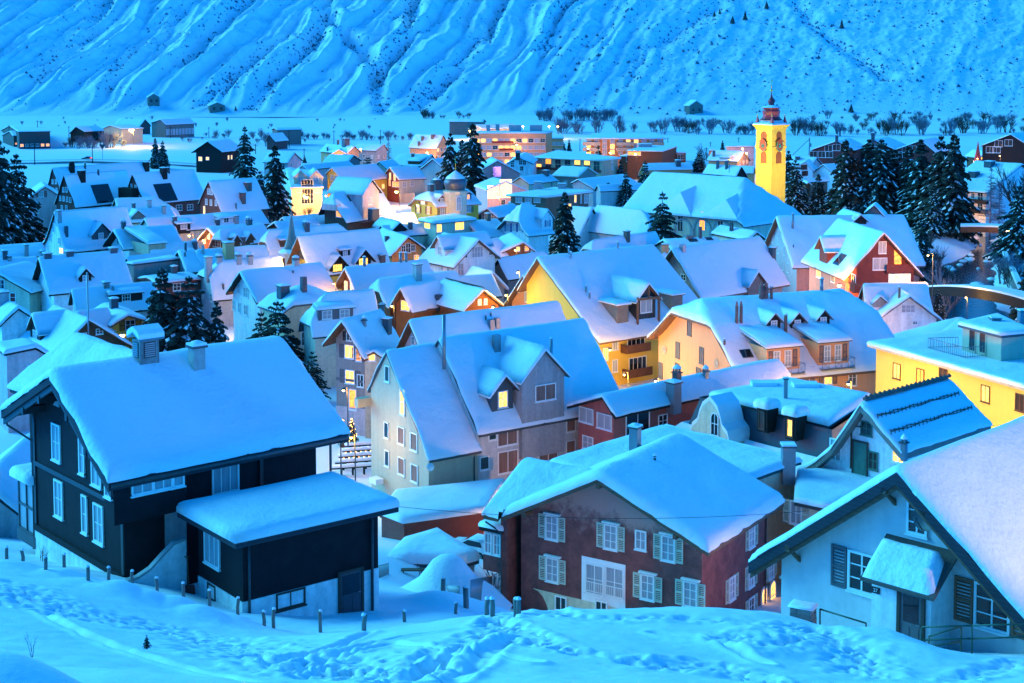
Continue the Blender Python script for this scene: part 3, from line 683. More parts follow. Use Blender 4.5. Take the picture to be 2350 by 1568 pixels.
# snow heaped along the fence under the dark chalet
hp = np.zeros(x.shape)
for p, r, h in [((40,1305),1.6,.5),((160,1330),1.5,.55),((215,1350),1.3,.4),((290,1372),1.6,.8),((350,1385),1.5,.75),((410,1400),1.5,.75),((470,1420),1.5,.7),((540,1432),1.4,.5),((640,1330),3,.3),((1000,1385),2.5,.8),((940,1345),3,.8)]:
    q = onground(p); hp = np.maximum(hp, h*.7*np.exp(-(((x-q.x)**2+((y-q.y)*.8)**2)/(r*.75)**2)))
dz += hp
for p, Yq, r, h in [((-8,1585),12.5,.9,.62),((1790,1478),39,1.2,.35),((2030,1500),43,1.4,.45),((1700,1500),37,1.6,.3),((2100,1520),40,1.5,.3)]:
    q = atY(p, Yq); dz += h*np.exp(-(((x-q.x)**2+(y-q.y)**2)/r**2))
ZZ[nm] += dz
rr = (YY > 180) & (YY < 460) & (XX > 50); ZZ[rr] += (.9*(fbm(XX[rr]/5, YY[rr]/5, 3, 4)-.45)*np.clip((-40.2-ZZ[rr]), 0, 1.5))
ff = YY > 460; ZZ[ff] += .8*(fbm(XX[ff]/30, YY[ff]/14, 3, 8)-.5)
struct(link('ground', gridmesh('ground', XX, YY, ZZ, ['ground_snow'])))
def Gd(p, lo=8):
    return onground(p, lo)
# river
m = MB(); xs = [(a[0], a[1]) for a in RIVW]
b0 = [(a[0]-9-a[2], a[1]) for a in RIVW]; b1 = [(a[0]+9+a[2], a[1]) for a in RIVW]
for i in range(len(RIVW)-1): m.face([(b0[i][0], b0[i][1], RZ+.25), (b1[i][0], b1[i][1], RZ+.25), (b1[i+1][0], b1[i+1][1], RZ+.25), (b0[i+1][0], b0[i+1][1], RZ+.25)])
struct(m.build('river_water', ['water']))
# ------------------------------------------------------------------ mountain
Y0 = 1118.0
def fW(W): return np.where(W < 40, .10*W+.0055*W*W, .10*40+.0055*1600+(W-40)*.60)
def toXW(p):
    Ws = np.linspace(0, 460, 900); z = -40.5+fW(Ws); yy = 150-FP*z/(Y0+Ws); i = int(np.argmax(yy < p[1])) if (yy < p[1]).any() else 899
    return ((p[0]-1175)/FP*(Y0+Ws[i]), Ws[i])
GUL = [([(880,262),(872,225),(865,190),(850,150),(805,105),(770,70),(745,40),(765,0),(790,-40)],5,6),([(868,185),(900,150),(935,105),(948,40),(960,-20)],5,6),
       ([(955,250),(985,222),(1040,175),(1085,120),(1120,80),(1165,5),(1190,-40)],5,7),([(1240,135),(1262,80),(1290,30),(1325,-10)],4,5),([(590,250),(620,200),(660,160),(720,110),(760,60)],4,7),
       ([(60,215),(130,140),(215,90),(250,20),(280,-30)],4,8),([(430,160),(500,80),(560,20),(600,-30)],3.5,7),([(1430,215),(1480,120),(1560,70),(1640,20)],2.5,8),([(250,200),(330,120),(420,30)],3.5,8),([(470,240),(560,175),(640,110)],3.5,6),([(1830,10),(1860,60),(1960,130),(2030,180)],2,7)]
mx = np.linspace(-760, 760, 1150); mw = np.concatenate([np.linspace(0, 260, 330), np.linspace(264, 470, 60)])
WW, MX = np.meshgrid(mw, mx, indexing='ij')
q = MX-.46*WW; wob = 26*(fbm(q/70, WW/60, 3, 3)-.5)+5*(fbm(MX/12, WW/16, 3, 13)-.5)
amp = np.clip(1.15-np.clip((MX-10)/130, 0, 1)*.97, .16, 1.15)*np.clip(WW/45, .03, 1)
def rid(a): return 1-np.abs(2*a-1)
def saw(p, s):
    i = np.floor(p).astype(np.int64); f = p-i; a = .35+.65*hsh(i, 0*i, s)*(.6+.8*vn(MX/90, WW/70, s)); return a*np.where(f < .74, (f/.74)**1.35, ((1-f)/.26)**.8)
D = amp*(9*saw((q+wob)/31+1.3*fbm(MX/80, WW/90, 2, 23), 21)+3.4*saw((q+wob)/12.5+.8*fbm(MX/26,WW/34,3,43), 44)*(.3+1.3*vn(MX/60, WW/70, 44))+1.2*rid(vn((q+wob)/5, WW/22, 51)))
D += np.clip(WW/60, .15, 1)*(3.2*(fbm(MX/30, WW/26, 4, 61)-.5)+1.7*(fbm(MX/9, WW/5, 3, 71)-.5)+.9*(fbm(MX/2.2, WW/2.2, 2, 77)-.5))
ter = vn(MX/40, WW/9, 81); D += 1.3*np.clip(WW/60, 0, 1)*(ter-.5)
GW = []
for pl, dp, wd in GUL:
    P = [toXW(p) for p in pl]; GW.append((P, wd)); d, al = pdist(MX, WW, P); d = np.abs(d+5*(vn(MX/12, WW/12, 7)-.5)); D -= dp*np.exp(-(d/wd)**2); D += dp*.45*np.exp(-((d-wd*1.7)/wd)**2)
MZ = -40.6+fW(WW)+D*1.1*np.clip(.1+WW/80, .1, 1); MY = Y0+WW-D*.6*np.clip(WW/80, 0, 1)
struct(link('mountain', gridmesh('mountain', MX, MY, MZ, ['mountain_snow'])))
rs = np.random.RandomState(5); m = MB(); m2 = MB()
def clump(mb, X, W, r, mat, n=1):
    j = min(len(mx)-1, max(0, int((X+760)/1520*(len(mx)-1)))); i = int(np.searchsorted(mw, W)); i = min(i, len(mw)-1)
    c = Vector((MX[i, j], MY[i, j], MZ[i, j])); a = rs.rand()*6.28
    pts = [c+Vector((math.cos(a+k*2.09)*r*(.7+.6*rs.rand()), math.sin(a+k*2.09)*r*.7, -.3*r)) for k in range(3)]+[c+Vector(((rs.rand()-.5)*r, (rs.rand()-.5)*r, r*(.5+.7*rs.rand())))]
    b = len(mb.v); mb.v += [tuple(p) for p in pts]
    for f in ((0,1,3),(1,2,3),(2,0,3)): mb.f.append(tuple(b+k for k in f)); mb.m.append(0); mb.s.append(False)
for (P, wd) in GW:
    for _ in range(520 if wd < 8 else 240):
        i = rs.randint(len(P)-1); t = rs.rand(); X = P[i][0]*(1-t)+P[i+1][0]*t; W = P[i][1]*(1-t)+P[i+1][1]*t
        if rs.rand() < .75*vn(np.array([X/14]), np.array([W/22]), 4)[0]+.12: clump(m, X+rs.randn()*wd*.8, W+rs.randn()*wd*.9, .6+1.3*rs.rand()**2, 0)
for _ in range(9000):
    X = rs.uniform(-420, 440); W = rs.uniform(14, 300); dn = vn(np.array([X/26+W/70]), np.array([W/40-X/90]), 14)[0]
    if dn > (.70 if X < 100 else .50): clump(m, X, W, .3+1.0*rs.rand()**3, 0)
for _ in range(2600):
    X = rs.uniform(20, 440); W = rs.uniform(8, 300); clump(m2, X, W, .4+1.9*rs.rand()**4, 0)
for _ in range(900):
    X = rs.uniform(-440, 60); W = rs.uniform(20, 300); clump(m2, X, W, .35+1.2*rs.rand()**4, 0)
struct(m.build('mountain_shrubs', ['shrub']), 'stuff'); struct(m2.build('mountain_boulders', ['rock']), 'stuff')
# ------------------------------------------------------------------ the near houses
ZU = Vector((0,0,1))
def fp(h, f, p, k=None, off=0.):
    o, n = h.face(f); return onplane(px(k or h.k, p), o+n*off, n)
def band(h, f, z0, z1, pr, mat, name, a0=None, a1=None):
    if f in 'gb':
        a0 = h.t0 if a0 is None else a0; a1 = h.t1 if a1 is None else a1; q = h.q0-pr/2 if f == 'g' else h.q1+pr/2
        c = h.W(q, (a0+a1)/2, (z0+z1)/2); ax = (h.v, h.u, ZU)
    else:
        a0 = h.q0 if a0 is None else a0; a1 = h.q1 if a1 is None else a1; t = h.t1+pr/2 if f == 's' else h.t0-pr/2
        c = h.W((a0+a1)/2, t, (z0+z1)/2); ax = (h.u, h.v, ZU)
    return cbox(h.root, name, c, (abs(a1-a0)/2, pr/2, abs(z1-z0)/2), ax, mat)
def fband(s, i, z0, z1, pr, mat, name, f0=0., f1=1.):
    a, b = s.In[i], s.In[(i+1) % len(s.P)]; p, q = a.lerp(b, f0), a.lerp(b, f1); c = (p+q)/2+s.nr[i]*pr/2
    return cbox(s.root, name, (c.x, c.y, (z0+z1)/2), ((q-p).length/2, pr/2, (z1-z0)/2), ((b-a).normalized(), s.nr[i], ZU), mat)
def fpt(s, i, p, k, off=0.): return onplane(px(k, p), s.In[i]+s.nr[i]*off, s.nr[i])
def coord(h, f, P): r = P-h.A; return r.dot(h.v) if f in 'gb' else r.dot(h.u)
def pipe(root, pts, r, mat, name):
    m = MB(); m.tube(pts, r, 6); return m.build(name, [mat], root, root.location)
CH = House('black shingled chalet with louvred and plain chimneys and a low annex', 'k1', (315,372), (1800,158), (690,1050), E=(5,600), Y=68, wall='chaletwood', trim='navyboard', name='chalet', cat='house', og=1.25, oe=1.1, th=.5, ns=18, nt=12, fl=.42, amp=.08)
h = CH
for p, k, w, hh, c in [((362,862),'k1',1.0,1.9,2),((525,943),'k1',.62,1.9,1),((618,1018),'k1',1.05,1.9,2),((378,1222),'k1',1.0,1.9,2),((543,490),'k2',.62,1.9,1),((632,550),'k2',1.05,1.9,2)]:
    h.win('g', p, w, hh, 'curtain', k=k, cols=c, rows=2)
zb = fp(h, 'g', (480,1120), 'k1').z; zp = fp(h, 'g', (480,700), 'k2').z
band(h, 'g', zb-.12, zb+.12, .08, 'blackpaint', 'belt_moulding'); band(h, 'g', zp-.25, zp+.05, .14, 'chaletwood', 'skirt_moulding')
band(h, 'g', h.gz, zp-.26, .06, 'white', 'plinth', h.t0-.03, h.t1+.03); band(h, 's', h.gz, zp-1.2, .06, 'white', 'plinth')
for t in (h.t0+.12, h.t1-.12): band(h, 'g', zp, h.zt(h.q0, t)-h.th-.5, .07, 'blackpaint', 'corner_post', t-.12, t+.12)
# bargeboards and king post under the open gable
for sg, b, d in ((1, h.a, h.da), (-1, h.b, h.db)):
    m = MB(); A0 = h.W(.1, 0, h.zr-h.th-.75); A1 = h.W(.1, sg*b, h.zr-d-h.th-.75)
    m.prism([A0, A1, A1+ZU*.34, A0+ZU*.34], h.u*.12); m.build('bargeboard', ['blackpaint'], h.root, h.root.location)
for t in (-3.6, -1.6, 1.6, 3.6):
    z = h.zt(0, t)-h.th-.75; cbox(h.root, 'purlin', h.W(.7, t, z), (.65, .13, .18), (h.u, h.v, ZU), 'blackpaint')
m = MB(); a = fp(h, 'g', (362,612), 'k1', .03); m.prism([a+h.v*-.35+ZU*-.15, a+h.v*.35+ZU*-.15, a+h.v*.25+ZU*.45], -h.u*.05); m.build('attic_window', ['curtain'], h.root, h.root.location)
m = MB()
for i in range(7):
    t = -1.5+3*i/7; t2 = -1.5+3*(i+1)/7; f = lambda t: fp(h, 'g', (362,500), 'k1', .5).z+.3-.55*t*t/2.25
    m.prism([h.W(h.q0-.55, t, f(t)), h.W(h.q0-.55, t2, f(t2)), h.W(h.q0-.55, t2, f(t2)+.35), h.W(h.q0-.55, t, f(t)+.35)], h.u*.15)
m.build('gable_brace', ['blackpaint'], h.root, h.root.location)
# bay under the eave
oy = 1.0; q_a = coord(h, 's', fp(h, 's', (725,1150), 'k1', oy)); q_b = coord(h, 's', fp(h, 's', (1185,1060), 'k1', oy))
zt_, zb_ = h.zr-h.da-h.th-.2, fp(h, 's', (820,1375), 'k1', oy).z
c = h.W((q_a+q_b)/2, h.t1+oy/2, (zt_+zb_)/2); bay = cbox(h.root, 'bay', c, ((q_b-q_a)/2, oy/2, (zt_-zb_)/2), (h.u, h.v, ZU), 'chaletwood')
for p, w, c_ in [((905,1120),1.1,2),((1040,1092),1.1,2),((1130,1075),.7,1)]:
    put_window(h.root, fp(h, 's', p, 'k1', oy+.01), h.v, w, 1.05, 'curtain', cols=c_, rows=1)
put_window(h.root, h.W(q_a-.01, h.t1+oy*.5, fp(h, 's', (905,1120), 'k1', oy).z), -h.u, .7, 1.05, 'curtain', cols=1, rows=1)
h.win('s', (1435,1050), 1.5, 2.1, 'curtain', k='k1', cols=3, rows=1, name='balcony_door')
a = fp(h, 's', (1660,1010), 'k1'); band(h, 's', a.z-1.2, h.zr-h.da-h.th-.3, .12, 'blackpaint', 'wall_post', coord(h, 's', a)-.1, coord(h, 's', a)+.1)
m = MB(); a = fp(h, 's', (1120,1420), 'k1', .05); m.box(a, (.55, .05, 1.2), (h.u, h.v, ZU)); m.build('door', ['concrete'], h.root, h.root.location)
pipe(h.root, [fp(h, 's', (1235,985), 'k1', .9), fp(h, 's', (1225,1030), 'k1', .5), fp(h, 's', (1180,1060), 'k1', .08), fp(h, 's', (1180,1180), 'k1', .08)], .06, 'dmetal', 'drainpipe')
a = h.W(h.L-1.0, h.a-.15, h.zr-h.da-h.th-.2); pipe(h.root, [a, a-ZU*2.6], .07, 'dmetal', 'drainpipe')
q0_, q1_ = .1, h.L-.1; pipe(h.root, [h.W(q0_, h.a+.08, h.zr-h.da-h.th-.18), h.W(q1_, h.a+.08, h.zr-h.da-h.th-.18)], .11, 'dmetal', 'gutter')
a = h.W(.3, -h.b, h.zr-h.db-h.th-.3); b = h.W(h.q0-.05, h.t0-.1, h.zr-h.db-h.th-1.6); pipe(h.root, [a, a-ZU*.5, b, b-ZU*5.2], .06, 'dmetal', 'drainpipe')
# louvred chimney with a little snow gable, plain chimney
q, t = h.hit((930,322)); c = h.W(q, t, h.zt(q, t)); m = MB(); ax = (h.u, h.v, ZU)
m.box((c.x, c.y, c.z+.02), (.52, .42, .95), ax, 0)
for i in range(7):
    m.box(h.W(q, t+.44, c.z+.12+i*.105), (.28, .03, .03), ax, 1); m.box(h.W(q-.54, t, c.z+.12+i*.105), (.03, .23, .03), ax, 1)
m.box(h.W(q, t+.425, c.z+.43), (.32, .012, .4), ax, 2); m.box(h.W(q-.525, t, c.z+.43), (.012, .27, .4), ax, 2)
for th_, mt, g in ((.1, 1, .0), (.3, 3, -.02)):
    z = c.z+.95+(.1 if mt == 3 else 0)
    m.prism([h.W(q-.7, t+.7+g, z), h.W(q-.7, t, z+.32), h.W(q-.7, t-.7-g, z), h.W(q-.7, t-.66, z+th_*.8), h.W(q-.7, t-.45, z+.12+th_), h.W(q-.7, t, z+.3+th_), h.W(q-.7, t+.45, z+.12+th_), h.W(q-.7, t+.66, z+th_*.8)], h.u*1.4, mt)
m.build('louvred_chimney', ['stone', 'metal', 'blackpaint', 'snow'], h.roof, h.root.location)
h.chim((1255,380), .74, 1.25, 'chimplaster', k='k1')
# cross gable at the back of the chalet
q, t = h.hit((690,322)); wa = h.W(q, -8.2, h.zr+.1)
def topx(P):
    # projects a point to picture coordinates
    r = Vector((P.x, CT*P.y-ST*P.z, ST*P.y+CT*P.z)); return (W0/2+FP*r.x/r.y, H0/2-FP*(r.z/r.y+SH))
PA, PB, PC = h.W(5.0, -8.5, h.zr-.02), h.W(5.0, -2, h.zr-.02), h.W(8.6, -8.5, h.zr-2.3)
House('', 'D', topx(PA), topx(PB), topx(PC), Y=PA.y, root=h.root, pre='wing_', wall='chaletwood', trim='navyboard', og=.6, oe=.8, th=.45, L=8.4, clip=CH, ns=20, nt=12, q1=4.5)
# annex
AN = Flat('', 'k1', [(1128,1236), (1500,1436), (2541,1206)], 0, zabs=-20.2, close=True, root=CH.root, pre='annex_', wall='chaletwood', fascia='navyboard', ov=.7, th=.5, gz=-28)
fband(AN, 0, -28, onplane(px('k2',(1400,960)), AN.In[0], AN.nr[0]).z, .05, 'white', 'annex_plinth'); zq = onplane(px('k2',(1900,960)), AN.In[1], AN.nr[1]).z
fband(AN, 1, -28, zq, .05, 'white', 'annex_plinth')
AN.win(0, (1356,700), 1.5, 1.7, 'curtain', k='k2', cols=3, rows=1); AN.win(0, (1355,985), .8, .75, 'glass', k='k2', fm='dframe', cols=1, rows=1)
AN.win(1, (1850,1028), 1.5, .8, 'dimglass', k='k2', fm='dframe', cols=2, rows=1)
def doorbox(root, c, n, w, hh, mat, glass=None, name='door', rows=2):
    u = Vector((-n.y, n.x, 0)); m = MB(); m.box(c+n*.03, (w/2, .06, hh/2), (u, n, ZU), 0)
    for sx in (-1, 1): m.box(c+n*.05+u*(sx*(w/2+.05)), (.06, .08, hh/2+.06), (u, n, ZU), 1)
    m.box(c+n*.05+ZU*(hh/2+.05), (w/2+.1, .08, .06), (u, n, ZU), 1)
    if glass: m.box(c+n*.075+ZU*hh*.22, (w/2-.12, .03, hh*.22), (u, n, ZU), 2)
    for sx in (-1, 1): m.box(c+n*.08+u*sx*w*.22-ZU*hh*.25, (w*.16, .025, hh*.18), (u, n, ZU), 0)
    hd = MB(); hd.box(c+n*.13+u*w*.38, (.07, .03, .02), (u, n, ZU), 0)
    d = m.build(name, [mat, 'dframe', glass or mat], root, root.location); hd.build('handle', ['metal'], d, root.location); return d
doorbox(CH.root, onplane(px('k2',(2232,990)), AN.In[1], AN.nr[1]), AN.nr[1], 1.15, 2.05, 'slate', 'glass')
a = AN.In[2]+AN.nr[1]*.12-(AN.In[2]-AN.In[1]).normalized()*.4; pipe(CH.root, [(a.x, a.y, -20.9), (a.x, a.y, -27)], .07, 'dmetal', 'drainpipe')
a = AN.In[1]+AN.nr[1]*.12+(AN.In[2]-AN.In[1]).normalized()*.25; pipe(CH.root, [(a.x, a.y, -20.9), (a.x, a.y, -26)], .06, 'dmetal', 'drainpipe')
m = MB(); P_ = [(p.x, p.y) for p in AN.P]
for i in range(4): pass
# stair parapet between chalet and annex
m = MB(); d = AN.nr[0]; e = (AN.In[0]-AN.In[1]).normalized(); o = AN.In[0].lerp(AN.In[1], .35)+d*.1
o = onplane(px('k2',(1190,860)), AN.In[0]+AN.nr[0]*.3, AN.nr[0])
prof = [(0, 2.3), (.6, 2.2), (1.2, 1.75), (1.8, 1.25), (2.4, 1.0), (2.9, .95)]
zg = G(o.x, o.y)+.2
for (x0, h0), (x1, h1) in zip(prof[:-1], prof[1:]):
    a, b = o+d*x0, o+d*x1; m.prism([(a.x, a.y, zg-1), (b.x, b.y, zg-1), (b.x, b.y, zg+h1), (a.x, a.y, zg+h0)], e*.22)
    m.prism([(a.x-e.x*.04, a.y-e.y*.04, zg+h0+.003), (b.x-e.x*.04, b.y-e.y*.04, zg+h1+.003), (b.x-e.x*.04, b.y-e.y*.04, zg+h1+.13), (a.x-e.x*.04, a.y-e.y*.04, zg+h0+.13)], e*.3, 1)
m.build('stair_parapet', ['white', 'concrete'], CH.root, CH.root.location)
# glazed veranda hanging on the far side
vc = h.W(h.q0+1.5, h.t0-1.1, 0); z1 = onplane(px('k1',(170,985)), vc, -h.u).z; z0 = onplane(px('k1',(180,1290)), vc, -h.u).z
m = MB(); ax = (h.u, h.v, ZU)
for q in (-1.5, 0, 1.5):
    for t in (-1.0, 0, 1.0):
        if q or t: m.box(h.W(h.q0+1.5+q, h.t0-1.1+t, (z0+z1)/2), (.05, .05, (z1-z0)/2), ax, 0)
for z in (z0, (z0+z1)/2, z1):
    for q in (-1.5, 1.5): m.box(h.W(h.q0+1.5+q, h.t0-1.1, z), (.06, 1.05, .06), ax, 0)
    m.box(h.W(h.q0+1.5, h.t0-2.1, z), (1.55, .06, .06), ax, 0)
m.box(h.W(h.q0+1.5, h.t0-1.1, z0-.35), (1.6, 1.15, .3), ax, 1)
m.box(h.W(h.q0+.02, h.t0-1.1, (z0+z1)/2), (.01, 1.0, (z1-z0)/2), ax, 2); m.box(h.W(h.q0+1.5, h.t0-2.08, (z0+z1)/2), (1.5, .01, (z1-z0)/2), ax, 2)
vo = m.build('veranda', ['dmetal', 'dmetal', 'curtain'], h.root, h.root.location)
m = MB(); snowslab(m, subdiv([h.W(h.q0-.3, h.t0-2.5, 0), h.W(h.q0+3.2, h.t0-2.5, 0), h.W(h.q0+3.2, h.t0, 0), h.W(h.q0-.3, h.t0, 0)], 3), z1+.05, .55); m.build('snow_cap', ['snow'], vo, h.root.location)

# ---- brown house
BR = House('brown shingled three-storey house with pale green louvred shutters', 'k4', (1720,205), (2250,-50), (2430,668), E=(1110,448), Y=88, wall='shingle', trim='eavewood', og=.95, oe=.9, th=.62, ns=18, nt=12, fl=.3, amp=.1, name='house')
h = BR
for p, w, hh, s_ in [((1430,575),.95,1.6,1),((1805,635),.95,1.6,1),((1997,655),.8,1.25,0),((2172,708),.95,1.6,1),((1433,845),.95,1.6,1),((2040,955),.95,1.6,1),((2312,1000),.95,1.6,1)]:
    h.win('g', p, w, hh, 'curtain', k='k4', cols=2, rows=3 if s_ else 2, sh='shutgreen' if s_ else None)
    if s_:
        c = fp(h, 'g', p, 'k4', .12); cbox(h.root, 'window_hood', c+ZU*(hh/2+.1), (.62, .12, .05), (h.v, h.u, ZU), 'frame')
for x in (1702, 1830): h.win('g', (x, 905 if x < 1750 else 925), 1.35, 2.0, 'curtain', k='k4', cols=2, rows=2)
c = fp(h, 'g', (1757,945), 'k4', .005); cbox(h.root, 'window_surround', c-ZU*.1, (1.6, .012, 1.75), (h.v, h.u, ZU), 'frame')
m = MB()
for i in range(22): m.box(fp(h, 'g', (1757,945), 'k4', .16)+h.v*(-1.4+2.8*i/21)-ZU*.25, (.012, .012, .3), (h.v, h.u, ZU))
for z in (-.55, .05): m.box(fp(h, 'g', (1757,945), 'k4', .16)+ZU*z, (1.45, .02, .025), (h.v, h.u, ZU))
m.build('window_railing', ['frame'], h.root, h.root.location)
# cream arched base
zc = fp(h, 'g', (1600,1030), 'k4').z; ta, tb = coord(h, 'g', fp(h, 'g', (1370,1080), 'k4')), h.t1+.02
m = MB(); pts = [h.W(h.q0, ta+.65, h.gz), h.W(h.q0, tb, h.gz), h.W(h.q0, tb, zc), h.W(h.q0, ta-.7, zc)]+[h.W(h.q0, ta-.7+1.3*math.sin(x), zc-2.2*(1-math.cos(x))) for x in (.3, .6, .9, 1.2, 1.45)]
m.prism(pts, -h.u*.05); m.build('arched_base', ['cream'], h.root, h.root.location)
for p in [(1487,1060),(1745,1090)]: put_window(h.root, fp(h, 'g', p, 'k4', .06), -h.u, .9, 1.0, 'glass', cols=2, rows=1)
for p in [(612,628),(608,880),(486,962),(735,828)]: h.win('s', p, .9, 1.55, 'curtain', k='k5', cols=2, rows=3, sh='shutgreen')
for p in [(690,1050),(745,1010)]: h.win('s', p, 1.0, 2.2, 'lit', k='k5', cols=2, rows=2, style='arch')
h.win('s', (610,1075), .9, 1.2, 'glass', k='k5', sh='shutgreen')
for t in (-5.5, 0, 5.4): cbox(h.root, 'purlin', h.W(.5, t, h.zt(0, t)-h.th-.48), (.5, .12, .14), (h.u, h.v, ZU), 'eavewood')
a = h.W(h.L-.6, h.a-.7, h.zr-h.da-h.th-.3); pipe(h.root, [a, h.W(h.q1-.1, h.t1+.1, h.zr-h.da-h.th-.9), h.W(h.q1-.1, h.t1+.1, h.gz)], .06, 'dmetal', 'drainpipe')
h.chim((1960,1030), .75, 1.9, 'metal', k='k3'); h.chim((2085,1105), .2, .15, 'dmetal', k='k3', kind='pipe')
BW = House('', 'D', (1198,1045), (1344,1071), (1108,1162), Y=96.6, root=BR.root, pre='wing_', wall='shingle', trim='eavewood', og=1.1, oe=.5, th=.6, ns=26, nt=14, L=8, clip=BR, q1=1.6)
# oriel at the wing corner
o_ = BW.W(BW.q0+.1, BW.t1, 0); n_ = -BW.u; pl = BW.W(BW.q0-.9, BW.t1-1.2, 0); zA = onplane(px('k4',(1090,570)), pl, BW.v).z; zB = onplane(px('k4',(1090,725)), pl, BW.v).z; zC = onplane(px('k4',(1090,820)), pl, BW.v).z
c = BW.W(BW.q0-.75, BW.t1-1.0, 0); ax = (BW.u, BW.v, ZU)
m = MB(); m.box((c.x, c.y, (zB+zC)/2), (.75, .9, abs(zB-zC)/2), ax, 0); m.box((c.x, c.y, zA+.15), (.95, 1.1, .12), ax, 1); m.box((c.x, c.y, (zA+zB)/2), (.68, .83, (zA-zB)/2), ax, 2)
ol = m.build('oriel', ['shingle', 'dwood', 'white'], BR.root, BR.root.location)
for q in (-.36, .36): put_window(BR.root, BW.W(BW.q0-.75+q, BW.t1-1.0+.845, (zA+zB)/2), BW.v, .6, (zA-zB)*.85, 'curtain', cols=2, rows=2)
m = MB(); snowslab(m, subdiv([c+BW.u*x+BW.v*y for x, y in ((-.95,-1.1),(.95,-1.1),(.95,1.1),(-.95,1.1))], 2), zA+.27, .4); m.build('snow_cap', ['snow'], ol, BR.root.location)
pipe(BR.root, [BW.W(BW.q0-.9, BW.a, BW.zr-BW.da-1.0), BW.W(BW.q0-.3, BW.t1+.1, BW.zr-BW.da-1.5), BW.W(BW.q0+.1, BW.t1+.1, BW.zr-BW.da-1.7), BW.W(BW.q0+.1, BW.t1+.1, h.gz)], .06, 'dmetal', 'drainpipe')

# ---- pale house at the foot of the frame
RH = House('pale rendered house with dark bargeboards and a snow-laden porch', 'k5', (1540,155), (2350,-155), (2350,1080), E=(600,735), Y=47, wall='parchment', trim='navyboard', og=.75, oe=.9, th=.36, ns=18, nt=12, ext=1.7, L=15, fl=.16, amp=.05)
h = RH
for sg, b, d in ((1, h.a, h.da), (-1, h.b, h.db)):
    m = MB(); A0 = h.W(-.06, 0, h.zr-h.th-.42); A1 = h.W(-.06, sg*b, h.zr-d-h.th-.42); m.prism([A0, A1, A1+ZU*.42, A0+ZU*.42], h.u*.1); m.build('bargeboard', ['navyboard'], h.root, h.root.location)
    m = MB(); A0 = h.W(.06, 0, h.zr-h.th-.62); A1 = h.W(.06, sg*b, h.zr-d-h.th-.62); m.prism([A0, A1, A1+ZU*.42, A0+ZU*.42], h.u*.09); m.build('rake_board', ['eavewood'], h.root, h.root.location)
for p in [(1490,395),(880,740),(1745,500)]:
    c = fp(h, 'g', p, 'k5', .4); t = coord(h, 'g', c); z = h.zt(0, t)-h.th-.36
    br = cbox(h.root, 'eave_bracket', h.W(.42, t, z), (.48, .09, .11), (h.u, h.v, ZU), 'eavewood'); m = MB(); m.prism([h.W(h.q0, t-.06, z-.7), h.W(h.q0, t-.06, z-.5), h.W(.2, t-.06, z-.1), h.W(.06, t-.06, z-.1)], h.v*.12); m.build('strut', ['eavewood'], br, h.root.location)
h.win('g', (1672,505), .78, 1.25, 'glass', k='k5', cols=2, rows=3, fm='frame')
w_ = h.win('g', (1320,862), 1.12, 1.45, 'glass', k='k5', cols=2, rows=3)[0]
s_ = link('shutter', shutmesh(.62, 1.5, 'shutgrey'), w_); s_.location = (-.93, 0, 0)
w_ = h.win('g', (2150,1085), 1.25, 1.5, 'glass', k='k5', cols=2, rows=3)[0]
for sx in (-1, 1): s_ = link('shutter', shutmesh(.66, 1.5, 'shutbrown'), w_); s_.location = (sx*1.0, 0, 0)
# satellite dish
c = fp(h, 'g', (1715,510), 'k5', .35); m = MB(); D = Vector((-.75, -.6, .25)).normalized(); X = D.cross(ZU).normalized(); Y_ = X.cross(D); b = len(m.v)
for r, dz in ((0, .09), (.2, .07), (.4, .02), (.46, 0)):
    for i in range(16): a = i*.3927; q = c+X*r*math.cos(a)+Y_*r*math.sin(a)-D*dz; m.v.append(tuple(q))
for j in range(3):
    for i in range(16): m.f.append((j*16+i, j*16+(i+1) % 16, j*16+16+(i+1) % 16, j*16+16+i)); m.m.append(0); m.s.append(True)
m.tube([c-D*.08, c-D*.3-ZU*.1], .025, 6); m.tube([c-Y_*.42, c+D*.45-Y_*.1], .018, 5); m.box(c+D*.47-Y_*.1, (.05, .05, .06)); m.build('satellite_dish', ['dmetal'], h.root, h.root.location)
# porch
d_ = 1.35; ta = coord(h, 'g', fp(h, 'g', (1377,1100), 'k5', d_)); tb = coord(h, 'g', fp(h, 'g', (1755,1150), 'k5', d_)); zt_ = fp(h, 'g', (1560,955), 'k5', d_).z; zg = fp(h, 'g', (1550,1335), 'k5', d_).z-.8
td0 = coord(h, 'g', fp(h, 'g', (1556,1150), 'k5', d_)); td1 = coord(h, 'g', fp(h, 'g', (1712,1150), 'k5', d_))
m = MB(); W = h.W
m.prism([W(h.q0-d_, ta, zg), W(h.q0-d_, td0, zg), W(h.q0-d_, td0, zt_), W(h.q0-d_, ta, zt_)], h.u*.1)
m.prism([W(h.q0-d_, td1, zg), W(h.q0-d_, tb, zg), W(h.q0-d_, tb, zt_), W(h.q0-d_, td1, zt_)], h.u*.1)
m.prism([W(h.q0-d_+.1, tb-.1, zg), W(h.q0, tb-.1, zg), W(h.q0, tb-.1, zt_+.85), W(h.q0-d_+.1, tb-.1, zt_)], h.v*.1); m.prism([W(h.q0-d_+.1, ta, zg), W(h.q0, ta, zg), W(h.q0, ta, zt_+.85), W(h.q0-d_+.1, ta, zt_)], h.v*.1)
po = m.build('porch', ['white'], h.root, h.root.location)
zu = fp(h, 'g', (1750,705), 'k5', .05).z; m = MB(); e0, e1 = ta-.25, tb+.28
zo = zt_-.02; m.prism([W(h.q0-d_-.35, e0, zo), W(h.q0-.001, e0, zu), W(h.q0-.001, e0, zu+.1), W(h.q0-d_-.35, e0, zo+.1)], h.v*(e1-e0)); m.build('porch_roof', ['tile'], po, h.root.location)
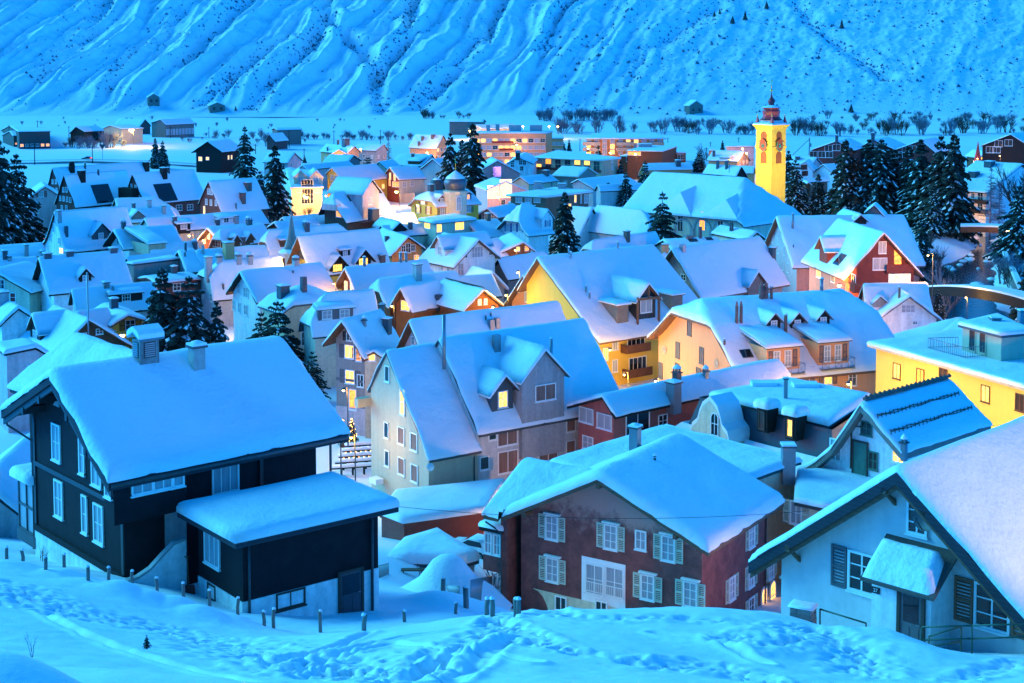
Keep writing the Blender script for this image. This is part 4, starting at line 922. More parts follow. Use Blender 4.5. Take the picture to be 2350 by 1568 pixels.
m = MB(); n = 14; mm = 9; b = 0
for i in range(n+1):
    for j in range(mm+1):
        fy = j/mm; fx = i/n; q = h.q0-d_-.3+(d_-.15)*fy; t = e0+.05+(e1-e0-.1-.25*fy)*fx; zr_ = zo+.1+(zu-zo)*((q-(h.q0-d_-.35))/(d_+.35)); ed = min(fx*(e1-e0), (1-fx)*(e1-e0), (fy)*d_*1.2+.0, (1-fy)*d_*1.1); f = math.sqrt(max(0, 1-(1-min(ed/.4, 1))**2))
        m.v.append(tuple(W(q, t, zr_+.52*f+.05*mn.noise((t*1.5, q*1.5, 2))*f)))
for i in range(n):
    for j in range(mm): m.f.append((i*(mm+1)+j, (i+1)*(mm+1)+j, (i+1)*(mm+1)+j+1, i*(mm+1)+j+1)); m.m.append(0); m.s.append(True)
m.build('snow_cap', ['snow'], po, h.root.location)
c = W(h.q0-d_+.02, (td0+td1)/2, (zt_+zg)/2+.35); doorbox(h.root, c, -h.u, td1-td0-.1, zt_-zg-.8, 'shutgrey', 'glass')
c = fp(h, 'g', (1405,975), 'k5', d_+.02); pl_ = cbox(h.root, 'number_plate', c, (.15, .012, .11), (h.v, h.u, ZU), 'navyboard')
def text(parent, root, s, c, n, size, mat, name='lettering', ext=.006):
    cu = bpy.data.curves.new(name, 'FONT'); cu.body = s; cu.size = size; cu.extrude = ext; cu.align_x = 'CENTER'; cu.align_y = 'CENTER'
    o = bpy.data.objects.new(name, cu); COL.objects.link(o); dg = bpy.context.evaluated_depsgraph_get(); me = bpy.data.meshes.new_from_object(o.evaluated_get(dg)); bpy.data.objects.remove(o)
    me.materials.clear(); me.materials.append(MATS[mat]); o = link(name, me, parent); o.location = Vector(c)-root.location; o.rotation_euler = (math.pi/2, 0, math.atan2(n.x, -n.y)); return o
text(pl_, h.root, '27', c-h.u*.02, -h.u, .17, 'white')
# ---- neighbour behind the chalet, at the edge of the frame
NB = House('pale house with a wide snow roof behind the black chalet', 'k1', (-120,1075), (215,770), (190,1310), Y=82, wall='greylt', trim='navyboard', th=.5, ns=9, nt=8, ext=1.06, og=.5, oe=.6)
# ------------------------------------------------------------------ middle rows
T4 = 'glass','curtain'
def HH(label, k, A, B, C, **kw): return House(label, k, A, B, C, **kw)
G1 = HH('beige steep-roofed house with paired white windows and one lit gable window', 'k3', (370,390), (695,347), (650,1085), E=(255,640), Hr=14.2, wall='greige', oe=.35, og=.12, trim='dmetal', th=.3)
h = G1
for p in [(470,950),(552,990),(472,1145),(555,1190)]: h.win('g', p, 1.15, 1.55, 'blind', cols=1, rows=1)
for p in [(376,915),(380,1095),(381,556)]: h.win('g', p, .8, 1.45, 'glass', cols=1, rows=1)
h.win('g', (478,735), .85, 2.3, 'lit', cols=1, rows=2); band(h, 's', h.gz, h.gz+2.0, .05, 'concrete', 'plinth')
c = fp(h, 's', (655,1150), 'k3', .4); m = MB(); m.lathe((0,0,0), [(.01, .1), (.2, .08), (.36, 0)], 12); m.tube([(0,0,0), (0,0,-.4)], .03, 5); o = m.build('satellite_dish', ['white'], h.root); o.location = c-h.root.location; o.rotation_euler = (1.3, 0, .5)
pipe(h.root, [fp(h, 's', (950,1060), 'k3', .15), fp(h, 's', (935,1090), 'k3', .08), fp(h, 's', (935,1240), 'k3', .08)], .06, 'dmetal', 'drainpipe')
cbox(h.root, 'canopy', fp(h, 'g', (310,1235), 'k3', .6), (.6, .4, .22), (h.v, h.u, ZU), 'snow'); cbox(h.root, 'balcony', fp(h, 'e', (225,735), 'k3', .35), (.7, .35, .4), (h.u, h.v, ZU), 'greige')
pipe(h.root, [fp(h, 's', (742,540), 'k3', -3)+ZU*.2, fp(h, 's', (742,540), 'k3', -3)+ZU*5], .18, 'metal', 'flue')
G2 = HH('grey steep-roofed house with a lit dark dormer and a gabled wall dormer', 'k3', (708,312), (1640,190), (965,920), Hr=15.0, wall='greylt', oe=.5, og=.1, trim='dmetal', th=.35, ns=14)
h = G2
h.dorm((1115,795), 2.3, 2.2, wall='slate', pane='lit', ww=1.05, wh=1.5, th=.4, pitch=1.0, ov=.55)
dm, P_, zb = h.dorm((1375,845), 4.7, 4.1, wall='grey', win=False, th=.4, pitch=1.0, ov=.35, trim='dmetal')
put_window(h.root, P_(.2, -.03, zb+2.7), h.v, 2.3, 1.5, 'blind', cols=2, rows=1)
m = MB(); m.prism([P_(-2.35, -.001, zb-3), P_(2.35, -.001, zb-3), P_(2.35, -.001, zb+.5), P_(-2.35, -.001, zb+.5)], -h.v*1.2); m.build('wall_bay', ['grey'], h.root, h.root.location)
for p, w, hh in [((1050,940),.9,1.1),((1145,945),2.2,1.9),((1335,905),2.2,1.9),((998,1125),1.0,1.2),((1148,1115),2.2,2.0),((1405,1055),2.2,1.6),((1550,870),1.1,1.6),((1548,1020),1.1,1.2)]: h.win('s', p, w, hh, 'blind' if w > 1 else 'glass', k='k3', cols=2 if w > 1.5 else 1, rows=1)
h.chim((1075,400), .8, 1.6, 'metal', cap=0, d=.5); h.chim((1425,470), .32, 2.4, 'metal', kind='pipe')
pipe(h.root, [fp(h, 's', (1275,895), 'k3', .2), fp(h, 's', (1245,920), 'k3', .08), fp(h, 's', (1245,1190), 'k3', .08)], .06, 'dmetal', 'drainpipe')
G3 = HH('long house with a smooth snow roof and a pale pink gable behind the grey house', 'k3', (517,196), (1470,80), (577,352), Hr=13.2, wall='rose', trim='brownwood', ext=3.6, og=.9, oe=.6)
h = G3
h.chim((1042,258), .7, 1.0, 'metal', cap=0); h.chim((1080,250), .6, 1.1, 'metal', cap=0); h.chim((1008,212), .2, .5, 'dmetal', kind='pipe'); h.chim((1040,190), .2, .4, 'dmetal', kind='pipe'); h.win('g', (545,345), .7, 1.0)
G4 = HH('taupe three-storey house with dark shutters and lit windows beside the street', 'c2', (872,1218), (1240,1118), (1075,1560), E=(700,1430), Hr=13.0, wall='taupe', trim='brownwood', og=1.5, oe=.7, th=.4, gmat='taupe')
h = G4
h.win('g', (945,1525), 1.25, 1.5, 'lit', cols=2, rows=1, sh='shutgrey'); h.win('g', (1030,1555), .8, 1.4, 'litwarm', cols=1, rows=1, sh='shutgrey'); h.win('g', (945,1385), .8, 1.0, 'glass', cols=2, rows=1, sh='dwood')
h.win('g', (143,575), 1.25, 1.5, 'lit', k='k3', cols=2, rows=1, sh='shutgrey'); h.win('g', (210,600), .9, 1.4, 'glass', k='k3', cols=2, rows=1)
h.win('g', (160,720), 1.0, 2.3, 'litwarm', k='k3', cols=1, rows=1); band(h, 'g', h.gz, h.gz+3.4, .05, 'rose', 'ground_floor_facing'); band(h, 'g', h.gz+6.2, h.gz+6.5, .06, 'shutgrey', 'belt_moulding')
h.chim((1288,1325), .9, 1.5, 'slate'); h.chim((1080,1285), .4, 1.0, 'metal', kind='hood')
for p in [(1400,1095),(1440,1120),(1480,1150),(1540,1170)]: h.chim(p, .5, .25, 'stone')
G4b = HH('', 'c2', (1165,1500), (1330,1430), (1255,1550), Y=G4.A.y-1, wall='tan', trim='brownwood', og=.3, oe=.3, th=.3, ext=1.3, L=3.2, root=G4.root, pre='wing_')
G4b.win('g', (1150,1560), .9, 1.2, 'lit', cols=1, rows=2)
G5 = HH('broad ivory house with timber-framed loggia dormer and lit balconies', 'c3', (412,645), (1478,536), (985,1415), E=(330,780), Hr=15.5, wall='yellow', trim='eavewood', oe=.9, og=.9, th=.42, ns=16, nt=12, exE=2.2)
h = G5
d_, P_, zb = h.dorm((1405,1225), 3.3, 3.2, wall='blackpaint', win=False, trim='eavewood', pitch=1.0, ov=.6, th=.4)
for x in (-1.9, 1.75): cbox(h.root, 'loggia_post', P_(x, -.55, zb+1.5), (.12, .12, 1.9), (h.u, h.v, ZU), 'eavewood')
cbox(h.root, 'loggia_beam', P_(0, -.55, zb+3.1), (2.0, .1, .14), (h.u, h.v, ZU), 'eavewood'); cbox(h.root, 'loggia_strut', P_(0, -.55, zb+3.9), (.08, .08, .8), (h.u, h.v, ZU), 'eavewood'); put_window(h.root, P_(0, -.03, zb+2.2), h.v, 2.0, 2.0, 'curtain', cols=2, rows=1)
h.dorm((1195,1262), 1.9, 2.6, 'box', wall='greywood', win=False, th=.3); h.dorm((1690,1165), 1.9, 2.6, 'box', wall='greywood', win=False, th=.3)
for p in [(893,1045),(860,985),(722,675),(705,630),(1150,580)]: h.chim(p, .3, .8, 'metal', kind='pipe')
for p in [(1130,1455)]: h.win('s', p, .9, 1.5, 'curtain', k='c3', cols=2, rows=1)
for p, z in [((1965,335),0),((1975,490),0)]:
    h.win('s', p, 3.0, 1.7, 'glass', k='k3', cols=4, rows=1); c = fp(h, 's', p, 'k3', .6); m = MB(); m.box(c-ZU*1.5, (2.0, .6, .08), (h.u, h.v, ZU)); m.box(c-ZU*1.0+h.v*.6, (2.0, .04, .5), (h.u, h.v, ZU)); m.box(c-ZU*1.0-h.u*2, (.04, .6, .5), (h.u, h.v, ZU)); m.build('balcony', ['brownwood'], h.root, h.root.location)
for p in [(1830,365),(1830,505),(1770,430)]: h.win('s', p, .9, 1.6, 'lit' if p[0] == 1770 else 'curtain', k='k3', cols=2, rows=1)
G5b = HH('timber-eaved gable end lit from below, lower half of the broad ivory house', 'c3', (287,800), (475,768), (405,1052), E=(112,1080), Hr=12.6, wall='pink', trim='eavewood', oe=.5, og=1.1, th=.4, ext=1.5)
G5b.win('g', (330,1025), 1.0, 1.5, 'curtain', cols=2, rows=1); G5b.win('g', (243,968), .5, .4, 'litwarm', cols=1, rows=1)
G6 = HH('pink half-hipped house with two balcony dormers and three hooded lucarnes', 'k6', (215,335), (1262,262), (560,850), E=(-55,565), Hr=13.6, wall='pink', trim='eavewood', prof='gam', og=1.2, oe=.8, th=.42, ns=16, nt=12, hf=(1.9,1.6), hb=(1.9,1.6), fl=.3)
h = G6
for p, w in [((218,520),1.0),((144,665),1.0),((295,700),1.0),((34,795),1.0),((140,800),1.0),((275,830),1.0)]: h.win('g', p, w, 1.9, 'shutgrey', cols=2, rows=1, fm='shutgrey')
for p in [(57,665),(390,750)]:
    m = MB(); n_ = 14; 
    for r0, r1, dd in ((0, .38, .02), (.38, .52, .07)):
        for i in range(n_):
            a0, a1 = 6.2832*i/n_, 6.2832*(i+1)/n_; q = lambda r, a: Vector((r*math.cos(a), -dd, r*math.sin(a)))
            m.face([q(r0, a0), q(r1, a0), q(r1, a1), q(r0, a1)], 0 if dd < .05 else 1)
    m.box((0, -.05, 0), (.04, .03, .4), None, 1); m.box((0, -.05, 0), (.4, .03, .04), None, 1)
    o = m.build('round_window', ['curtain', 'tan'], h.root); c, n_ = fp(h, 'g', p, 'k6', .01), -h.u; o.location = c-h.root.location; o.rotation_euler = (0, 0, math.atan2(n_.x, -n_.y))
for p, w in [((815,792),4.2),((1135,757),4.0)]:
    d_, P_, zb = h.dorm(p, w, 2.9, 'shed', wall='pink', win=False, th=.35, trim='dmetal')
    for x in (-.85, .55): put_window(h.root, P_(x, -.02, zb+1.65), h.v, .85, 1.8, 'curtain', cols=2, rows=3)
    for x in (-1.6, 1.45): q = link('shutter', shutmesh(.55, 1.9, 'shutgrey'), d_); q.location = P_(x, -.02, zb+1.65)-h.root.location; q.rotation_euler = (0, 0, math.atan2(h.v.x, -h.v.y))
    m = MB()
    for x in [-2.1+4.2*i/5 for i in range(6)]: m.tube([P_(x, -1.0, zb+.1), P_(x, -1.0, zb+1.15)], .03, 5)
    for z in (.2, 1.15): m.tube([P_(-2.1, -1.0, zb+z), P_(2.1, -1.0, zb+z)], .035, 5); m.tube([P_(-2.1, -1.0, zb+z), P_(-2.1, 0, zb+z)], .03, 5); m.tube([P_(2.1, -1.0, zb+z), P_(2.1, 0, zb+z)], .03, 5)
    for i in (0, 2, 4): m.tube([P_(-2.1+.84*i, -1.0, zb+.2), P_(-1.26+.84*i, -1.0, zb+1.15)], .02, 4); m.tube([P_(-2.1+.84*i, -1.0, zb+1.15), P_(-1.26+.84*i, -1.0, zb+.2)], .02, 4)
    m.box(P_(0, -.55, zb+.02), (2.15, .55, .06), (h.u, h.v, ZU), 1); m.build('balcony', ['metal', 'tan'], h.root, h.root.location)
for p in [(755,532),(905,525),(1070,505)]: h.dorm(p, 1.7, 1.25, 'gable', wall='dwood', th=.1, pane='curtain', ww=.8, wh=1.0, ov=.35, trim='metal', pitch=1.0, rows=3)
h.chim((532,488), .55, 2.3, 'brick', kind='twin'); h.chim((830,550), .45, 2.3, 'brick', kind='pipe'); h.chim((690,335), .9, 1.6, 'brick', kind='twin'); h.chim((740,340), .4, 1.6, 'brick', kind='pipe'); h.chim((1060,262), .5, 1.4, 'metal', kind='pipe')
h.chim((440,632), .3, .5, 'brick', kind='pipe'); h.skylight((580,690), 1.2, 1.0)
for p in [(955,830),(1100,830),(1255,840)]: h.win('s', p, 1.1, 1.9, 'lit' if p[0] == 1100 else 'shutgrey', cols=2, rows=2, sh='shutgrey' if p[0] < 1200 else None)
G7 = HH('grey steep house with a broad blue-white roof beyond the loggia house', 'c3', (1637,566), (2448,460), (1910,1025), E=(1560,690), Hr=14.8, wall='grey', trim='eavewood', og=1.0, oe=.6, ns=12, exE=3.2)
h = G7; h.win('g', (1748,848), 1.0, .9); h.win('g', (1640,820), .6, .9); h.chim((1740,600), .8, .9, 'metal', cap=0)
h.dorm((640,290), 3.4, 1.4, wall='greywood', win=False, k='k6', pitch=.9, ov=.5, trim='eavewood'); h.chim((745,60), .9, 1.3, 'slate', k='k6')
G8 = HH('ochre-pink mountain inn with a long roof and wide end gable', 'c4', (90,838), (1258,838), (245,1300), E=(-35,1125), Hr=13.4, yaw=6, wall='salmon', trim='eavewood', og=.9, oe=.7, ns=14, nt=10, gmat='rose')
h = G8
for p, w in [((112,1010),.9),((60,1050),.9),((112,1150),1.1),((170,1165),1.1),((155,1300),1.0),((203,1320),1.2)]: h.win('g', p, w, 1.7, 'curtain', cols=2, rows=1)
h.chim((243,955), .5, 3.0, 'metal', kind='pipe'); h.chim((610,1000), .4, 1.0, 'metal', kind='pipe'); h.chim((250,1135), .25, .4, 'dmetal', kind='pipe'); h.chim((808,910), .4, 1.0, 'metal', kind='pipe')
h.dorm((860,925), 2.2, 1.0, wall='dwood', win=False)
G8b = HH('dark red boarded chalet gable with lit attic loggia beside the river', 'c4', (1078,982), (770,890), (715,1405), E=(1432,1375), Hr=16.2, wall='salmon', trim='eavewood', og=1.0, oe=1.0, gmat='redwood', ns=12, nt=10, L=19)
h = G8b
h.win('g', (1060,1135), 1.2, 1.8, 'curtain', cols=2, rows=1); h.win('g', (1037,1285), 2.2, 1.8, 'curtain', cols=2, rows=1); h.win('g', (1215,1420), 3.4, 1.5, 'litpale', cols=4, rows=1)
m = MB(); o_, n_ = h.face('g'); pts = [onplane(px('c4', p), o_-h.u*.03, n_) for p in [(1168,1300),(1168,1160),(1232,1225),(1232,1300)]]; m.prism(pts, -h.u*.04); m.build('loggia_opening', ['litwarm'], h.root, h.root.location)
c = fp(h, 'g', (1218,1325), 'c4', .5); m = MB(); m.box(c, (2.0, .06, .6), (h.v, h.u, ZU)); m.box(c+h.u*.4-ZU*.6, (2.0, .45, .06), (h.v, h.u, ZU)); m.build('balcony', ['redwood'], h.root, h.root.location)
h.dorm((520,1270), 3.4, 2.6, wall='redwood', win=False, ov=.6, trim='eavewood', pitch=.9, nw=2); h.skylight((672,1245), 2.2, 1.9)
for p in [(800,1440)]: h.win('s', p, 1.6, 2.0, 'glass', k='c4', cols=2, rows=1); h.win('s', (610,1410), 1.6, 1.4, 'glass', k='c4', cols=3, rows=1); h.win('s', (480,1370), 2.0, 1.4, 'litwarm', k='c4', cols=3, rows=1)
c = fp(h, 's', (800,1500), 'c4', .5); cbox(h.root, 'balcony', c, (1.6, .5, .55), (h.u, h.v, ZU), 'redwood')
G8c = HH('snow-covered ridge gable peeking over the inn roof', 'c4', (985,735), (1010,705), (1085,840), E=(895,805), Hr=16, wall='greywood', trim='dwood', L=5, og=.4, oe=.4, th=.35)
G9 = HH('white-rendered house with a shingled cross gable by the arched bridge', 'k6', (1322,232), (1738,224), (1345,400), E=(1290,330), Hr=10.5, wall='salmon', trim='dwood', og=.4, oe=.6, ns=9, ext=1.3)
h = G9; h.auto('g', 1, 3, .7, 1.1); h.dorm((1430,400), 1.9, 1.0, 'gable', wall='grey', win=False)
G9b = HH('white gable wing with a triple window above the yellow building', 'k6', (1622,305), (1530,250), (1402,462), E=(1836,468), Hr=9.6, wall='white', trim='shutgrey', og=.7, oe=.7, L=9, th=.38)
h = G9b; h.win('g', (1612,402), 1.9, 1.1, 'curtain', cols=3, rows=2); h.win('g', (1655,492), .7, .5); h.chim((1555,330), .4, 1.6, 'brick', kind='pipe')
h.win('s', (1420,545), .8, 1.4, 'litwarm', k='k6')
G9c = HH('snow-roofed porch gable below the white wing', 'k6', (1497,490), (1440,455), (1430,570), E=(1555,528), Hr=4.2, wall='greylt', L=4, og=.3, oe=.3, th=.35, trim='metal')
# yellow flat-roofed building, penthouse
YB = Flat('yellow floodlit flat-roofed building with a railed roof terrace', 'k6', [(1350,604), (2560,938), (2700,640), (1900,530)], 11.5, wall='yellow', fascia='tan', ov=.7, th=.4)
h = YB
for p in [(1540,800),(1690,835),(1835,835),(2105,945),(2325,1000)]: h.win(0, p, 1.15, 1.6, 'lit' if p[0] in (1540, 2105) else 'litwarm' if p[0] == 1690 else 'dimglass', cols=2, rows=1, fm='brownwood')
PH = Flat('', 'k6', [(1930,478), (2205,548), (2420,528), (2180,425)], 0, zabs=YB.z+3.0, wall='greige', root=YB.root, pre='penthouse_', ov=.35, th=.4, gz=YB.z-.5)
for p in [(2022,600),(2088,612)]: PH.win(0, p, 1.0, 2.3, 'glass', cols=1, rows=1, fm='greige')
PH.chim((2165,478), .9, .25, 'stone'); PH.chim((2345,480), .9, 1.0, 'metal')
m = MB(); Z = YB.z+.02; P0, P1, P2 = [atZ(px('k6', p), Z) for p in [(1930,650),(1738,655),(1975,718)]]; P3 = atZ(px('k6', (2190,700)), Z)
for a, b in ((P0, P1), (P1, P2), (P2, P3)):
    n_ = max(4, int((b-a).length/.28))
    for i in range(n_+1): p = a.lerp(b, i/n_); m.tube([p, p+ZU*1.05], .022, 4, cap=False)
    m.tube([a+ZU*1.05, b+ZU*1.05], .035, 5); m.tube([a+ZU*.12, b+ZU*.12], .03, 5)
m.build('roof_railing', ['metal'], YB.root, YB.root.location)
HH('pyramid snow roof beyond the flat roof terrace', 'k6', (1722,482), (1735,480), (1450,578), E=(1900,552), Hr=9.5, wall='cream', L=9, og=.5, oe=.5, th=.4, hf=(3.0,6), hb=(3.0,3), nt=8)
# mansard and its tan gable
MS = Flat('slate mansard house with a flat snow deck and two snow-hooded dormers', 'k6', [(345,925), (1105,1108), (1375,935), (850,832)], 10.6, wall='slate', fascia='dmetal', ov=-.6, th=.55, gz=-34.2)
h = MS
# flared skirt roof with snow ledge and walls
m = MB(); sn = MB(); zt_ = h.z-.9
for i in range(4):
    a, b = h.In[i], h.In[(i+1) % 4]; na, nb = h.nr[i-1]+h.nr[i], h.nr[i]+h.nr[(i+1) % 4]
    rows = [(0, 0), (.7, -2.2), (1.5, -3.1), (2.6, -3.6)]
    for (d0, z0), (d1, z1) in zip(rows[:-1], rows[1:]):
        q = [a+na*d0, b+nb*d0, b+nb*d1, a+na*d1]; zz = [zt_+z0, zt_+z0, zt_+z1, zt_+z1]; m.face([(p.x, p.y, z) for p, z in zip(q, zz)], 0)
    a1, b1 = a+na*2.1, b+nb*2.1; m.face([(a1.x, a1.y, -40.5), (b1.x, b1.y, -40.5), (b1.x, b1.y, zt_-3.7), (a1.x, a1.y, zt_-3.7)], 1)
    for (d0, z0), (d1, z1) in zip([(.85, -2.15), (1.1, -1.95), (1.7, -2.5), (2.45, -2.95), (2.7, -3.15)], [(1.1, -1.95), (1.7, -2.5), (2.45, -2.95), (2.7, -3.15), (2.7, -3.6)]):
        q = [a+na*d0, b+nb*d0, b+nb*d1, a+na*d1]; zz = [zt_+z0, zt_+z0, zt_+z1, zt_+z1]
        n_ = 8
        for j in range(n_):
            f0, f1 = j/n_, (j+1)/n_; e = lambda p, r, f, z: (p.x+(r.x-p.x)*f, p.y+(r.y-p.y)*f, z+.12*mn.noise((p.x+(r.x-p.x)*f, p.y+(r.y-p.y)*f, 1)))
            sn.face([e(q[0], q[1], f0, zz[0]), e(q[0], q[1], f1, zz[0]), e(q[3], q[2], f1, zz[3]), e(q[3], q[2], f0, zz[3])], 0, True)
mo = m.build('mansard_skirt', ['slate', 'tan'], h.root, h.root.location); sn.build('snow_ledge', ['snow'], mo, h.root.location)
for p, pn in [((685,1130),'dimglass'),((865,1180),'lit')]:
    c = onplane(px('k6', p), h.In[0]+h.nr[0]*1.1, h.nr[0]); u = (h.P[1]-h.P[0]).normalized(); n_ = h.nr[0]; m = MB(); m.box(c-n_*.6+ZU*.25, (.55, .7, 1.0), (u, n_, ZU)); d_ = m.build('dormer', ['dwood'], h.root, h.root.location)
    m = MB(); snowslab(m, subdiv([c+u*x+n_*y for x, y in ((-.75,.3),(.75,.3),(.75,-1.3),(-.75,-1.3))], 3), c.z+1.27, .7); m.build('snow_cap', ['snow'], d_, h.root.location); put_window(h.root, c+n_*.12+ZU*.25, n_, .65, 1.5, pn, cols=1, rows=1, fm='dframe')
h.chim((830,975), .3, 1.7, 'metal'); 
for p in [(690,880),(955,888)]: P_ = atZ(px('k6', p), h.z+.12); cbox(h.root, 'roof_light', P_, (1.1, .7, .22), None, ['snow'])
o_, u, n_ = h.In[0]+h.nr[0]*3.0, (h.In[1]-h.In[0]).normalized(), h.nr[0]
m = MB(); c = onplane(px('k6',(345,1100)), o_, n_); pr = [(-2.2,-4),(-2.2,.2),(-2.0,.9),(-1.4,1.4),(-1.15,2.2),(-.8,2.9),(0,3.5),(.8,2.9),(1.15,2.2),(1.4,1.4),(2.0,.9),(2.2,.2),(2.2,-4)]
m.prism([c+u*x+ZU*(z-2.0) for x, z in pr], -n_*2.6); bg_ = m.build('baroque_gable', ['cream'], h.root, h.root.location); put_window(h.root, onplane(px('k6',(380,1135)), o_, n_)+n_*.02, n_, .9, 1.9, 'glass', cols=2, rows=3, style='arch')
m = MB()
for (x0, z0), (x1, z1) in zip(pr[1:-2], pr[2:-1]): m.prism([c+u*x0+ZU*(z0-1.98), c+u*x1+ZU*(z1-1.98), c+u*x1+ZU*(z1-1.62), c+u*x0+ZU*(z0-1.62)], -n_*2.7)
m.build('snow_cap', ['snow'], bg_, h.root.location)
# curved-gable house
CG = HH('white house with a bell-curved gable, green door and snow guards', 'k6', (1308,985), (1882,832), (1572,1295), E=(905,1400), Hr=13.2, wall='white', trim='greywood', profE='bell2', og=.9, oe=.4, ns=14, nt=10, th=.34, fl=.5, gmat='white')
h = CG
h.win('g', (1347,1165), .95, 1.0, 'glass', cols=2, rows=2, fm='doorgreen'); h.win('g', (1150,1300), 1.0, 1.6, 'curtain', cols=2, rows=3); h.win('g', (1390,1370), .8, 1.3, 'dimglass', fm='doorgreen'); h.win('g', (1550,1340), 1.0, 1.0, 'lit', cols=2, rows=2)
doorbox(h.root, fp(h, 'g', (1308,1355), 'k6'), -h.u, 1.1, 2.3, 'doorgreen'); pipe(h.root, [fp(h, 'g', (1310,1155), 'k6', .1), fp(h, 'g', (1250,1150), 'k6', .1), fp(h, 'g', (1245,1420), 'k6', .1)], .06, 'rust', 'drainpipe')
m = MB()
for i in range(20): q = h.L*(.06+.92*i/19); m.lathe(h.W(q, 0, h.zr-.05), [(.16, 0), (.2, .12), (.05, .3)], 6)
m.box(h.W(h.L/2, 0, h.zr), (h.L*.46, .14, .1), (h.u, h.v, ZU)); m.build('ridge_tiles', ['tile'], h.roof, h.root.location)
for ff in (.36, .68):
    m = MB(); t = h.a*ff; z = lambda q: h.zt(q, t)+.1
    m.tube([h.W(q, t, z(q)+.06*math.sin(q*3)) for q in [h.L*(.02+.9*i/14) for i in range(15)]], .035, 5)
    m.tube([h.W(q, t+.1, z(q)-.05+.05*math.sin(q*2)) for q in [h.L*(.02+.9*i/14) for i in range(15)]], .03, 5)
    for i in range(22): q = h.L*(.02+.9*i/21); m.tube([h.W(q, t+.1, z(q)-.3), h.W(q, t, z(q)+.12)], .03, 4)
    m.build('snow_guard', ['rust'], h.roof, h.root.location)
h.chim((1585,1300), .4, 1.0, 'metal', kind='hood')
FL = Flat('low annex with a flat snow roof under the curved gable', 'k5', [(905,195), (885,375), (1100,420), (1500,290), (1340,170)], 8.0, wall='cream', ov=.4, th=.4); FL.win(1, (838+60,480), .9, 1.6, 'curtain', k='k5', sh='shutgreen')
FL.chim((845,240), .9, 2.1, 'metal', k='k5')
# roof behind the brown house
BB = HH('low snow roof with a tin chimney behind the brown house', 'k3', (2130,868), (2995,1085), (1420,1088), Hr=10.2, wall='cream', trim='dmetal', og=.3, oe=.4, ns=12, th=.4, exE=.04)
# red house
RD = HH('red rendered house with a low roof and paired white windows', 'k3', (1750,676), (2880,445), (1828,803), E=(1525,738), Hr=10.4, wall='red', trim='dwood', og=.7, oe=.8, ns=12, th=.36)
h = RD; h.win('g', (1650,820), 1.9, 1.4, 'curtain', cols=2, rows=1); h.win('g', (1765,860), 1.9, 1.4, 'curtain', cols=2, rows=1); h.win('s', (1975,865), 3.0, 2.2, 'glass', cols=2, rows=1); h.win('g', (1660,995), 1.4, 1.2, 'curtain'); h.win('s', (2135,855), 1.2, 1.2, 'glass')
h.chim((2205,830), 1.15, 2.0, 'metal'); h.chim((2225,600), .7, 1.5, 'dmetal', kind='hood'); h.chim((320,835), .5, 1.0, 'metal', k='k6', kind='hood')
HH('small snow lean-to at the end of the red house roof', 'k6', (-40,1000), (250,955), (110,1130), Hr=7.5, wall='red', og=.3, oe=.4, th=.4)
# corrugated shed, garden garage
SHD = Flat('red corrugated shed with a deep snow roof beside the lane', 'k3', [(330,1408), (482,1468), (1020,1395), (1130,1215), (430,1285)], 0, zabs=-35.0, wall='redmetal', fascia='redmetal', ov=.15, th=.55, gz=-39)
GR = Flat('garage half buried under smooth snow in the garden', 'k4', [(380,735), (850,745), (965,715), (700,565), (480,625)], 0, zabs=-33.3, wall='concrete', fascia='dmetal', ov=.25, th=.75, gz=-37)
# ------------------------------------------------------------------ houses left of the centre
L1 = HH('wide blue-white roof with a single red-framed lucarne', 'c1', (347,648), (1112,590), (445,980), E=(275,893), Hr=12.4, wall='white', og=.9, oe=.6, ns=12)
L1.dorm((778,888), 1.7, 1.3, wall='dwood', pitch=1.1, trim='shutred', pane='curtain', ov=.4); L1.auto('g', 2, 3, .9, 1.2)
for p in [(430,650),(630,632),(1030,600)]: L1.chim(p, 1.2, .25, 'slate')
L2 = HH('tall white house with a bell-cast roof and one dark gabled dormer', 'c1', (490,236), (1147,186), (615,603), E=(385,520), Hr=14.0, wall='white', profE='bell', prof='bell', og=.4, oe=.5, ns=12)
h = L2
for p in [(494,330),(490,410),(460,490),(540,515),(435,580)]: h.win('g', p, .9, 1.2, 'curtain')
h.win('g', (560,605), 1.6, 1.1, 'lit'); h.dorm((920,505), 3.4, 1.6, wall='slate', pitch=1.0, ov=.6, pane='curtain', ww=1.0)
h.chim((537,325), .9, 2.0, 'concrete'); h.chim((605,465), .6, 2.0, 'slate', cap=0)
L3 = HH('black-gabled house with a long smooth roof below the white bell-roofed house', 'c1', (1033,398), (1582,357), (1120,575), E=(935,540), Hr=11.2, wall='white', og=1.4, oe=.6, ns=11, gmat='white')
L3.chim((1125,390), .8, 1.6, 'slate', kind='hood'); L3.chim((1310,545), .4, 1.8, 'slate', cap=0); L3.win('g', (1075,515), .9, 1.2)
L4 = HH('dark-gabled house with a broad shed dormer beside the spruces', 'c1', (648,940), (1410,872), (690,1130), E=(622,1062), Hr=9.8, wall='greylt', og=.4, oe=.6, ns=12, ext=1.25)
h = L4; h.dorm((1150,1078), 4.6, 1.5, 'shed', wall='dwood', trim='dwood', th=.4, ww=1.2, wh=1.0, fm='frame', cols=3, nw=1); h.chim((1028,1045), .35, 2.2, 'metal', cap=0); h.chim((965,890), .9, .3, 'stone')
L5 = HH('brown boarded gable house with a flagpole and a dark side dormer', 'c1', (812,1208), (487,1083), (480,1545), E=(1203,1440), Hr=10.3, wall='brownwood', trim='brownwood', og=.7, oe=.6, ns=12, th=.42)
h = L5; h.win('g', (745,1385), 1.2, .8, 'curtain'); h.win('g', (905,1340), .9, .7)
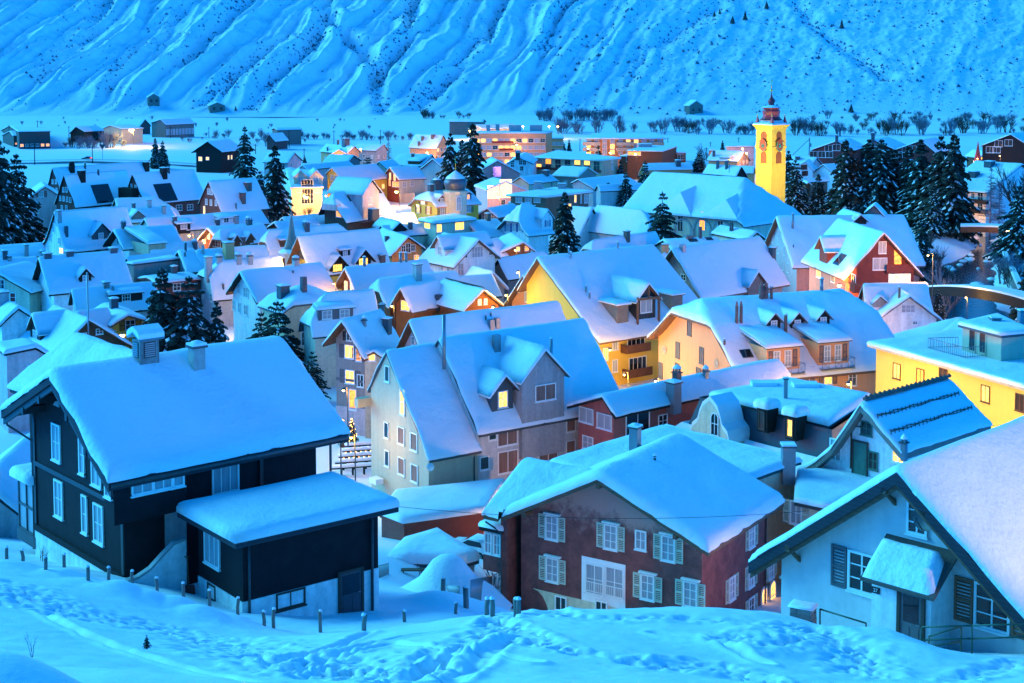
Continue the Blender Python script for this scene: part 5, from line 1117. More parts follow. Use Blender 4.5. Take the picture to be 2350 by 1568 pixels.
h.dorm((322,1410), 3.6, 1.5, wall='dwood', k='c1', pitch=1.0, ov=.4, ww=1.4, wh=1.1, pane='curtain', cols=3)
c = onplane(px('c1', (805,1350)), h.W(-.3, 0, 0), h.u); t_ = thing('flagpole', 'bare grey flagpole standing before the brown boarded gable', 'flagpole', Vector((c.x, c.y, h.gz))); m = MB(); m.tube([(0,0,0), (0,0,c.z-h.gz+7)], .09, 6); m.lathe((0,0,c.z-h.gz+7), [(.14, 0), (.14, .1), (.02, .2)], 6); m.build('pole', ['metal'], t_)
L6 = HH('plain snow roof tucked behind the flagpole gable', 'c1', (990,1108), (690,1142), (1052,1312), Hr=9.2, wall='cream', og=.3, oe=.5, ns=9)
L7 = HH('yellow-lit house with a shallow gable near the street lamp', 'c1', (1168,1170), (955,1066), (1095,1215), E=(1372,1225), Hr=8.6, wall='yellow', trim='eavewood', og=1.0, oe=.5, ns=9, ext=2.2, th=.34)
h = L7; h.win('g', (1185,1280), 1.3, 1.3, 'glass', sh='brownwood', cols=2); h.chim((1037,1115), 1.1, 1.3, 'slate')
L8 = HH('small pinkish tower house with a snow saddle roof', 'k1', (225,232), (155,184), (335,290), E=(28,272), Hr=9.6, wall='rose', trim='dwood', og=.15, oe=.25, ns=7, th=.45)
L8.win('g', (200,405), .9, 1.3, 'dimglass', k='k1'); L8.win('g', (200,388), .9, .5, 'curtain', k='k1')
L9 = HH('blue-white gable with dark eaves and a stout chimney at the frame edge', 'c1', (168,1098), (72,1045), (300,1180), E=(-15,1268), Hr=10.6, wall='white', og=.8, oe=.6, ns=9)
L9.chim((30,1075), 1.3, 1.6, 'concrete')
L10 = HH('little gable with an orange lantern under its eave', 'c1', (192,1203), (290,1182), (232,1300), E=(118,1268), Hr=7.6, wall='white', og=.6, oe=.4, ns=7, th=.35)
L10.win('g', (165,1340), .6, .9)
L11 = HH('beige house with a sloping snow rake and maroon shutter', 'c1', (-70,762), (50,735), (290,965), Hr=10.5, wall='cream', og=.4, oe=.7, ns=8, L=9, trim='brownwood')
L11.win('g', (118,1030), 1.0, 1.4, 'shutred', cols=1); L11.win('g', (10,910), 1.2, 1.4)
L12 = HH('long low roof with a dark window band at the frame edge', 'c1', (340,648), (-120,675), (318,770), Hr=9.0, wall='dwood', og=.3, oe=.5, ns=9)
L12.chim((87,690), .7, .9, 'concrete', kind='hood'); L12.win('s', (180,812), 1.0, 1.4, 'curtain'); L12.chim((45,660), .9, 1.3, 'slate'); 
L13 = HH('flat-pitched snow roof with a row of chimneys near the bell-roofed house', 'c1', (383,520), (-90,552), (440,628), Hr=9.0, wall='greylt', og=.3, oe=.5, ns=9)
L13.chim((242,650), .7, 2.2, 'metal', cap=1); L13.chim((390,625), 1.0, .4, 'concrete', kind='hood')
L14 = Flat('grey flat-topped box house with a dark parapet', 'c1', [(1150,702), (1215,712), (1632,662), (1560,640)], 9.3, wall='taupe', fascia='blackpaint', ov=.1, th=.3)
HH('low snow gable behind the grey box house', 'c1', (1152,648), (1470,612), (1170,690), Hr=8.6, wall='greylt', L=10, og=.3, oe=.3, ns=8)
L16 = HH('snow roof with a boxy shed dormer lit from the street behind', 'c1', (1345,538), (1795,500), (1365,605), E=(1310,575), Hr=9.2, wall='ivory', ns=10, og=.4, oe=.5, ext=1.4)
L16.dorm((1432,600), 3.2, 1.4, 'shed', wall='tan', win=False, th=.5); L16.chim((1775,580), .8, 1.6, 'slate', kind='hood')
for p in [(1390,535),(1420,530)]: L16.chim(p, .15, .6, 'metal', kind='pipe')
L17 = HH('narrow steep roof squeezed beside the grey box house', 'c1', (1617,588), (1775,578), (1697,782), Hr=10.6, wall='greylt', ns=8, og=.3, oe=.4)
L17.chim((1690,610), .5, 1.6, 'slate', kind='pipe'); L17.chim((1685,660), .3, .8, 'slate', kind='pipe')
L18 = HH('dark-eaved gable house with a big pale chimney stack', 'c1', (1780,586), (2420,540), (1850,790), E=(1700,782), Hr=10.6, wall='white', og=1.0, oe=.5, ns=12)
h = L18; h.chim((2080,665), 1.7, 3.0, 'pink'); h.chim((1848,630), .4, 1.6, 'metal', cap=0); h.win('g', (1798,700), .6, 1.2, 'curtain')
L19 = HH('hip-ended snow roof carrying five small chimneys', 'c1', (1890,690), (2560,640), (1945,1035), E=(1770,835), Hr=10.2, wall='greylt', og=.5, oe=.5, ns=12, hf=(2.4,2.2))
h = L19
for p in [(1995,700),(2172,690),(2275,690)]: h.chim(p, .9, 1.2, 'concrete', kind='hood')
h.chim((1897,825), 1.1, 3.4, 'concrete'); h.chim((2033,945), .4, .5, 'slate', kind='pipe'); h.auto('g', 2, 2, .9, 1.3)
L20 = HH('white gabled house with a narrow window group and a long snowy ridge', 'c1', (2180,775), (2930,702), (2335,1055), E=(2055,968), Hr=11.0, wall='white', og=.9, oe=.6, ns=13)
h = L20
for p, w in [((2240,985),1.5),((2175,950),.8),((2130,1100),.8),((2182,1125),.8),((2240,1145),1.2)]: h.win('g', p, w, 1.5, 'curtain', cols=2, rows=2)
h.chim((455,720), .9, 1.3, 'concrete', k='c2', kind='hood'); h.chim((430,808), .3, .3, 'slate', k='c2', kind='pipe')
L21 = HH('small brick house with a snowy roof ledge beside the spruce', 'c1', (1335,830), (1740,790), (1425,885), Hr=7.6, wall='redbrick', trim='shutred', og=.2, oe=.3, ns=8, th=.35)
L21.win('s', (1610,935), 1.3, 1.2, 'dimglass'); L21.chim((1585,790), .9, 1.2, 'slate')
# ------------------------------------------------------------------ brown gabled row
def row(label, A, B, C, E, Hr, **kw):
    return HH(label, 'c5', A, B, C, E=E, Hr=Hr, wall='redbrick', trim='dwood', og=.3, oe=.35, ns=11, th=.35, group='brick-red steep gables in a row', **kw)
R1 = row('rearmost brick-red gable, half hidden behind its neighbour', (476,588), (1310,530), (590,870), (408,845), 15.0)
for y_, n_ in ((722,2),(800,3),(885,2)):
    for i in range(n_): R1.win('g', (480-(y_-722)*.3+i*30, y_), .65, 1.15, 'curtain', cols=1)
R1.chim((655,630), 1.6, 2.2, 'dwood', kind='twin'); R1.chim((775,600), .6, 1.4, 'dmetal', kind='pipe'); R1.chim((1330,610), 1.5, 2.2, 'dwood')
R2 = row('brick-red gable with white windows and a black roof window, first of the row', (580,652), (1150,608), (690,945), (495,910), 15.2)
for p in [(578,795),(608,795),(550,873),(580,876),(612,882),(642,890),(565,960),(605,960)]: R2.win('g', p, .68, 1.15, 'curtain' if p[0] < 600 else 'glass', cols=1)
R2.skylight((935,835), 5.0, 4.6); R2.chim((742,690), 1.6, 2.0, 'dwood'); R2.chim((895,655), .6, 1.2, 'dmetal', kind='pipe')
R3 = row('brick-red gable with a balcony and black roof window in mid-row', (1205,638), (1762,598), (1325,918), (1160,765), 15.2, exE=1.8)
for p in [(1198,765),(1235,775),(1265,870)]: R3.win('g', p, .7, 1.2, 'curtain', cols=1)
R3.skylight((1507,823), 5.0, 4.6); R3.chim((1490,668), 1.5, 2.2, 'dwood'); R3.chim((1535,640), .8, 1.2, 'dmetal', kind='pipe')
for p in [(1630,960),(1730,955)]: R3.win('s', p, 1.8, 1.4, 'glass', k='c5')
cbox(R3.root, 'balcony', fp(R3, 'g', (1170,825), 'c5', 1.0), (2.5, 1.0, 1.2), (R3.v, R3.u, ZU), 'dwood')
R4 = row('brick-red gable with a lit entrance, nearest the tall spruces', (1895,708), (2330,676), (2022,995), (1805,910), 14.6)
for p in [(1900,810),(1928,815),(1880,905),(1922,912),(1968,915)]: R4.win('g', p, .8, 1.3, 'curtain', cols=1)
R4.win('g', (1862,985), .7, 2.0, 'lit', cols=1); R4.chim((2210,900), 1.2, 2.2, 'brick'); R4.chim((2150,965), .5, 1.2, 'metal', kind='pipe'); R4.chim((2255,775), 1.6, 1.2, 'brick')
R0 = HH('pale rose house with red shutters beside the brick-red row', 'c5', (412,752), (380,715), (250,865), Hr=12.0, wall='rose', trim='shutred', ns=8, og=.5, oe=.4)
for p in [(375,835),(330,985)]: R0.win('g', p, 1.2, 1.4, 'curtain', sh='shutred' if p[1] < 900 else None)
HH('hip-cornered snow roof between the brick-red row and the bell-roofed house', 'c5', (1043,868), (1235,860), (1010,955), Hr=10.6, wall='ivory', ns=8, L=13, og=.4, oe=.4, hb=(3,4), ext=1.5)
X1 = HH('cross-gabled snow roof with a lit ridge stripe below the brick-red row', 'c5', (1145,962), (1550,935), (1190,1045), Hr=10.6, wall='ivory', ns=10, og=.4, oe=.5, ext=1.4)
X1.dorm((1255,1065), 2.6, 1.0, wall='greywood', win=False); X1.chim((1492,1010), .8, 1.8, 'concrete'); X1.chim((1358,935), .9, 1.6, 'concrete'); X1.chim((1215,860), .7, 1.0, 'slate')
X2 = HH('long snow roof with a wedge dormer and flush chimneys', 'c5', (1310,1048), (2380,970), (1345,1110), Hr=10.4, wall='ivory', ns=14, og=.4, oe=.5, ext=2.0)
X2.dorm((1675,1185), 2.8, 1.4, 'shed', wall='dwood', ww=1.4, pane='curtain'); X2.dorm((2060,1095), 3.2, 1.2, 'shed', wall='white', ww=1.2); X2.chim((1592,1115), .8, 1.8, 'slate'); X2.chim((2150,1095), 1.0, 1.6, 'concrete'); X2.chim((1980,1110), .9, 1.0, 'slate')
X3 = HH('wooden gable lit orange from below with carved eaves', 'c5', (1885,1128), (2380,1085), (1935,1190), E=(1800,1230), Hr=9.8, wall='orangewood', trim='eavewood', ns=11, og=1.2, oe=.5, ext=2.4)
X3.win('g', (1900,1205), 1.1, 1.7, 'litpale', cols=2, rows=3); X3.win('g', (1866,1255), .8, 1.2, 'lit'); X3.chim((2268,1120), 1.1, 2.0, 'slate', kind='hood')
X4 = HH('half-hipped brown timber gable glowing beside the carved eaves', 'c5', (1960,1150), (2400,1095), (2052,1300), E=(1898,1300), Hr=10.2, wall='brownwood', trim='eavewood', ns=11, og=.9, oe=.5, hf=(1.6,1.3))
X4.win('g', (1975,1290), 2.0, 1.2, 'dimglass', cols=3); X4.chim((2105,1285), .9, 1.2, 'brick'); X4.chim((2213,1280), .8, 1.2, 'brick')
for p in [(2150,1300),(2275,1290)]: X4.dorm(p, 2.0, 1.0, wall='brownwood', win=False, pitch=1.1)
X5 = Flat('low snow terrace roofs between the chimneys', 'c5', [(1110,1300), (1350,1330), (1470,1290), (1240,1265)], 6.8, wall='greylt', ov=.2, th=.4)
# ------------------------------------------------------------------ centre
M1 = HH('large yellow-lit gable house with two glowing gabled dormers', 'c2', (472,456), (1215,388), (550,708), E=(375,692), Hr=12.8, wall='yellow', trim='eavewood', og=1.3, oe=.6, ns=14, ext=1.45)
h = M1; h.dorm((835,785), 3.0, 1.3, wall='dwood', pane='lit', ww=1.9, wh=1.3, pitch=1.0, ov=.7, trim='dwood', cols=4, fm='dframe'); h.dorm((1070,735), 3.0, 1.3, wall='dwood', pane='lit', ww=1.9, wh=1.3, pitch=1.0, ov=.7, trim='dwood', cols=4, fm='dframe')
h.dorm((905,655), 2.0, 1.4, 'shed', wall='dwood', ww=.9, pane='curtain'); h.win('g', (500,635), 2.2, 1.4, 'shutgrey', cols=4, rows=1, fm='shutgrey'); h.chim((1240,715), 1.0, 1.4, 'brick')
M2 = HH('half-hipped chalet with a carved brown gable beside a green spire', 'c2', (148,408), (905,342), (230,662), E=(112,555), Hr=11.8, wall='brownwood', trim='eavewood', og=1.1, oe=.5, ns=12, hf=(1.8,1.4), hb=(1.5,1.5))
M2.dorm((370,575), 2.4, 1.6, 'shed', wall='brownwood', win=False); M2.chim((550,400), 1.1, 1.5, 'slate', kind='hood'); M2.win('g', (185,620), 2.2, 1.2, 'dimglass', cols=3)
c = atY(px('c2', (418,600)), M1.A.y+9); t_ = thing('church_spire', 'slender grey-green spire on a snowy chapel roof turret', 'spire', Vector((c.x, c.y, G(c.x, c.y)))); m = MB(); zz = c.z-t_.location.z; m.box((0,0,zz/2), (1.0,1.0,zz/2)); m.build('turret', ['white'], t_); zt_ = atY(px('c2', (424,280)), M1.A.y+9).z-t_.location.z; m = MB(); m.lathe((0,0,zz), [(1.45,0),(1.1,1.0),(.62,(zt_-zz)*.45),(.12,zt_-zz)], 8, sm=False); m.build('spire_roof', ['coppergreen'], t_)
m = MB(); m.tube([(0,0,zt_), (0,0,zt_+1.6)], .05, 5); m.lathe((0,0,zt_), [(.02,0),(.2,.15),(.02,.3)], 6); m.build('finial', ['coppergreen'], t_); m = MB(); m.lathe((0,0,zz-.1), [(2.2,-.3),(1.9,.1),(1.3,.35)], 8); m.build('snow_collar', ['snow'], t_)
M4 = HH('orange-lit timber chalet gable with small paned windows', 'c2', (897,742), (1655,672), (987,950), E=(805,915), Hr=11.0, wall='orangewood', trim='eavewood', og=1.0, oe=.5, ns=13)
M4.win('g', (915,925), 1.1, 1.5, 'litpale', cols=3, rows=3); M4.win('g', (962,935), .7, 1.5, 'litpale', cols=2, rows=3)
for p in [(1080,735),(1410,690),(1460,700)]: M4.chim(p, .55, 1.3, 'metal', kind='pipe')
M5 = HH('half-hipped house with a dark maroon rake and a tall hooded chimney', 'c2', (1150,850), (1920,772), (1290,1100), E=(1110,960), Hr=11.2, wall='brownwood', trim='brownwood', og=.7, oe=.5, ns=12, hf=(1.3,1.1))
M5.chim((1562,858), 1.1, 2.4, 'concrete')
M6 = HH('orange wooden house with bared roof tiles and twin gables', 'c2', (1405,922), (1760,858), (1520,1140), E=(1300,1100), Hr=11.0, wall='orangewood', trim='eavewood', og=.9, oe=.5, ns=10)
M6.win('g', (1455,1105), 1.6, 1.4, 'lit', cols=2, rows=2); M6.chim((1757,1070), .9, 1.2, 'slate', cap=0); M6.skylight((1830,1010), .9, 2.0)
M6b = HH('', 'c2', (2172,940), (1800,850), (1985,1135), E=(2352,1082), Y=M6.A.y-1.5, wall='orangewood', trim='eavewood', og=.5, oe=.5, ns=14, root=M6.root, pre='wing_', th=.35)
for p in [(2128,1072),(2182,1068)]: M6b.win('g', p, .55, .8, 'litpale', cols=1)
m = MB(); h = M6b
for i in range(20):
    for j in range(3): q = h.L*(.06+.9*i/20); t = -.1-.42*j; m.box(h.W(q, t, h.zt(q, t)+.02), (h.L*.021, .22, .05), (h.u, (h.v-ZU*-.55).normalized(), ZU))
m.build('bare_tiles', ['tile'], h.roof, h.root.location)
M7 = HH('plain blue-white roof behind the orange twin gables', 'c2', (1865,838), (2252,803), (1925,985), Hr=10.4, wall='cream', og=.4, oe=.5, ns=10, ext=1.3)
M8 = HH('ivory house with a wide two-window shed dormer', 'c2', (540,985), (1165,938), (480,1300), Hr=11.8, wall='ivory', trim='slate', og=.5, oe=.6, ns=13, hf=(3.5,2.6), th=.4)
h = M8; h.dorm((820,1235), 4.6, 1.7, 'shed', wall='shutgrey', nw=2, ww=1.3, wh=1.1, pane='curtain', th=.45); h.win('s', (548,1405), 1.3, 1.8, 'blind', cols=1); h.win('s', (145,330), 1.2, 1.6, 'blind', k='k3', cols=1)
M9 = HH('low hipped roof with two chimneys above dark hooded windows', 'c2', (215,935), (800,878), (330,1085), Hr=11.0, wall='cream', trim='slate', og=.5, oe=.5, ns=12, hf=(2.6,4), hb=(2.2,4))
M9.chim((527,975), .8, 2.4, 'slate', cap=0); M9.chim((340,915), 1.5, 1.6, 'slate')
M10 = HH('orange gable house with three grouped windows and a frosty tiled roof', 'c2', (1482,466), (1240,388), (1320,642), E=(1637,572), Hr=9.6, wall='orange', trim='dwood', og=.7, oe=.5, ns=11, th=.3)
for p in [(1435,588),(1478,580),(1522,580)]: M10.win('g', p, .9 if p[0] != 1478 else 1.0, 1.2 if p[0] != 1478 else 1.8, 'dimglass')
M10.chim((1285,510), .8, .9, 'slate', cap=0); M10.win('g', (1555,668), 1.1, 1.0, 'litwarm')
M11 = HH('white house with a sweeping roof, timber eaves and a gabled side dormer', 'c2', (2128,486), (1795,428), (1895,738), E=(2322,648), Hr=12.4, wall='white', trim='eavewood', og=.8, oe=.6, ns=13, th=.4)
h = M11; h.win('g', (2108,618), 2.2, 1.8, 'curtain', cols=4, rows=2); h.win('g', (2000,648), .8, .9); h.win('g', (2230,620), .8, .9); h.win('g', (1957,775), 1.2, 2.0, 'curtain', cols=2); h.win('s', (1790,745), .9, 1.6, 'curtain'); h.win('s', (1845,755), .9, 1.6, 'curtain'); h.win('s', (1885,760), .9, 1.6, 'curtain')
h.dorm((1768,648), 3.0, 1.9, wall='white', trim='eavewood', pitch=1.0, ov=.6, pane='curtain')
M12 = HH('snow roof with a warm rose gable below the chalet', 'c2', (1187,275), (1532,248), (1238,395), E=(1150,305), Hr=9.2, wall='pink', trim='eavewood', og=.4, oe=.4, ns=9, ext=1.2); M12.chim((1290,360), .5, 1.2, 'brick', kind='pipe'); M12.chim((1165,385), 2.0, 1.6, 'slate')
M13 = HH('big half-hipped dark chalet with a pink wall dormer', 'c2', (745,70), (1215,18), (915,335), E=(662,255), Hr=14.0, wall='umber', trim='dwood', og=1.2, oe=.6, ns=13, hf=(2.2,2.0), th=.4)
h = M13; d_, P_, zb = h.dorm((1140,300), 5.4, 5.6, wall='rose', win=False, pitch=.95, ov=.5, trim='dwood'); put_window(h.root, P_(-.3, -.03, zb+3.8), h.v, 1.1, 1.6, 'curtain', cols=2); put_window(h.root, P_(-.3, -.03, zb+1.1), h.v, 1.1, 1.2, 'blind', cols=2); cbox(h.root, 'balcony', fp(h, 'g', (780,208), 'c2', .7), (2.0, .7, .6), (h.v, h.u, ZU), 'rose'); h.win('g', (860,270), 2.2, 1.4, 'litwarm', cols=4); h.skylight((955,130), 1.4, 1.4)
M14 = HH('yellow villa gable with red shutters', 'c2', (1610,62), (2020,35), (1735,192), E=(1478,178), Hr=12.4, wall='yellow', trim='salmon', og=.5, oe=.5, ns=11, hf=(1.6,1.4), gmat='yellow', prof='gam')
h = M14; h.win('g', (1615,150), 1.6, 1.5, 'litpale', cols=3, sh='shutred'); h.win('g', (1572,228), 1.1, 1.6, 'litwarm', sh='shutred'); h.win('g', (1665,238), 1.1, 1.6, 'litwarm', sh='shutred'); h.dorm((1785,160), 1.5, 1.2, wall='shutgrey', pane='curtain', style=''); h.dorm((2025,140), 1.7, 1.6, wall='shutgrey', pane='litwarm', pitch=.6)
h.win('s', (1790,245), 1.2, 1.8, 'curtain', sh='shutgrey'); h.win('s', (2030,220), 1.2, 1.8, 'curtain', sh='shutgrey'); h.chim((1685,30), 1.2, 1.6, 'slate')
c = fp(h, 's', (1910,200), 'c2', .3); m = MB(); zt_ = onplane(px('c2', (1910,80)), c, h.v).z
m.lathe((c.x, c.y, h.gz), [(2.6, 0), (2.6, zt_-h.gz), (2.9, zt_-h.gz+.1), (2.9, zt_-h.gz+.5), (2.2, zt_-h.gz+.7)], 8, sm=False, rot=.4); tw = m.build('turret', ['ivory'], h.root, h.root.location)
m = MB(); m.lathe((c.x, c.y, zt_+.6), [(2.0,0),(2.3,.7),(2.6,1.5),(2.4,2.3),(1.9,2.7)], 12); m.build('onion_dome', ['domegrey'], tw, h.root.location); m = MB(); m.lathe((c.x, c.y, zt_+3.2), [(2.2,0),(1.9,.4),(1.0,1.1),(.05,1.8)], 12); m.build('snow_cap', ['snow'], tw, h.root.location); pipe(tw, [(c.x-h.root.location.x, c.y-h.root.location.y, 0)], .05, 'gold', 'x') if False else None
m = MB(); m.tube([(c.x, c.y, zt_+4.8), (c.x, c.y, zt_+8)], .07, 5); m.lathe((c.x, c.y, zt_+5.2), [(.02,0),(.25,.2),(.02,.4)], 8); m.build('finial', ['gold'], tw, h.root.location)
put_window(h.root, onplane(px('c2', (1940,172)), c+h.v*2.62, h.v), h.v, 1.4, 3.2, 'curtain', cols=2, rows=3, style='arch')
q_ = h.hit((1775,40)); d_ = h.W(q_[0], q_[1]-1.5, h.zr); m = MB(); m.box((d_.x, d_.y, d_.z+.4), (1.0,1.0,1.0), (h.u,h.v,ZU)); m.lathe((d_.x, d_.y, d_.z+1.4), [(1.6,0),(1.3,.6),(.9,.8)], 8, 1); m.lathe((d_.x, d_.y, d_.z+1.95), [(1.2,0),(.8,.4),(.05,.7)], 8, 2); m.build('roof_lantern', ['slate', 'slate', 'snow'], h.roof, h.root.location)
M15 = Flat('long flat-roofed house with glowing windows below the villa', 'c2', [(1570,305), (1720,335), (2100,300), (1900,262)], 9.4, wall='ivory', fascia='stone', ov=.7, th=.5)
h = M15; h.win(1, [(1945,378)], 2.4, 1.8, 'lit', cols=2, rows=1); h.win(1, [(1760,390)], 1.4, 2.2, 'lit', cols=2, rows=1); h.win(0, [(1655,365)], 2.6, 1.8, 'lit', cols=2, rows=1); h.win(0, [(1610,440)], 2.0, 1.6, 'curtain')
M16 = HH('frosted hip roof with a brown gablet below the long flat house', 'c2', (1230,368), (1500,352), (1290,470), Hr=8.4, wall='ivory', ns=10, og=.4, oe=.4, th=.22, L=15, hb=(2.5,4)); M16.dorm((1400,430), 3.0, .6, wall='dwood', win=False); M16.chim((1497,402), .9, 1.4, 'slate')
M17 = HH('dark brown gable house with pale shutters behind a small spruce', 'c2', (2197,208), (2330,185), (2295,290), E=(2068,295), Hr=8.6, wall='umber', trim='shutred', og=.6, oe=.5, ns=9, L=12)
for p in [(2175,293),(2260,293)]: M17.win('g', p, 1.4, 1.5, 'blind')
M18 = HH('rose-brown house under a broad slope beside the lit tree', 'c2', (2010,325), (2290,303), (2140,470), E=(1915,432), Hr=8.8, wall='brownwood', trim='rose', og=.5, oe=.5, ns=9); M18.chim((2205,325), 1.0, 1.6, 'brick'); M18.win('g', (2075,445), 1.2, 1.2, 'curtain')
M19 = HH('small snow roof with a taupe gable near the loggia house', 'c2', (2255,785), (2060,732), (2190,870), E=(2370,905), Hr=8.4, wall='taupe', trim='rose', ns=9, og=.5, oe=.5, exE=1.2)
M20 = HH('low slate gable with a long plain roof before the tall spruce', 'c3', (52,664), (485,598), (115,780), Hr=8.6, wall='greywood', ns=10, og=.6, oe=.5, ext=1.6)
M21 = HH('snow roof with small gablet at the foot of the spruces', 'c2', (330,290), (800,250), (370,345), Hr=8.8, wall='umber', ns=10, og=.4, oe=.4, ext=1.7); M21b = HH('lower snow roof with a dark wedge gable beside the green spire', 'c2', (258,332), (640,298), (290,382), E=(190,380), Hr=8.8, wall='umber', ns=9, og=.7, oe=.4, ext=1.5)
M22 = HH('timber gable glowing orange with deep carved eaves', 'c3', (292,512), (180,430), (72,608), E=(405,598), Hr=8.8, wall='orangewood', trim='eavewood', og=1.0, oe=.8, ns=10); M22.win('g', (320,585), .8, .9, 'litwarm'); M22.win('g', (240,590), .8, .9, 'lit')
M23 = HH('blue roof corner meeting the orange timber gable', 'c3', (-60,500), (60,478), (85,645), Hr=9.0, wall='cream', ns=8, og=.4, oe=.4)
N1 = HH('white house with a sweeping bell-cast roof and blue shutters', 'c3', (190,170), (430,150), (335,455), E=(-15,425), Hr=12.6, wall='white', trim='slate', prof='bell2', og=.9, oe=.9, ns=13, nt=10, hf=(3.3,2.6), hb=(3,2.5))
h = N1; h.win('g', (202,318), 1.0, 1.0, 'dimglass', cols=2); 
for x in (152, 208, 262): h.win('g', (x,396), 1.0, 1.6, 'curtain', sh='shutblue')
h.dorm((510,410), 2.8, 2.6, wall='white', pitch=1.1, ov=.3, sh='shutblue', pane='curtain', ww=.8, wh=1.3); h.chim((395,190), .4, .8, 'slate', kind='pipe')
N2 = HH('broad snow roof with an eyebrow dormer band next to the church', 'c3', (960,180), (1500,238), (860,410), Hr=9.6, wall='white', trim='slate', ns=12, og=.5, oe=.6, exE=.7, hb=(3,4)); N2.auto('s', 6, 2, 1.0, 1.4)
N2b = HH('steep plain roof flank beside the eyebrow dormer roof', 'c3', (735,190), (925,205), (900,495), Hr=9.2, wall='white', ns=9, og=.4, oe=.5)
N4 = HH('half-hipped snow roof with one dark chimney before the church', 'c3', (880,500), (1500,418), (920,592), E=(800,605), Hr=9.6, wall='cream', trim='eavewood', ns=11, og=.5, oe=.5, hf=(1.4,1.4), ext=1.7); N4.chim((1232,495), 1.0, 1.6, 'brick')
HH('pink-lit chimney house corner behind the steep grey roof', 'c3', (1540,640), (1640,560), (1580,680), Hr=7.6, wall='pink', ns=6, L=5, og=.2, oe=.2).chim((1590,585), 1.3, 1.4, 'pink')
N5 = HH('cluttered snow roof with two tilted roof windows', 'c3', (1560,490), (2050,470), (1620,560), Hr=9.0, wall='ivory', ns=11, og=.4, oe=.4, ext=2.2); N5.skylight((1835,512), 1.6, 1.0, 'dimglass'); N5.skylight((1980,498), 1.2, 1.0, 'dimglass'); N5.chim((1900,490), .6, 2.6, 'slate', cap=0); N5.chim((1790,465), 1.6, .4, 'stone', cap=0)
N5b = HH('low snow roofs with twin black chimneys at the church foot', 'c3', (2080,362), (2420,420), (2000,430), Hr=8.2, wall='ivory', ns=9, og=.4, oe=.4); N5b.chim((2185,425), .7, 1.6, 'slate', kind='twin')
# ------------------------------------------------------------------ church
CHU = HH('church nave under one huge smooth snow roof', 'D', (1498,392), (1779,410), (1433,469), Hr=16.0, wall='ivory', trim='slate', name='church', cat='church', og=.6, oe=.9, ns=18, nt=12, hb=(9.0,7.5), prof='str', ext=1.12, group='church buildings')
h = CHU
for p, w, hh in [((1720,1085),1.6,4.2),((1920,1075),1.6,4.2),((2085,1120),1.6,4.2)]: h.win('s', p, w, hh, 'litwarm' if p[0] == 1920 else 'dimglass', k='c7', cols=2, rows=4, style='arch')
m = MB()
for p in [(1740,1090),(1915,1090),(2090,1100)]:
    c = fp(h, 's', p, 'c7', .12)-ZU*1.6
    for i in range(12):
        a, b = math.pi*i/12, math.pi*(i+1)/12
        for r0, r1 in ((2.0, 2.4),):
            m.prism([c+h.u*r0*math.cos(a)+ZU*(r0*math.sin(a)), c+h.u*r1*math.cos(a)+ZU*(r1*math.sin(a)), c+h.u*r1*math.cos(b)+ZU*(r1*math.sin(b)), c+h.u*r0*math.cos(b)+ZU*(r0*math.sin(b))], h.v*.1)
    for sx in (-2.6, 2.6): m.box(c+h.u*sx-ZU*3, (.4, .2, 3), (h.u, h.v, ZU))
m.build('arcade', ['concrete'], h.root, h.root.location)
for i, (p0, p1, p2) in enumerate([((1905,790),(1830,800),(1650,1015)),((2320,855),(2215,870),(1940,1055))]):
    # transept roofs: hipped bumps on the visible slope
    q, t = h.hit(p1, 'c7'); m = MB(); z = lambda q_, t_: h.zt(q_, t_)+.02
    e = h.a+.15; w2 = 5.5; zt_ = h.zt(q, max(0, t-.2)); ridge = [(q-.6, t-3, zt_), (q+.6, t-3, zt_), (q+.6, e-3.5, zt_-.2), (q-.6, e-3.5, zt_-.2)]
    w2 = 4.6; R0 = h.W(q, t-1.5, h.zt(q, t-1.5)-.05); R1 = h.W(q, e-2.4, h.zt(q, t)-.2); b0 = h.W(q-w2, e, z(q-w2, e)); b1 = h.W(q+w2, e, z(q+w2, e))
    for f in ([R0, b0, R1], [R1, b0, b1], [R0, R1, b1]): m.face(f, 0, False)
    m.build('transept_snow_roof', ['snow'], h.root, h.root.location)
TY = 330.; tc = atY(px('m1', (1222,700)), TY); T_ = thing('church_tower', 'floodlit yellow church tower with clocks and a dark red onion helm', 'church tower', Vector((tc.x, tc.y, -40.2)), 'church buildings')
def tz(y): return -(235+.14*y-150)*TY/FP+40.2
RT = math.radians(-97); R_ = 3.42
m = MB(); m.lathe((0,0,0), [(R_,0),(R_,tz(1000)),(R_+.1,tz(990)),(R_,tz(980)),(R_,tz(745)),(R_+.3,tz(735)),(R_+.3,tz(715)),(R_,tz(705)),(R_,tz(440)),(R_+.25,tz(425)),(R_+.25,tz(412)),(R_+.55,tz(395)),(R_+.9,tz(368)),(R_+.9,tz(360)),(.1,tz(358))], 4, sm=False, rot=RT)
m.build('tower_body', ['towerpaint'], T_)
m = MB(); m.lathe((0,0,0), [(R_+.95,tz(362)),(R_+.7,tz(345)),(3.0,tz(315)),(2.45,tz(282)),(2.35,tz(278))], 4, sm=False, rot=RT); m.build('snow_skirt', ['snow'], T_)
m = MB(); m.lathe((0,0,0), [(2.7,tz(288)),(2.25,tz(265)),(1.95,tz(235)),(1.88,tz(200)),(2.0,tz(165)),(2.05,tz(145)),(1.9,tz(125)),(1.75,tz(110)),(1.8,tz(102)),(2.3,tz(88)),(2.3,tz(84))], 8, sm=False, rot=RT); m.build('helm', ['domered'], T_)
m = MB(); m.lathe((0,0,0), [(2.3,tz(84)),(1.9,tz(66)),(1.1,tz(50)),(.7,tz(44))], 12); m.build('snow_ring', ['snow'], T_)
cz = lambda y: -((180+y/15.67)*.94-150)*TY/FP+40.2
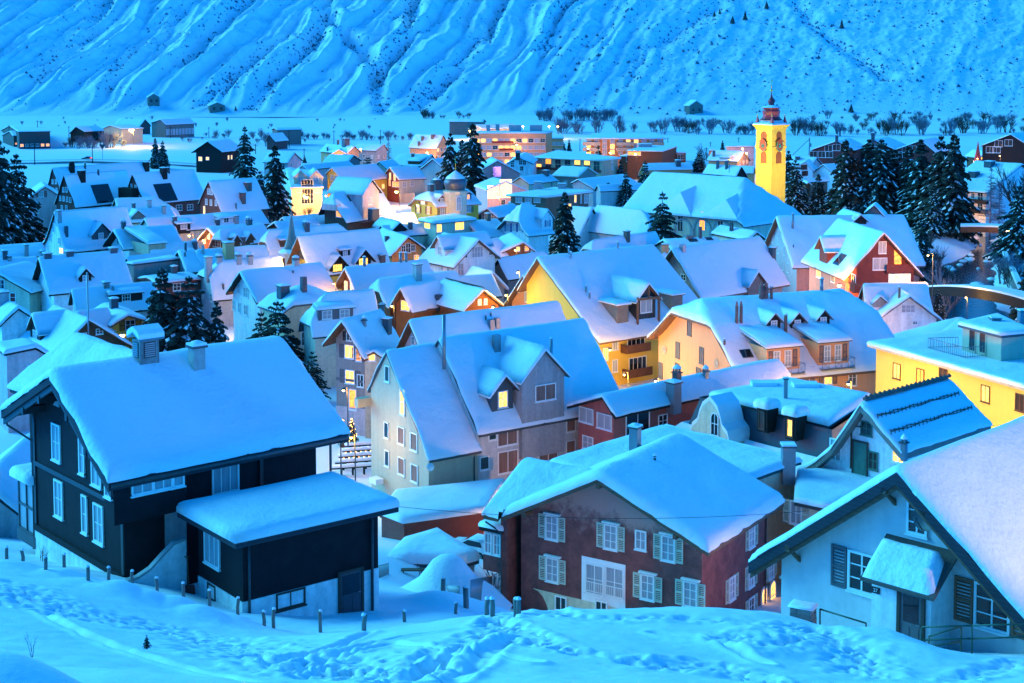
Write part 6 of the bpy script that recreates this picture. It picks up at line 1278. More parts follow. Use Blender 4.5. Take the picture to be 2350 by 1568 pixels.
m = MB(); m.lathe((0,0,0), [(.65,cz(1200)),(.62,cz(1150)),(.85,cz(1080)),(.85,cz(1040)),(.6,cz(980)),(.3,cz(900)),(.16,cz(800)),(.08,cz(700))], 10); m.build('onion_dome', ['domered'], T_)
m = MB(); m.lathe((0,0,cz(640)), [(.02,-.34),(.24,-.24),(.34,0),(.24,.24),(.02,.34)], 10); m.tube([(0,0,cz(600)), (0,0,cz(200))], .07, 5); m.box((0,0,cz(310)), (.4,.06,.07)); m.box((0,0,cz(250)), (.28,.06,.07)); m.build('cross_finial', ['gold'], T_)
for i in range(4):
    a = RT+i*math.pi/2; x, y = (R_-.3)*math.cos(a), (R_-.3)*math.sin(a); m = MB(); m.lathe((x,y,0), [(.55,tz(330)),(.38,tz(300)),(.14,tz(235)),(.05,tz(225))], 4, sm=False, rot=RT); pn_ = m.build('pinnacle', ['domered'], T_)
    m = MB(); m.lathe((x,y,tz(215)), [(.02,-.2),(.2,0),(.02,.2)], 8); m.tube([(x,y,tz(215)), (x,y,tz(170))], .05, 4); m.build('ball', ['gold'], pn_)
for sgn, xs in ((0, 1105), (1, 1332)):
    an = RT-math.pi/4+sgn*math.pi/2; n_ = Vector((math.cos(an), math.sin(an), 0)); ap = R_*math.cos(math.pi/4); base = Vector((tc.x, tc.y, -40.2))+n_*ap; u = Vector((-n_.y, n_.x, 0))
    for y0, y1 in ((470,625),(798,985)):
        put_window(T_, base+ZU*(tz(y0)+tz(y1))/2+n_*.02, n_, 1.75, tz(y0)-tz(y1), 'louvre', fm='clockred', cols=2, rows=5, style='arch', name='belfry_window')
    c = base+ZU*tz(705)+n_*.33-T_.location; m = MB()
    for r0, r1, d, mt in ((0,1.02,.0,0),(1.02,1.18,.05,1),(0,.42,.03,1)):
        for i in range(20):
            a, b = 6.2832*i/20, 6.2832*(i+1)/20; g = lambda r, t: c+n_*d+u*r*math.cos(t)+ZU*r*1.12*math.sin(t); m.face([g(r0,a), g(r1,a), g(r1,b), g(r0,b)], mt)
    for i in range(12): a = 6.2832*i/12; m.box(c+n_*.04+u*.8*math.cos(a)+ZU*.9*math.sin(a), (.05,.02,.05), (u,n_,ZU), 1)
    m.box(c+n_*.09+u*.2+ZU*.15, (.4,.02,.06), ((u*.8+ZU*.6).normalized(), n_, (ZU*.8-u*.6).normalized()), 2); m.box(c+n_*.1-u*.15+ZU*.05, (.3,.02,.06), (u,n_,ZU), 2)
    m.prism([c-u*1.3+ZU*.9-n_*.3, c+u*1.3+ZU*.9-n_*.3, c+ZU*1.75-n_*.3], n_*.5, 0)
    m.build('clock', ['clockred', 'gold', 'blackpaint'], T_)
# ------------------------------------------------------------------ far village
def V(label, k, A, B, C, E=None, Hr=9., wall='ivory', trim='dwood', f=2, n=(2,3), pn=('glass','curtain'), **kw):
    kw.setdefault('og', .4); kw.setdefault('oe', .5); kw.setdefault('th', .35)
    h = HH(label, k, A, B, C, E=E, Hr=Hr, wall=wall, trim=trim, ns=7, nt=5, **kw)
    if f:
        h.auto('g', n[0], f, 1.1, 1.3, pn); h.auto('s', n[1], f, 1.1, 1.3, pn)
    return h
V1 = V('yellow floodlit house with twin gabled wall dormers and a glass stair', 'c6', (365,612), (655,586), (400,755), Hr=11, yaw=12, wall='cream', trim='tan', f=0, ext=1.1)
h = V1
for x in (500, 640):
    d_, P_, zb = h.dorm((x,742), 3.6, 2.0, wall='cream', win=False, pitch=1.0, ov=.3); put_window(h.root, P_(0, -.03, zb+1.4), h.v, 1.4, 1.6, 'curtain')
    h.win('s', (x-10 if x < 600 else x+5, 797), 1.4, 1.6, 'curtain', k='c6')
h.win('s', (560,815), 3.2, 6.5, 'glass', k='c6', cols=4, rows=5)
V2 = V('pale yellow gable house with railed balconies behind the big pine', 'c6', (780,588), (1185,552), (905,722), (722,645), Hr=11, wall='yellow', trim='eavewood', f=0)
for p in [(785,685),(825,690),(787,752)]: V2.win('g', p, 1.2, 1.6, 'curtain')
for y_ in (690, 750): V2.win('g', (850,y_), 1.2, 2.2, 'glass'); c = fp(V2, 'g', (848,y_+30), 'c6', .4); cbox(V2.root, 'balcony', c, (1.8,.4,.55), (V2.v,V2.u,ZU), 'metal')
V2.auto('s', 5, 3, 1.2, 1.4, ('lit','curtain','litwarm'))
V4 = V('pink house with a boxy roof tower among the far roofs', 'c6', (992,392), (735,372), (925,462), (1048,445), Hr=10, wall='pink', trim='brownwood', pn=('lit','curtain','glass')); V4.chim((910,385), 2.6, 3.0, 'slate'); V4.chim((840,372), .8, 2, 'brick'); V4.chim((745,440), .6, 1.5, 'slate')
V('small pink cross gable on the far roofs', 'c6', (850,426), (868,400), (780,466), (908,462), Hr=8.8, wall='pink', trim='brownwood', L=9, f=1)
V5 = V('grey gable house lit by a lamp on its left corner', 'c6', (1262,376), (1030,366), (1185,434), (1300,428), Hr=9.4, wall='grey')
V6 = V('big pink gable house with glowing balcony windows', 'c6', (1800,293), (1545,283), (1735,418), (1842,365), Hr=13, wall='pink', trim='brownwood', f=3, n=(3,4), pn=('lit','curtain','lit','glass'), ext=1.0); V6.chim((1610,340), 1.0, 1.6, 'brick'); V6.chim((1705,320), 1.4, 1.4, 'brick'); V6.chim((1578,390), .9, 1.8, 'brick')
V('dark grey gable below the boxy roof tower', 'c6', (985,474), (765,468), (920,548), (1056,520), Hr=9.2, wall='shutgrey'); V('snow roof with a rose gable end and brown verge', 'c6', (515,566), (905,530), (560,605), Hr=8.2, wall='rose', L=24)
V('white-fronted chalet with a maroon bargeboard by the field', 'c6', (448,450), (318,446), (385,545), (520,520), Hr=9.0, wall='rose', trim='brownwood', L=11); V('low brown shed roof before the maroon bargeboard', 'c6', (430,600), (330,560), (350,622), Hr=4.5, wall='brown', L=7)
V('cream gable with a dark verge in the middle of the far roofs', 'c6', (1212,533), (1342,514), (1290,602), (1186,560), Hr=8.6, wall='cream', n=(1,3))
V11 = V('wide white roof with a brown dormer box', 'c6', (1700,470), (1415,462), (1600,572), (1722,505), Hr=9.2, wall='rose'); V11.dorm((1530,565), 4.5, 1.4, 'shed', wall='brownwood', win=False); V11.chim((1522,495), 1.0, 1.2, 'brick')
V12 = V('lit chalet with brown gable boards and warm windows', 'c6', (1310,583), (1565,572), (1392,697), (1268,637), Hr=10.4, wall='ivory', trim='brownwood', f=0, gmat='redwood')
for p, pn in [((1316,672),'lit'),((1357,680),'lit'),((1312,728),'litwarm')]: V12.win('g', p, 1.2, 2.0, pn)
for p in [(1350,745),(1380,748),(1445,748),(1515,738)]: V12.win('s', p, 1.2, 1.6, 'litwarm' if p[0] < 1400 else 'curtain', k='c6')
V13 = V('tall hall with a steep plain roof and long glazed band', 'c6', (1700,508), (1960,486), (1520,650), Hr=12, wall='greylt', f=0); V13.auto('s', 4, 3, 3.0, 1.8, ('curtain',)); V13.auto('g', 3, 2, 2, 1.5)
Flat('small carport with a lit back wall', 'c6', [(1400,760), (1530,770), (1535,755), (1420,742)], 3.6, wall='litwarm', ov=.4, th=.3)  # walls emit: the carport's lamplight is put into the wall material
t_ = thing('garden_wall', 'long grey garden wall beside the snowy lawn', 'wall', atZ(px('c6', (1450,915)), -40)); a, b = atZ(px('c6', (1360,910)), -40), atZ(px('c6', (1540,925)), -40); m = MB(); L_ = t_.location; m.prism([a-L_, b-L_, b-L_+ZU*3.2, a-L_+ZU*2.4], Vector((.2,.5,0))); m.build('panel', ['concrete'], t_)
V15 = V('rose house with a tall glowing picture window', 'c7', (132,712), (62,690), (-50,790), (335,795), Hr=9.6, wall='rose', trim='rose', f=0, L=14); V15.win('g', (130,785), 3.4, 5.0, 'litpale', cols=3, rows=2); V15.win('g', (15,815), 3.2, 3.6, 'litpale', cols=2, rows=2); V15.win('g', (105,910), 1.2, 1.4)
V16 = V('blue-grey gable with a violet-lit stained window', 'c7', (55,524), (20,504), (-80,600), (272,642), Hr=11.0, wall='grey', trim='dmetal', f=0, L=16); V16.win('g', (50,632), 2.6, 3.2, 'litpurple', cols=2, rows=2); V16.win('g', (50,692), 2.4, 2.2, 'curtain', cols=2, rows=2)
V17 = V('white chalet with a black gable triangle and low eaves', 'c7', (240,492), (335,420), (130,554), (382,552), Hr=10.6, wall='white', f=0, gmat='white', L=26)
for p in [(190,545),(265,548),(300,550),(275,602),(190,570)]: V17.win('g', p, 1.2, 1.5)
V17.chim((122,520), 1.6, 2.0, 'brick'); V17.chim((185,480), 1.6, 1.4, 'brick')
AP = Flat('ochre two-storey apartment block with recessed balconies', 'c7', [(385,492), (1010,522), (1182,500), (600,434)], 9.4, wall='tan', fascia='tan', ov=.9, th=.4)
for i in range(7):
    for j, y_ in enumerate((535, 585)):
        x = 430+i*88; pn = {(0,1):'lit',(0,0):'curtain',(1,0):'litwarm',(4,0):'lit',(5,0):'lit'}.get((i,j),'glass'); AP.win(0, (x, y_+i*2.5), 2.4, 1.9, pn, cols=2, rows=1, fm='tan')
for j in (0, 1):
    z = AP.z-3.9-2.9*j; fband(AP, 0, z-.45, z+.35, .35, 'redwood', 'balcony')
for x, y_ in [(1098,530),(1100,595)]: AP.win(2 if False else 1, (x, y_), 1.2, 1.6, 'curtain')
OR = Flat('orange apartment house with a low white hipped roof', 'c7', [(845,322), (1586,322), (1500,276), (930,278)], 12.5, wall='orange', fascia='metal', ov=.8, th=.5)
for i in range(10):
    for j in range(3):
        pn = 'lit' if (i, j) in ((0,1),(5,0),(6,0),(3,1),(0,2),(3,2)) else 'curtain'; OR.win(0, (885+i*72, 352+j*50), 1.8, 1.8, pn)
for x in (910, 1215, 1490):
    for y_ in (378, 428): cbox(OR.root, 'balcony', onplane(px('c7', (x, y_)), OR.In[0]+OR.nr[0]*.8, OR.nr[0]), (3.4,.8,.7), ((OR.P[1]-OR.P[0]).normalized(), OR.nr[0], ZU), 'tan')
PK = Flat('pink apartment block with maroon balcony bands', 'c7', [(-165,274), (500,274), (560,258), (-120,258)], 13.5, wall='pink', fascia='concrete', ov=.3, th=.4); PK.auto(0, 12, 4, 2.0, 1.6, ('curtain','glass','lit','curtain'))
for j in range(2): fband(PK, 0, PK.z-4.3-2.9*j, PK.z-3.5-2.9*j, .5, 'shutred', 'balcony', .25+.1*j, .55)
for p in [(-30,262),(55,255),(215,262),(405,262)]: PK.chim(p, 5 if p[0] > 100 else 1.6, 2.4, 'concrete')
P2_ = Flat('lower pink wing with stepped balconies', 'c7', [(495,322), (660,322), (640,300), (500,300)], 9.5, wall='pink', fascia='concrete', ov=.3, th=.35); P2_.auto(0, 4, 3, 2.0, 1.5, ('curtain','glass'))
Flat('beige flat block joined to the pink apartments', 'c7', [(-140,378), (180,378), (245,358), (-80,350)], 8.5, wall='cream', fascia='tan', ov=.2, th=.35).auto(0, 4, 2, 1.4, 1.5)
BRN = Flat('long low brown school block with a flat roof', 'c7', [(1168,484), (1500,490), (1530,470), (1230,466)], 7.0, wall='brownwood', fascia='brownwood', ov=.1, th=.3); BRN.win(0, [(1245,520),(1455,530)], 1.6, 1.6)
B2_ = Flat('upper tier of the brown school block', 'c7', [(1232,434), (1560,442), (1690,398), (1420,388)], 10.5, wall='brownwood', fascia='brownwood', ov=.2, th=.3); B2_.win(0, [(1300,462)], 5, 1.6, 'litwarm', cols=4); B2_.chim((1395,405), 5, 1, 'concrete')
B3_ = Flat('small brown cube at the end of the school block', 'c7', [(1680,458), (1772,456), (1750,438), (1672,440)], 8.2, wall='brownwood', fascia='brownwood', ov=.1, th=.3); B3_.win(0, [(1707,500),(1738,500)], 1.4, 2)
FB = Flat('flat-roofed brown and beige house with white shutters', 'c7', [(128,834), (500,853), (925,804), (590,768)], 8.6, wall='brown', fascia='stone', ov=.9, th=.4)
for x in (250, 335, 415): FB.win(0, (x, 880-(x > 300)*1), 1.8, 1.8, 'curtain')
for p, w in [((815,880),.6),((860,878),1.6)]: FB.win(1, p, w, 2.2, 'curtain')
FB.win(1, (762,878), .9, 2.0, 'lit'); FB.chim((425,790), 2, 1.8, 'concrete'); FB.chim((640,785), 2, 1.2, 'concrete'); FB.win(1, (700,945), 2.2, 1.2, 'lit')
Flat('', 'c7', [(150,905), (520,900), (700,862), (440,850)], 0, zabs=FB.z-3.4, wall='brown', fascia='tan', ov=.3, th=.3, root=FB.root, pre='terrace_')
V('grey-eaved gable house with a wide verge behind two spruces', 'c7', (880,584), (640,574), (790,668), (966,642), Hr=9.2, wall='taupe', trim='tan'); V('low snow roof with one dark vent before the ochre block', 'c7', (258,672), (545,638), (345,738), Hr=7.6, wall='cream', L=16).chim((495,660), 1.8, 1.6, 'slate')
V('broad barn-like snow roof with a skylight before the ochre block', 'c7', (785,694), (1130,655), (930,778), (722,726), Hr=7.8, wall='greylt', L=24, f=1); V('snow gable squeezed between round pine and church', 'c7', (962,744), (1195,735), (990,800), Hr=7.6, wall='greylt', L=14, f=1)
V('pink gable end just beyond the church ridge', 'c7', (1812,543), (1500,548), (1765,642), (1838,602), Hr=9, wall='pink', L=16, trim='orange').chim((1697,570), 1.8, 1.8, 'slate')
V28 = V('ridged snow roof with a black boarded gable at the church tower', 'm1', (742,1038), (190,1000), (655,1192), (845,1205), Hr=9.0, wall='dwood', f=0); V28.chim((348,1075), .8, 3, 'slate', cap=0); V28.chim((495,1085), .8, 3, 'slate', cap=0)
V29 = V('pale pink house with a hung gable left of the church tower', 'm1', (790,790), (275,772), (690,955), (888,936), Hr=11.0, wall='pink', trim='brownwood', f=3, n=(3,4), pn=('curtain','glass','litwarm')); V29.chim((288,880), .9, 2.4, 'slate', cap=0); V29.dorm((470,940), 4, 1, 'shed', wall='greylt', win=False)
LB = Flat('long rendered barracks beyond the church tower', 'm1', [(480,718), (960,712), (960,640), (600,660)], 11, wall='rose', fascia='metal', ov=.3, th=.35); LB.auto(0, 9, 4, .9, 1.4)
Flat('orange chimney block beside the field', 'm1', [(205,785), (290,780), (300,770), (220,770)], 9.5, wall='orange', ov=.1, th=.3)
V('small white roof wedged at the tower foot', 'm1', (958,1040), (835,1018), (930,1150), Hr=7, wall='pink', L=9, f=0, yaw=150)
W1 = V('white twin-gabled house with red-framed windows behind the tower', 'm1', (1790,953), (1870,905), (1622,1048), (1930,1110), Hr=10, wall='white', trim='rose', f=0, L=15)
for p in [(1740,1065),(1772,1062),(1792,1062),(1755,1168),(1780,1165),(1805,1162)]: W1.win('g', p, 1.0, 1.5, 'dimglass', fm='shutred')
V('rose gable of the twin-gabled house', 'm1', (1975,890), (1590,876), (1890,1035), (2070,1002), Hr=10.6, wall='rose', f=2, n=(3,2)).chim((1662,935), 1.4, 1, 'slate')
V('steep snow flank behind the dark spruces', 'm1', (2075,1005), (2330,985), (1865,1160), Hr=9, wall='white', L=12, f=0); V('small chalet with orange verge between spruces', 'm1', (1842,1296), (1780,1262), (1775,1345), (1900,1345), Hr=7, wall='brownwood', trim='orange', L=8, f=1); V('plain snow lean-to below the small chalet', 'm1', (1740,1235), (1900,1230), (1760,1290), Hr=6.2, wall='brown', L=9, f=0)
def DC(label, A, B, C, E, Hr, wall, wins, trim='dwood', L=22):
    h = V(label, 'c4', A, B, C, E, Hr=Hr, wall=wall, trim=trim, f=0, L=L, group='dark chalets at the edge of the field')
    for p in wins: h.win('g', p, 2.6, 2.2, 'dimglass', cols=2, rows=1)
    return h
DC('maroon chalet gable with white-framed windows by the leaning pole', (645,158), (695,146), (408,240), (805,242), 15, 'redwood', [(570,232),(642,225),(432,288),(510,288),(575,288)]).chim((632,162), 1, 2, 'slate')
DC('black chalet gable half hidden by the tallest spruces', (975,145), (1020,136), (815,236), (1168,232), 15, 'dwood', [(960,190),(1010,190)]).chim((925,165), 1.2, 2.4, 'slate')
DC('maroon chalet gable deep behind the spruce row', (1412,152), (1465,142), (1165,242), (1552,268), 15, 'redwood', [(1275,240),(1335,238),(1210,292)])
DC('black chalet gable beyond the red apartments', (2228,98), (2265,90), (1955,202), (2400,205), 17, 'dwood', [(2118,190),(2210,182),(2040,245),(2100,245)])
RA = Flat('red and white striped apartment block', 'c4', [(2112,218), (2480,218), (2480,170), (2200,176)], 12, wall='shutred', fascia='metal', ov=.1, th=.4)
for j in range(3): z = RA.z-2.6-3.4*j; fband(RA, 0, z-.9, z+.7, .12, 'rose', 'storey_band'); 
RA.win(0, [(2290,240),(2330,242),(2265,290)], 3, 1.4, 'curtain'); RA.chim((2345,195), 8, 3.5, 'slate')
V('tiny grey field hut behind the spruces', 'c4', (1735,192), (1705,186), (1695,235), (1778,262), Hr=7, wall='greywood', L=9, f=0)
W5 = V('white apartment house with a vast snow roof and dark balconies', 'm2', (2330,792), (1560,766), (1750,1262), Hr=16.5, yaw=127, wall='white', trim='dwood', f=0, og=.9, oe=.9, exE=.8)
h = W5
for p in [(1410,1330),(1512,1330),(1510,1490),(1405,1490)]: h.win('s', p, 1.0, 1.4, 'glass', k='m2')
for p in [(1635,1350),(1632,1510)]: h.win('s', p, 1.6, 2.4, 'glass', k='m2'); cbox(h.root, 'balcony', onplane(px('m2', (p[0]-30, p[1]+75)), h.face('s')[0]+h.v*.6, h.v), (2.6,.6,.5), (h.u,h.v,ZU), 'dwood')
for p in [(1965,1185),(1962,1340),(2095,1170),(2095,1330)]: h.win('g', p, 1.2, 1.8, 'glass', k='m2')
h.chim((1785,840), 2.4, 1.4, 'slate'); h.chim((1530,1010), 2.4, 1.4, 'slate')
V('small brown chalet with one lit window below the red spire', 'm2', (1762,588), (1640,574), (1632,692), (1892,682), Hr=9, wall='brownwood', trim='rose', f=0, L=11).win('g', (1672,700), 1.6, 1.6, 'lit', k='m2')
c = atY(px('m2', (1590,760)), 398); t_ = thing('chapel_spire', 'thin red pointed spire lit at its foot', 'spire', Vector((c.x, c.y, -40))); zz = c.z+40; zt_ = atY(px('m2', (1594,435)), 398).z+40; m = MB(); m.box((0,0,zz/2), (.9,.9,zz/2)); m.build('turret', ['white'], t_); m = MB(); m.lathe((0,0,zz), [(1.1,0),(.75,(zt_-zz)*.3),(.35,(zt_-zz)*.65),(.05,zt_-zz)], 8, sm=False); m.build('spire_roof', ['shutred'], t_)
# ------------------------------------------------------------------ barns in the valley
def BN(label, k, A, B, C, E=None, Hr=7., wall='barnwood', **kw):
    kw.setdefault('f', 0); return V(label, k, A, B, C, E, Hr=Hr, wall=wall, group='barns and stables in the valley', name='barn', cat='barn', **kw)
BN('dark stable roof at the far end of the valley road', 'c5', (85,208), (300,196), (165,262), (-20,262), Hr=7, L=15, yaw=22).auto('s', 6, 1, 1.6, 1.4, ('glass','litwarm'))
BN('low farm shed with small lit windows in front of the dark stable', 'c5', (85,258), (280,255), (118,300), (15,295), Hr=7.5, L=13, yaw=28).auto('s', 5, 1, 1.2, 1.0, ('litwarm','glass'))
BN('small black barn standing alone by the field road', 'c5', (690,216), (775,212), (770,262), (630,278), Hr=8, wall='dwood', L=14)
b_ = BN('large cowshed with white base under a sharp-peaked roof', 'c5', (1322,150), (1010,152), (1275,212), (1378,210), Hr=9, L=20, yaw=152); b_.auto('s', 3, 1, 1.5, 1.5, ('lit','glass'))
b_ = BN('pale-based stable with two lit windows beside the bright yard lamp', 'c5', (1000,205), (1160,204), (1110,240), (935,232), Hr=9.5, wall='tan', L=14, yaw=55); b_.auto('g', 4, 2, 1.4, 1.2, ('lit','glass'))
b_ = BN('long grey machine hall with a row of pale windows', 'c5', (1460,152), (1690,142), (1510,200), (1370,182), Hr=10, L=22, wall='greywood'); b_.auto('s', 9, 1, 1.6, 3.0, ('curtain',), z0=2)
b_ = BN('big black-gabled barn with lit ground floor at the field edge', 'c5', (1888,348), (2090,330), (2025,445), (1742,448), Hr=12, wall='dwood', og=1.0, oe=1.4); b_.win('g', [(1825,515)], 1.6, 1.6, 'lit', k='c5'); b_.win('g', [(1890,512)], 1.4, 1.2, 'lit', k='c5'); b_.win('s', [(2080,502),(2108,500)], 1.0, 1.6, 'lit', k='c5')
BN('weathered grey barn among frosted willows', 'c6', (212,282), (350,270), (268,352), (180,345), Hr=8, L=13); BN('tall square hay barn half hidden by bushes', 'c6', (258,228), (325,224), (285,248), Hr=9, L=14, wall='greywood', yaw=35)
BN('long station hall with a shallow snow roof', 'c6', (2175,150), (1880,138), (2160,175), Hr=9, wall='greywood', L=21, yaw=165); b_ = BN('lit depot roof in front of the station hall', 'c6', (2085,200), (2195,200), (2150,240), (2025,238), Hr=8, wall='tan', L=26, yaw=35); b_.auto('g', 3, 1, 3, 2, ('litpale',))
def MBarn(label, k, p, w, hh, d=9):
    c = toXW(px(k, p)); j = int((c[0]+760)/1520*(len(mx)-1)); i = int(np.searchsorted(mw, c[1])); b = Vector((MX[i,j], MY[i,j], MZ[i,j])); t = thing('barn', label, 'barn', b, 'barns and stables in the valley')
    m = MB(); m.prism([(-w/2,-d/2,-3), (w/2,-d/2,-3), (w/2,-d/2,hh*.62), (0,-d/2,hh), (-w/2,-d/2,hh*.62)], Vector((0,d,0))); m.build('wall', ['greywood'], t); m = MB(); m.prism([(-w/2-.5,-d/2-.6,hh*.56), (0,-d/2-.6,hh+.1), (w/2+.5,-d/2-.6,hh*.56), (w/2+.5,-d/2-.6,hh*.56+.6), (0,-d/2-.6,hh+.8), (-w/2-.5,-d/2-.6,hh*.56+.6)], Vector((0,d+1.2,0))); r = m.build('roof', ['snow'], t)
    m = MB(); m.box((-w*.22,-d/2-.03,hh*.2), (.9,.05,1.1)); m.box((w*.25,-d/2-.03,hh*.2), (.9,.05,1.1)); m.build('door', ['blackpaint'], t); t.rotation_euler = (0,0,.35)
MBarn('lone stone barn high at the mountain foot', 'D', (354,243), 9, 7); MBarn('long low barn beside the mountain gully', 'D', (500,255), 12, 6); MBarn('square grey barn standing above the treeline', 'D', (1592,258), 12, 9)
# ------------------------------------------------------------------ trees
def conifer_mesh(name, seed, nl, wide, droop, mat, snow, hollow=.0, top=1.0, size=1.0):
    """unit-height tree: whorls of drooping boughs built from small needle sprays, some carrying snow"""
    rr = random.Random(seed); m = MB()
    for L in range(nl):
        f = (L+rr.random()*.6)/nl; z = .05+.93*f; R = 1.12*wide*((1-f)**.62*.97+.02)*min(1, .55+f*4)*(.78+.42*rr.random())
        nb = max(6, int(15*(1-f)+5)); a0 = rr.random()*6.28
        for b in range(nb):
            if rr.random() < hollow: continue
            a = a0+6.283*b/nb+rr.uniform(-.25, .25); r = R*rr.uniform(.62, 1.12); dz = -droop*r*(.5+.9*rr.random())+(.04 if f > .85 else 0)
            dx, dy = math.cos(a), math.sin(a); ns = max(3, int(2+r*26*size))
            for k in range(ns):
                t0 = (k+.15)/ns; t1 = min(1.08, t0+1.7/ns); bow = lambda t: z+dz*t+.10*r*math.sin(t*2.6)-.05*r*t*t
                w = (.024+.075*r)*(1.15-.5*t0)*rr.uniform(.8, 1.3); px_, py_ = -dy*w, dx*w; jz = rr.uniform(-.006, .006)
                x0, y0, x1, y1 = dx*r*t0, dy*r*t0, dx*r*t1, dy*r*t1; z0, z1 = bow(t0)+jz, bow(t1)-.008+jz
                xm, ym, zm = (x0+x1)/2, (y0+y1)/2, (z0+z1)/2
                m.face([(x0, y0, z0), (xm+px_, ym+py_, zm-.010), (x1, y1, z1), (xm-px_, ym-py_, zm-.010)], 0)
                m.face([(x0, y0, z0), (xm+px_*.35, ym+py_*.35, zm-.025-.45*w), (x1, y1, z1-.01), (xm-px_*.2, ym-py_*.2, zm+.006)], 0)
                if rr.random() < snow*(.5+.7*t0):
                    w2 = rr.uniform(.18, .6); e_ = rr.uniform(-.5, .5); ox, oy_ = px_*e_, py_*e_; m.face([(x0+ox, y0+oy_, z0+.003), (xm+px_*w2+ox, ym+py_*w2+oy_, zm+.001), (x1*1.02, y1*1.02, z1+.005), (xm-px_*w2+ox, ym-py_*w2+oy_, zm+.001)], 1)
    for k in range(5): a = k*1.257; m.face([(0,0,.93), (.012*math.cos(a), .012*math.sin(a), .95), (0,0,1.0), (.012*math.cos(a+1.2), .012*math.sin(a+1.2), .95)], 0)
    return m.mesh(name, [mat, 'snow'])
def trunk_mesh(h=.9, r=.016):
    m = MB(); m.tube([(0,0,-.05), (.004,0,.3), (0,.004,.6), (0,0,h)], [r, r*.8, r*.5, .003], 6); return m.mesh('trunk', ['bark'])
TRK = trunk_mesh()
CON = [conifer_mesh('crown', 1, 24, .24, .42, 'needles', .30), conifer_mesh('crown', 2, 27, .20, .50, 'needlesdk', .24, .08), conifer_mesh('crown', 3, 21, .27, .35, 'needles', .42), conifer_mesh('crown', 4, 25, .17, .55, 'needlesdk', .36, .12)]
PINE = [conifer_mesh('crown', 7, 17, .36, .05, 'needles', .34, .1), conifer_mesh('crown', 8, 15, .33, .1, 'needlesdk', .30, .1)]
RUST = conifer_mesh('crown', 9, 24, .25, .45, 'rust', .25, .12); SPARSE = conifer_mesh('crown', 12, 17, .23, .35, 'needles', .25, .3)
def bare_mesh(seed, n0, h, spread, mat, fork=3, depth=3, r0=.02, up=.6):
    rr = random.Random(seed); m = MB()
    def br(p, d, l, r, k):
        q = p+d*l; mid = p+d*l*.5+Vector((rr.uniform(-1,1), rr.uniform(-1,1), 0))*l*.07; m.tube([p, mid, q], [r, r*.8, r*.55], 3 if k < depth else 4, 0, True, False)
        if k <= 0: return
        for _ in range(fork+(1 if rr.random() < .4 else 0)):
            t = rr.uniform(.35, 1); d2 = (d+Vector((rr.uniform(-1,1), rr.uniform(-1,1), rr.uniform(-.2,.9)))*spread).normalized(); br(p+(q-p)*t, d2, l*rr.uniform(.5, .8), r*.55, k-1)
    for i in range(n0):
        a = rr.random()*6.28; s_ = rr.random()*spread*.8 if n0 > 1 else .02; br(Vector((math.cos(a)*.05*n0*.3, math.sin(a)*.05*n0*.3, -.02)), Vector((math.cos(a)*s_, math.sin(a)*s_, 1)).normalized(), h*rr.uniform(.4, .55), r0, depth)
    zt_ = max(v[2] for v in m.v); m.v = [(x/zt_, y/zt_, z/zt_) for x, y, z in m.v]
    return m
BUSH = [bare_mesh(20+i, 9, 1, .75, 'frost', 4, 3, .02).mesh('bush', ['frost' if i != 1 else 'twig']) for i in range(3)]
BTREE = [bare_mesh(30, 1, 1, .7, 'twig', 4, 4, .03).mesh('bare_tree', ['twig']), bare_mesh(31, 1, 1, .75, 'frost', 4, 4, .03).mesh('bare_tree', ['frost'])]
def larch_mesh(seed, mat):
    rr = random.Random(seed); m = MB(); m.tube([(0,0,-.03), (0,0,.5), (0,0,1)], [.014, .009, .002], 5)
    for i in range(150):
        f = .12+.86*rr.random()**.9; R = .19*(1-f)**.8+.012; a = rr.random()*6.28; d = Vector((math.cos(a), math.sin(a), .25-.5*(1-f))); p = Vector((0,0,f)); q = p+d*R; m.tube([p, q], [.004, .0015], 3, 0, True, False)
        for _ in range(6): t = rr.uniform(.3, 1); e = p+d*R*t; g = e+Vector((rr.uniform(-1,1), rr.uniform(-1,1), rr.uniform(-.6,.5)))*R*.35; m.tube([e, g], [.002, .001], 3, 0, True, False)
    return m.mesh('larch', [mat])
LAR = [larch_mesh(41, 'larch'), larch_mesh(42, 'frost')]
def tree(label, x, yt, yb, kind='c', i=0, sx=1., group='conifers among the houses', name='spruce_tree'):
    P = atZ((x, yb), -40) if yb < 830 else onground((x, yb)); P.z = G(P.x, P.y)
    h = P.z-atY((x, yt), P.y).z; h = -h
    t = thing(name, label, 'tree', P, group); rr = random.Random(int(x*13+yt))
    me = {'c': CON, 'p': PINE, 'r': [RUST], 's': [SPARSE]}[kind]; t.rotation_euler = (0, 0, rr.random()*6.28); t.scale = (h*sx, h*sx, h)
    link('trunk', TRK, t); link('crown', me[i % len(me)], t); return t
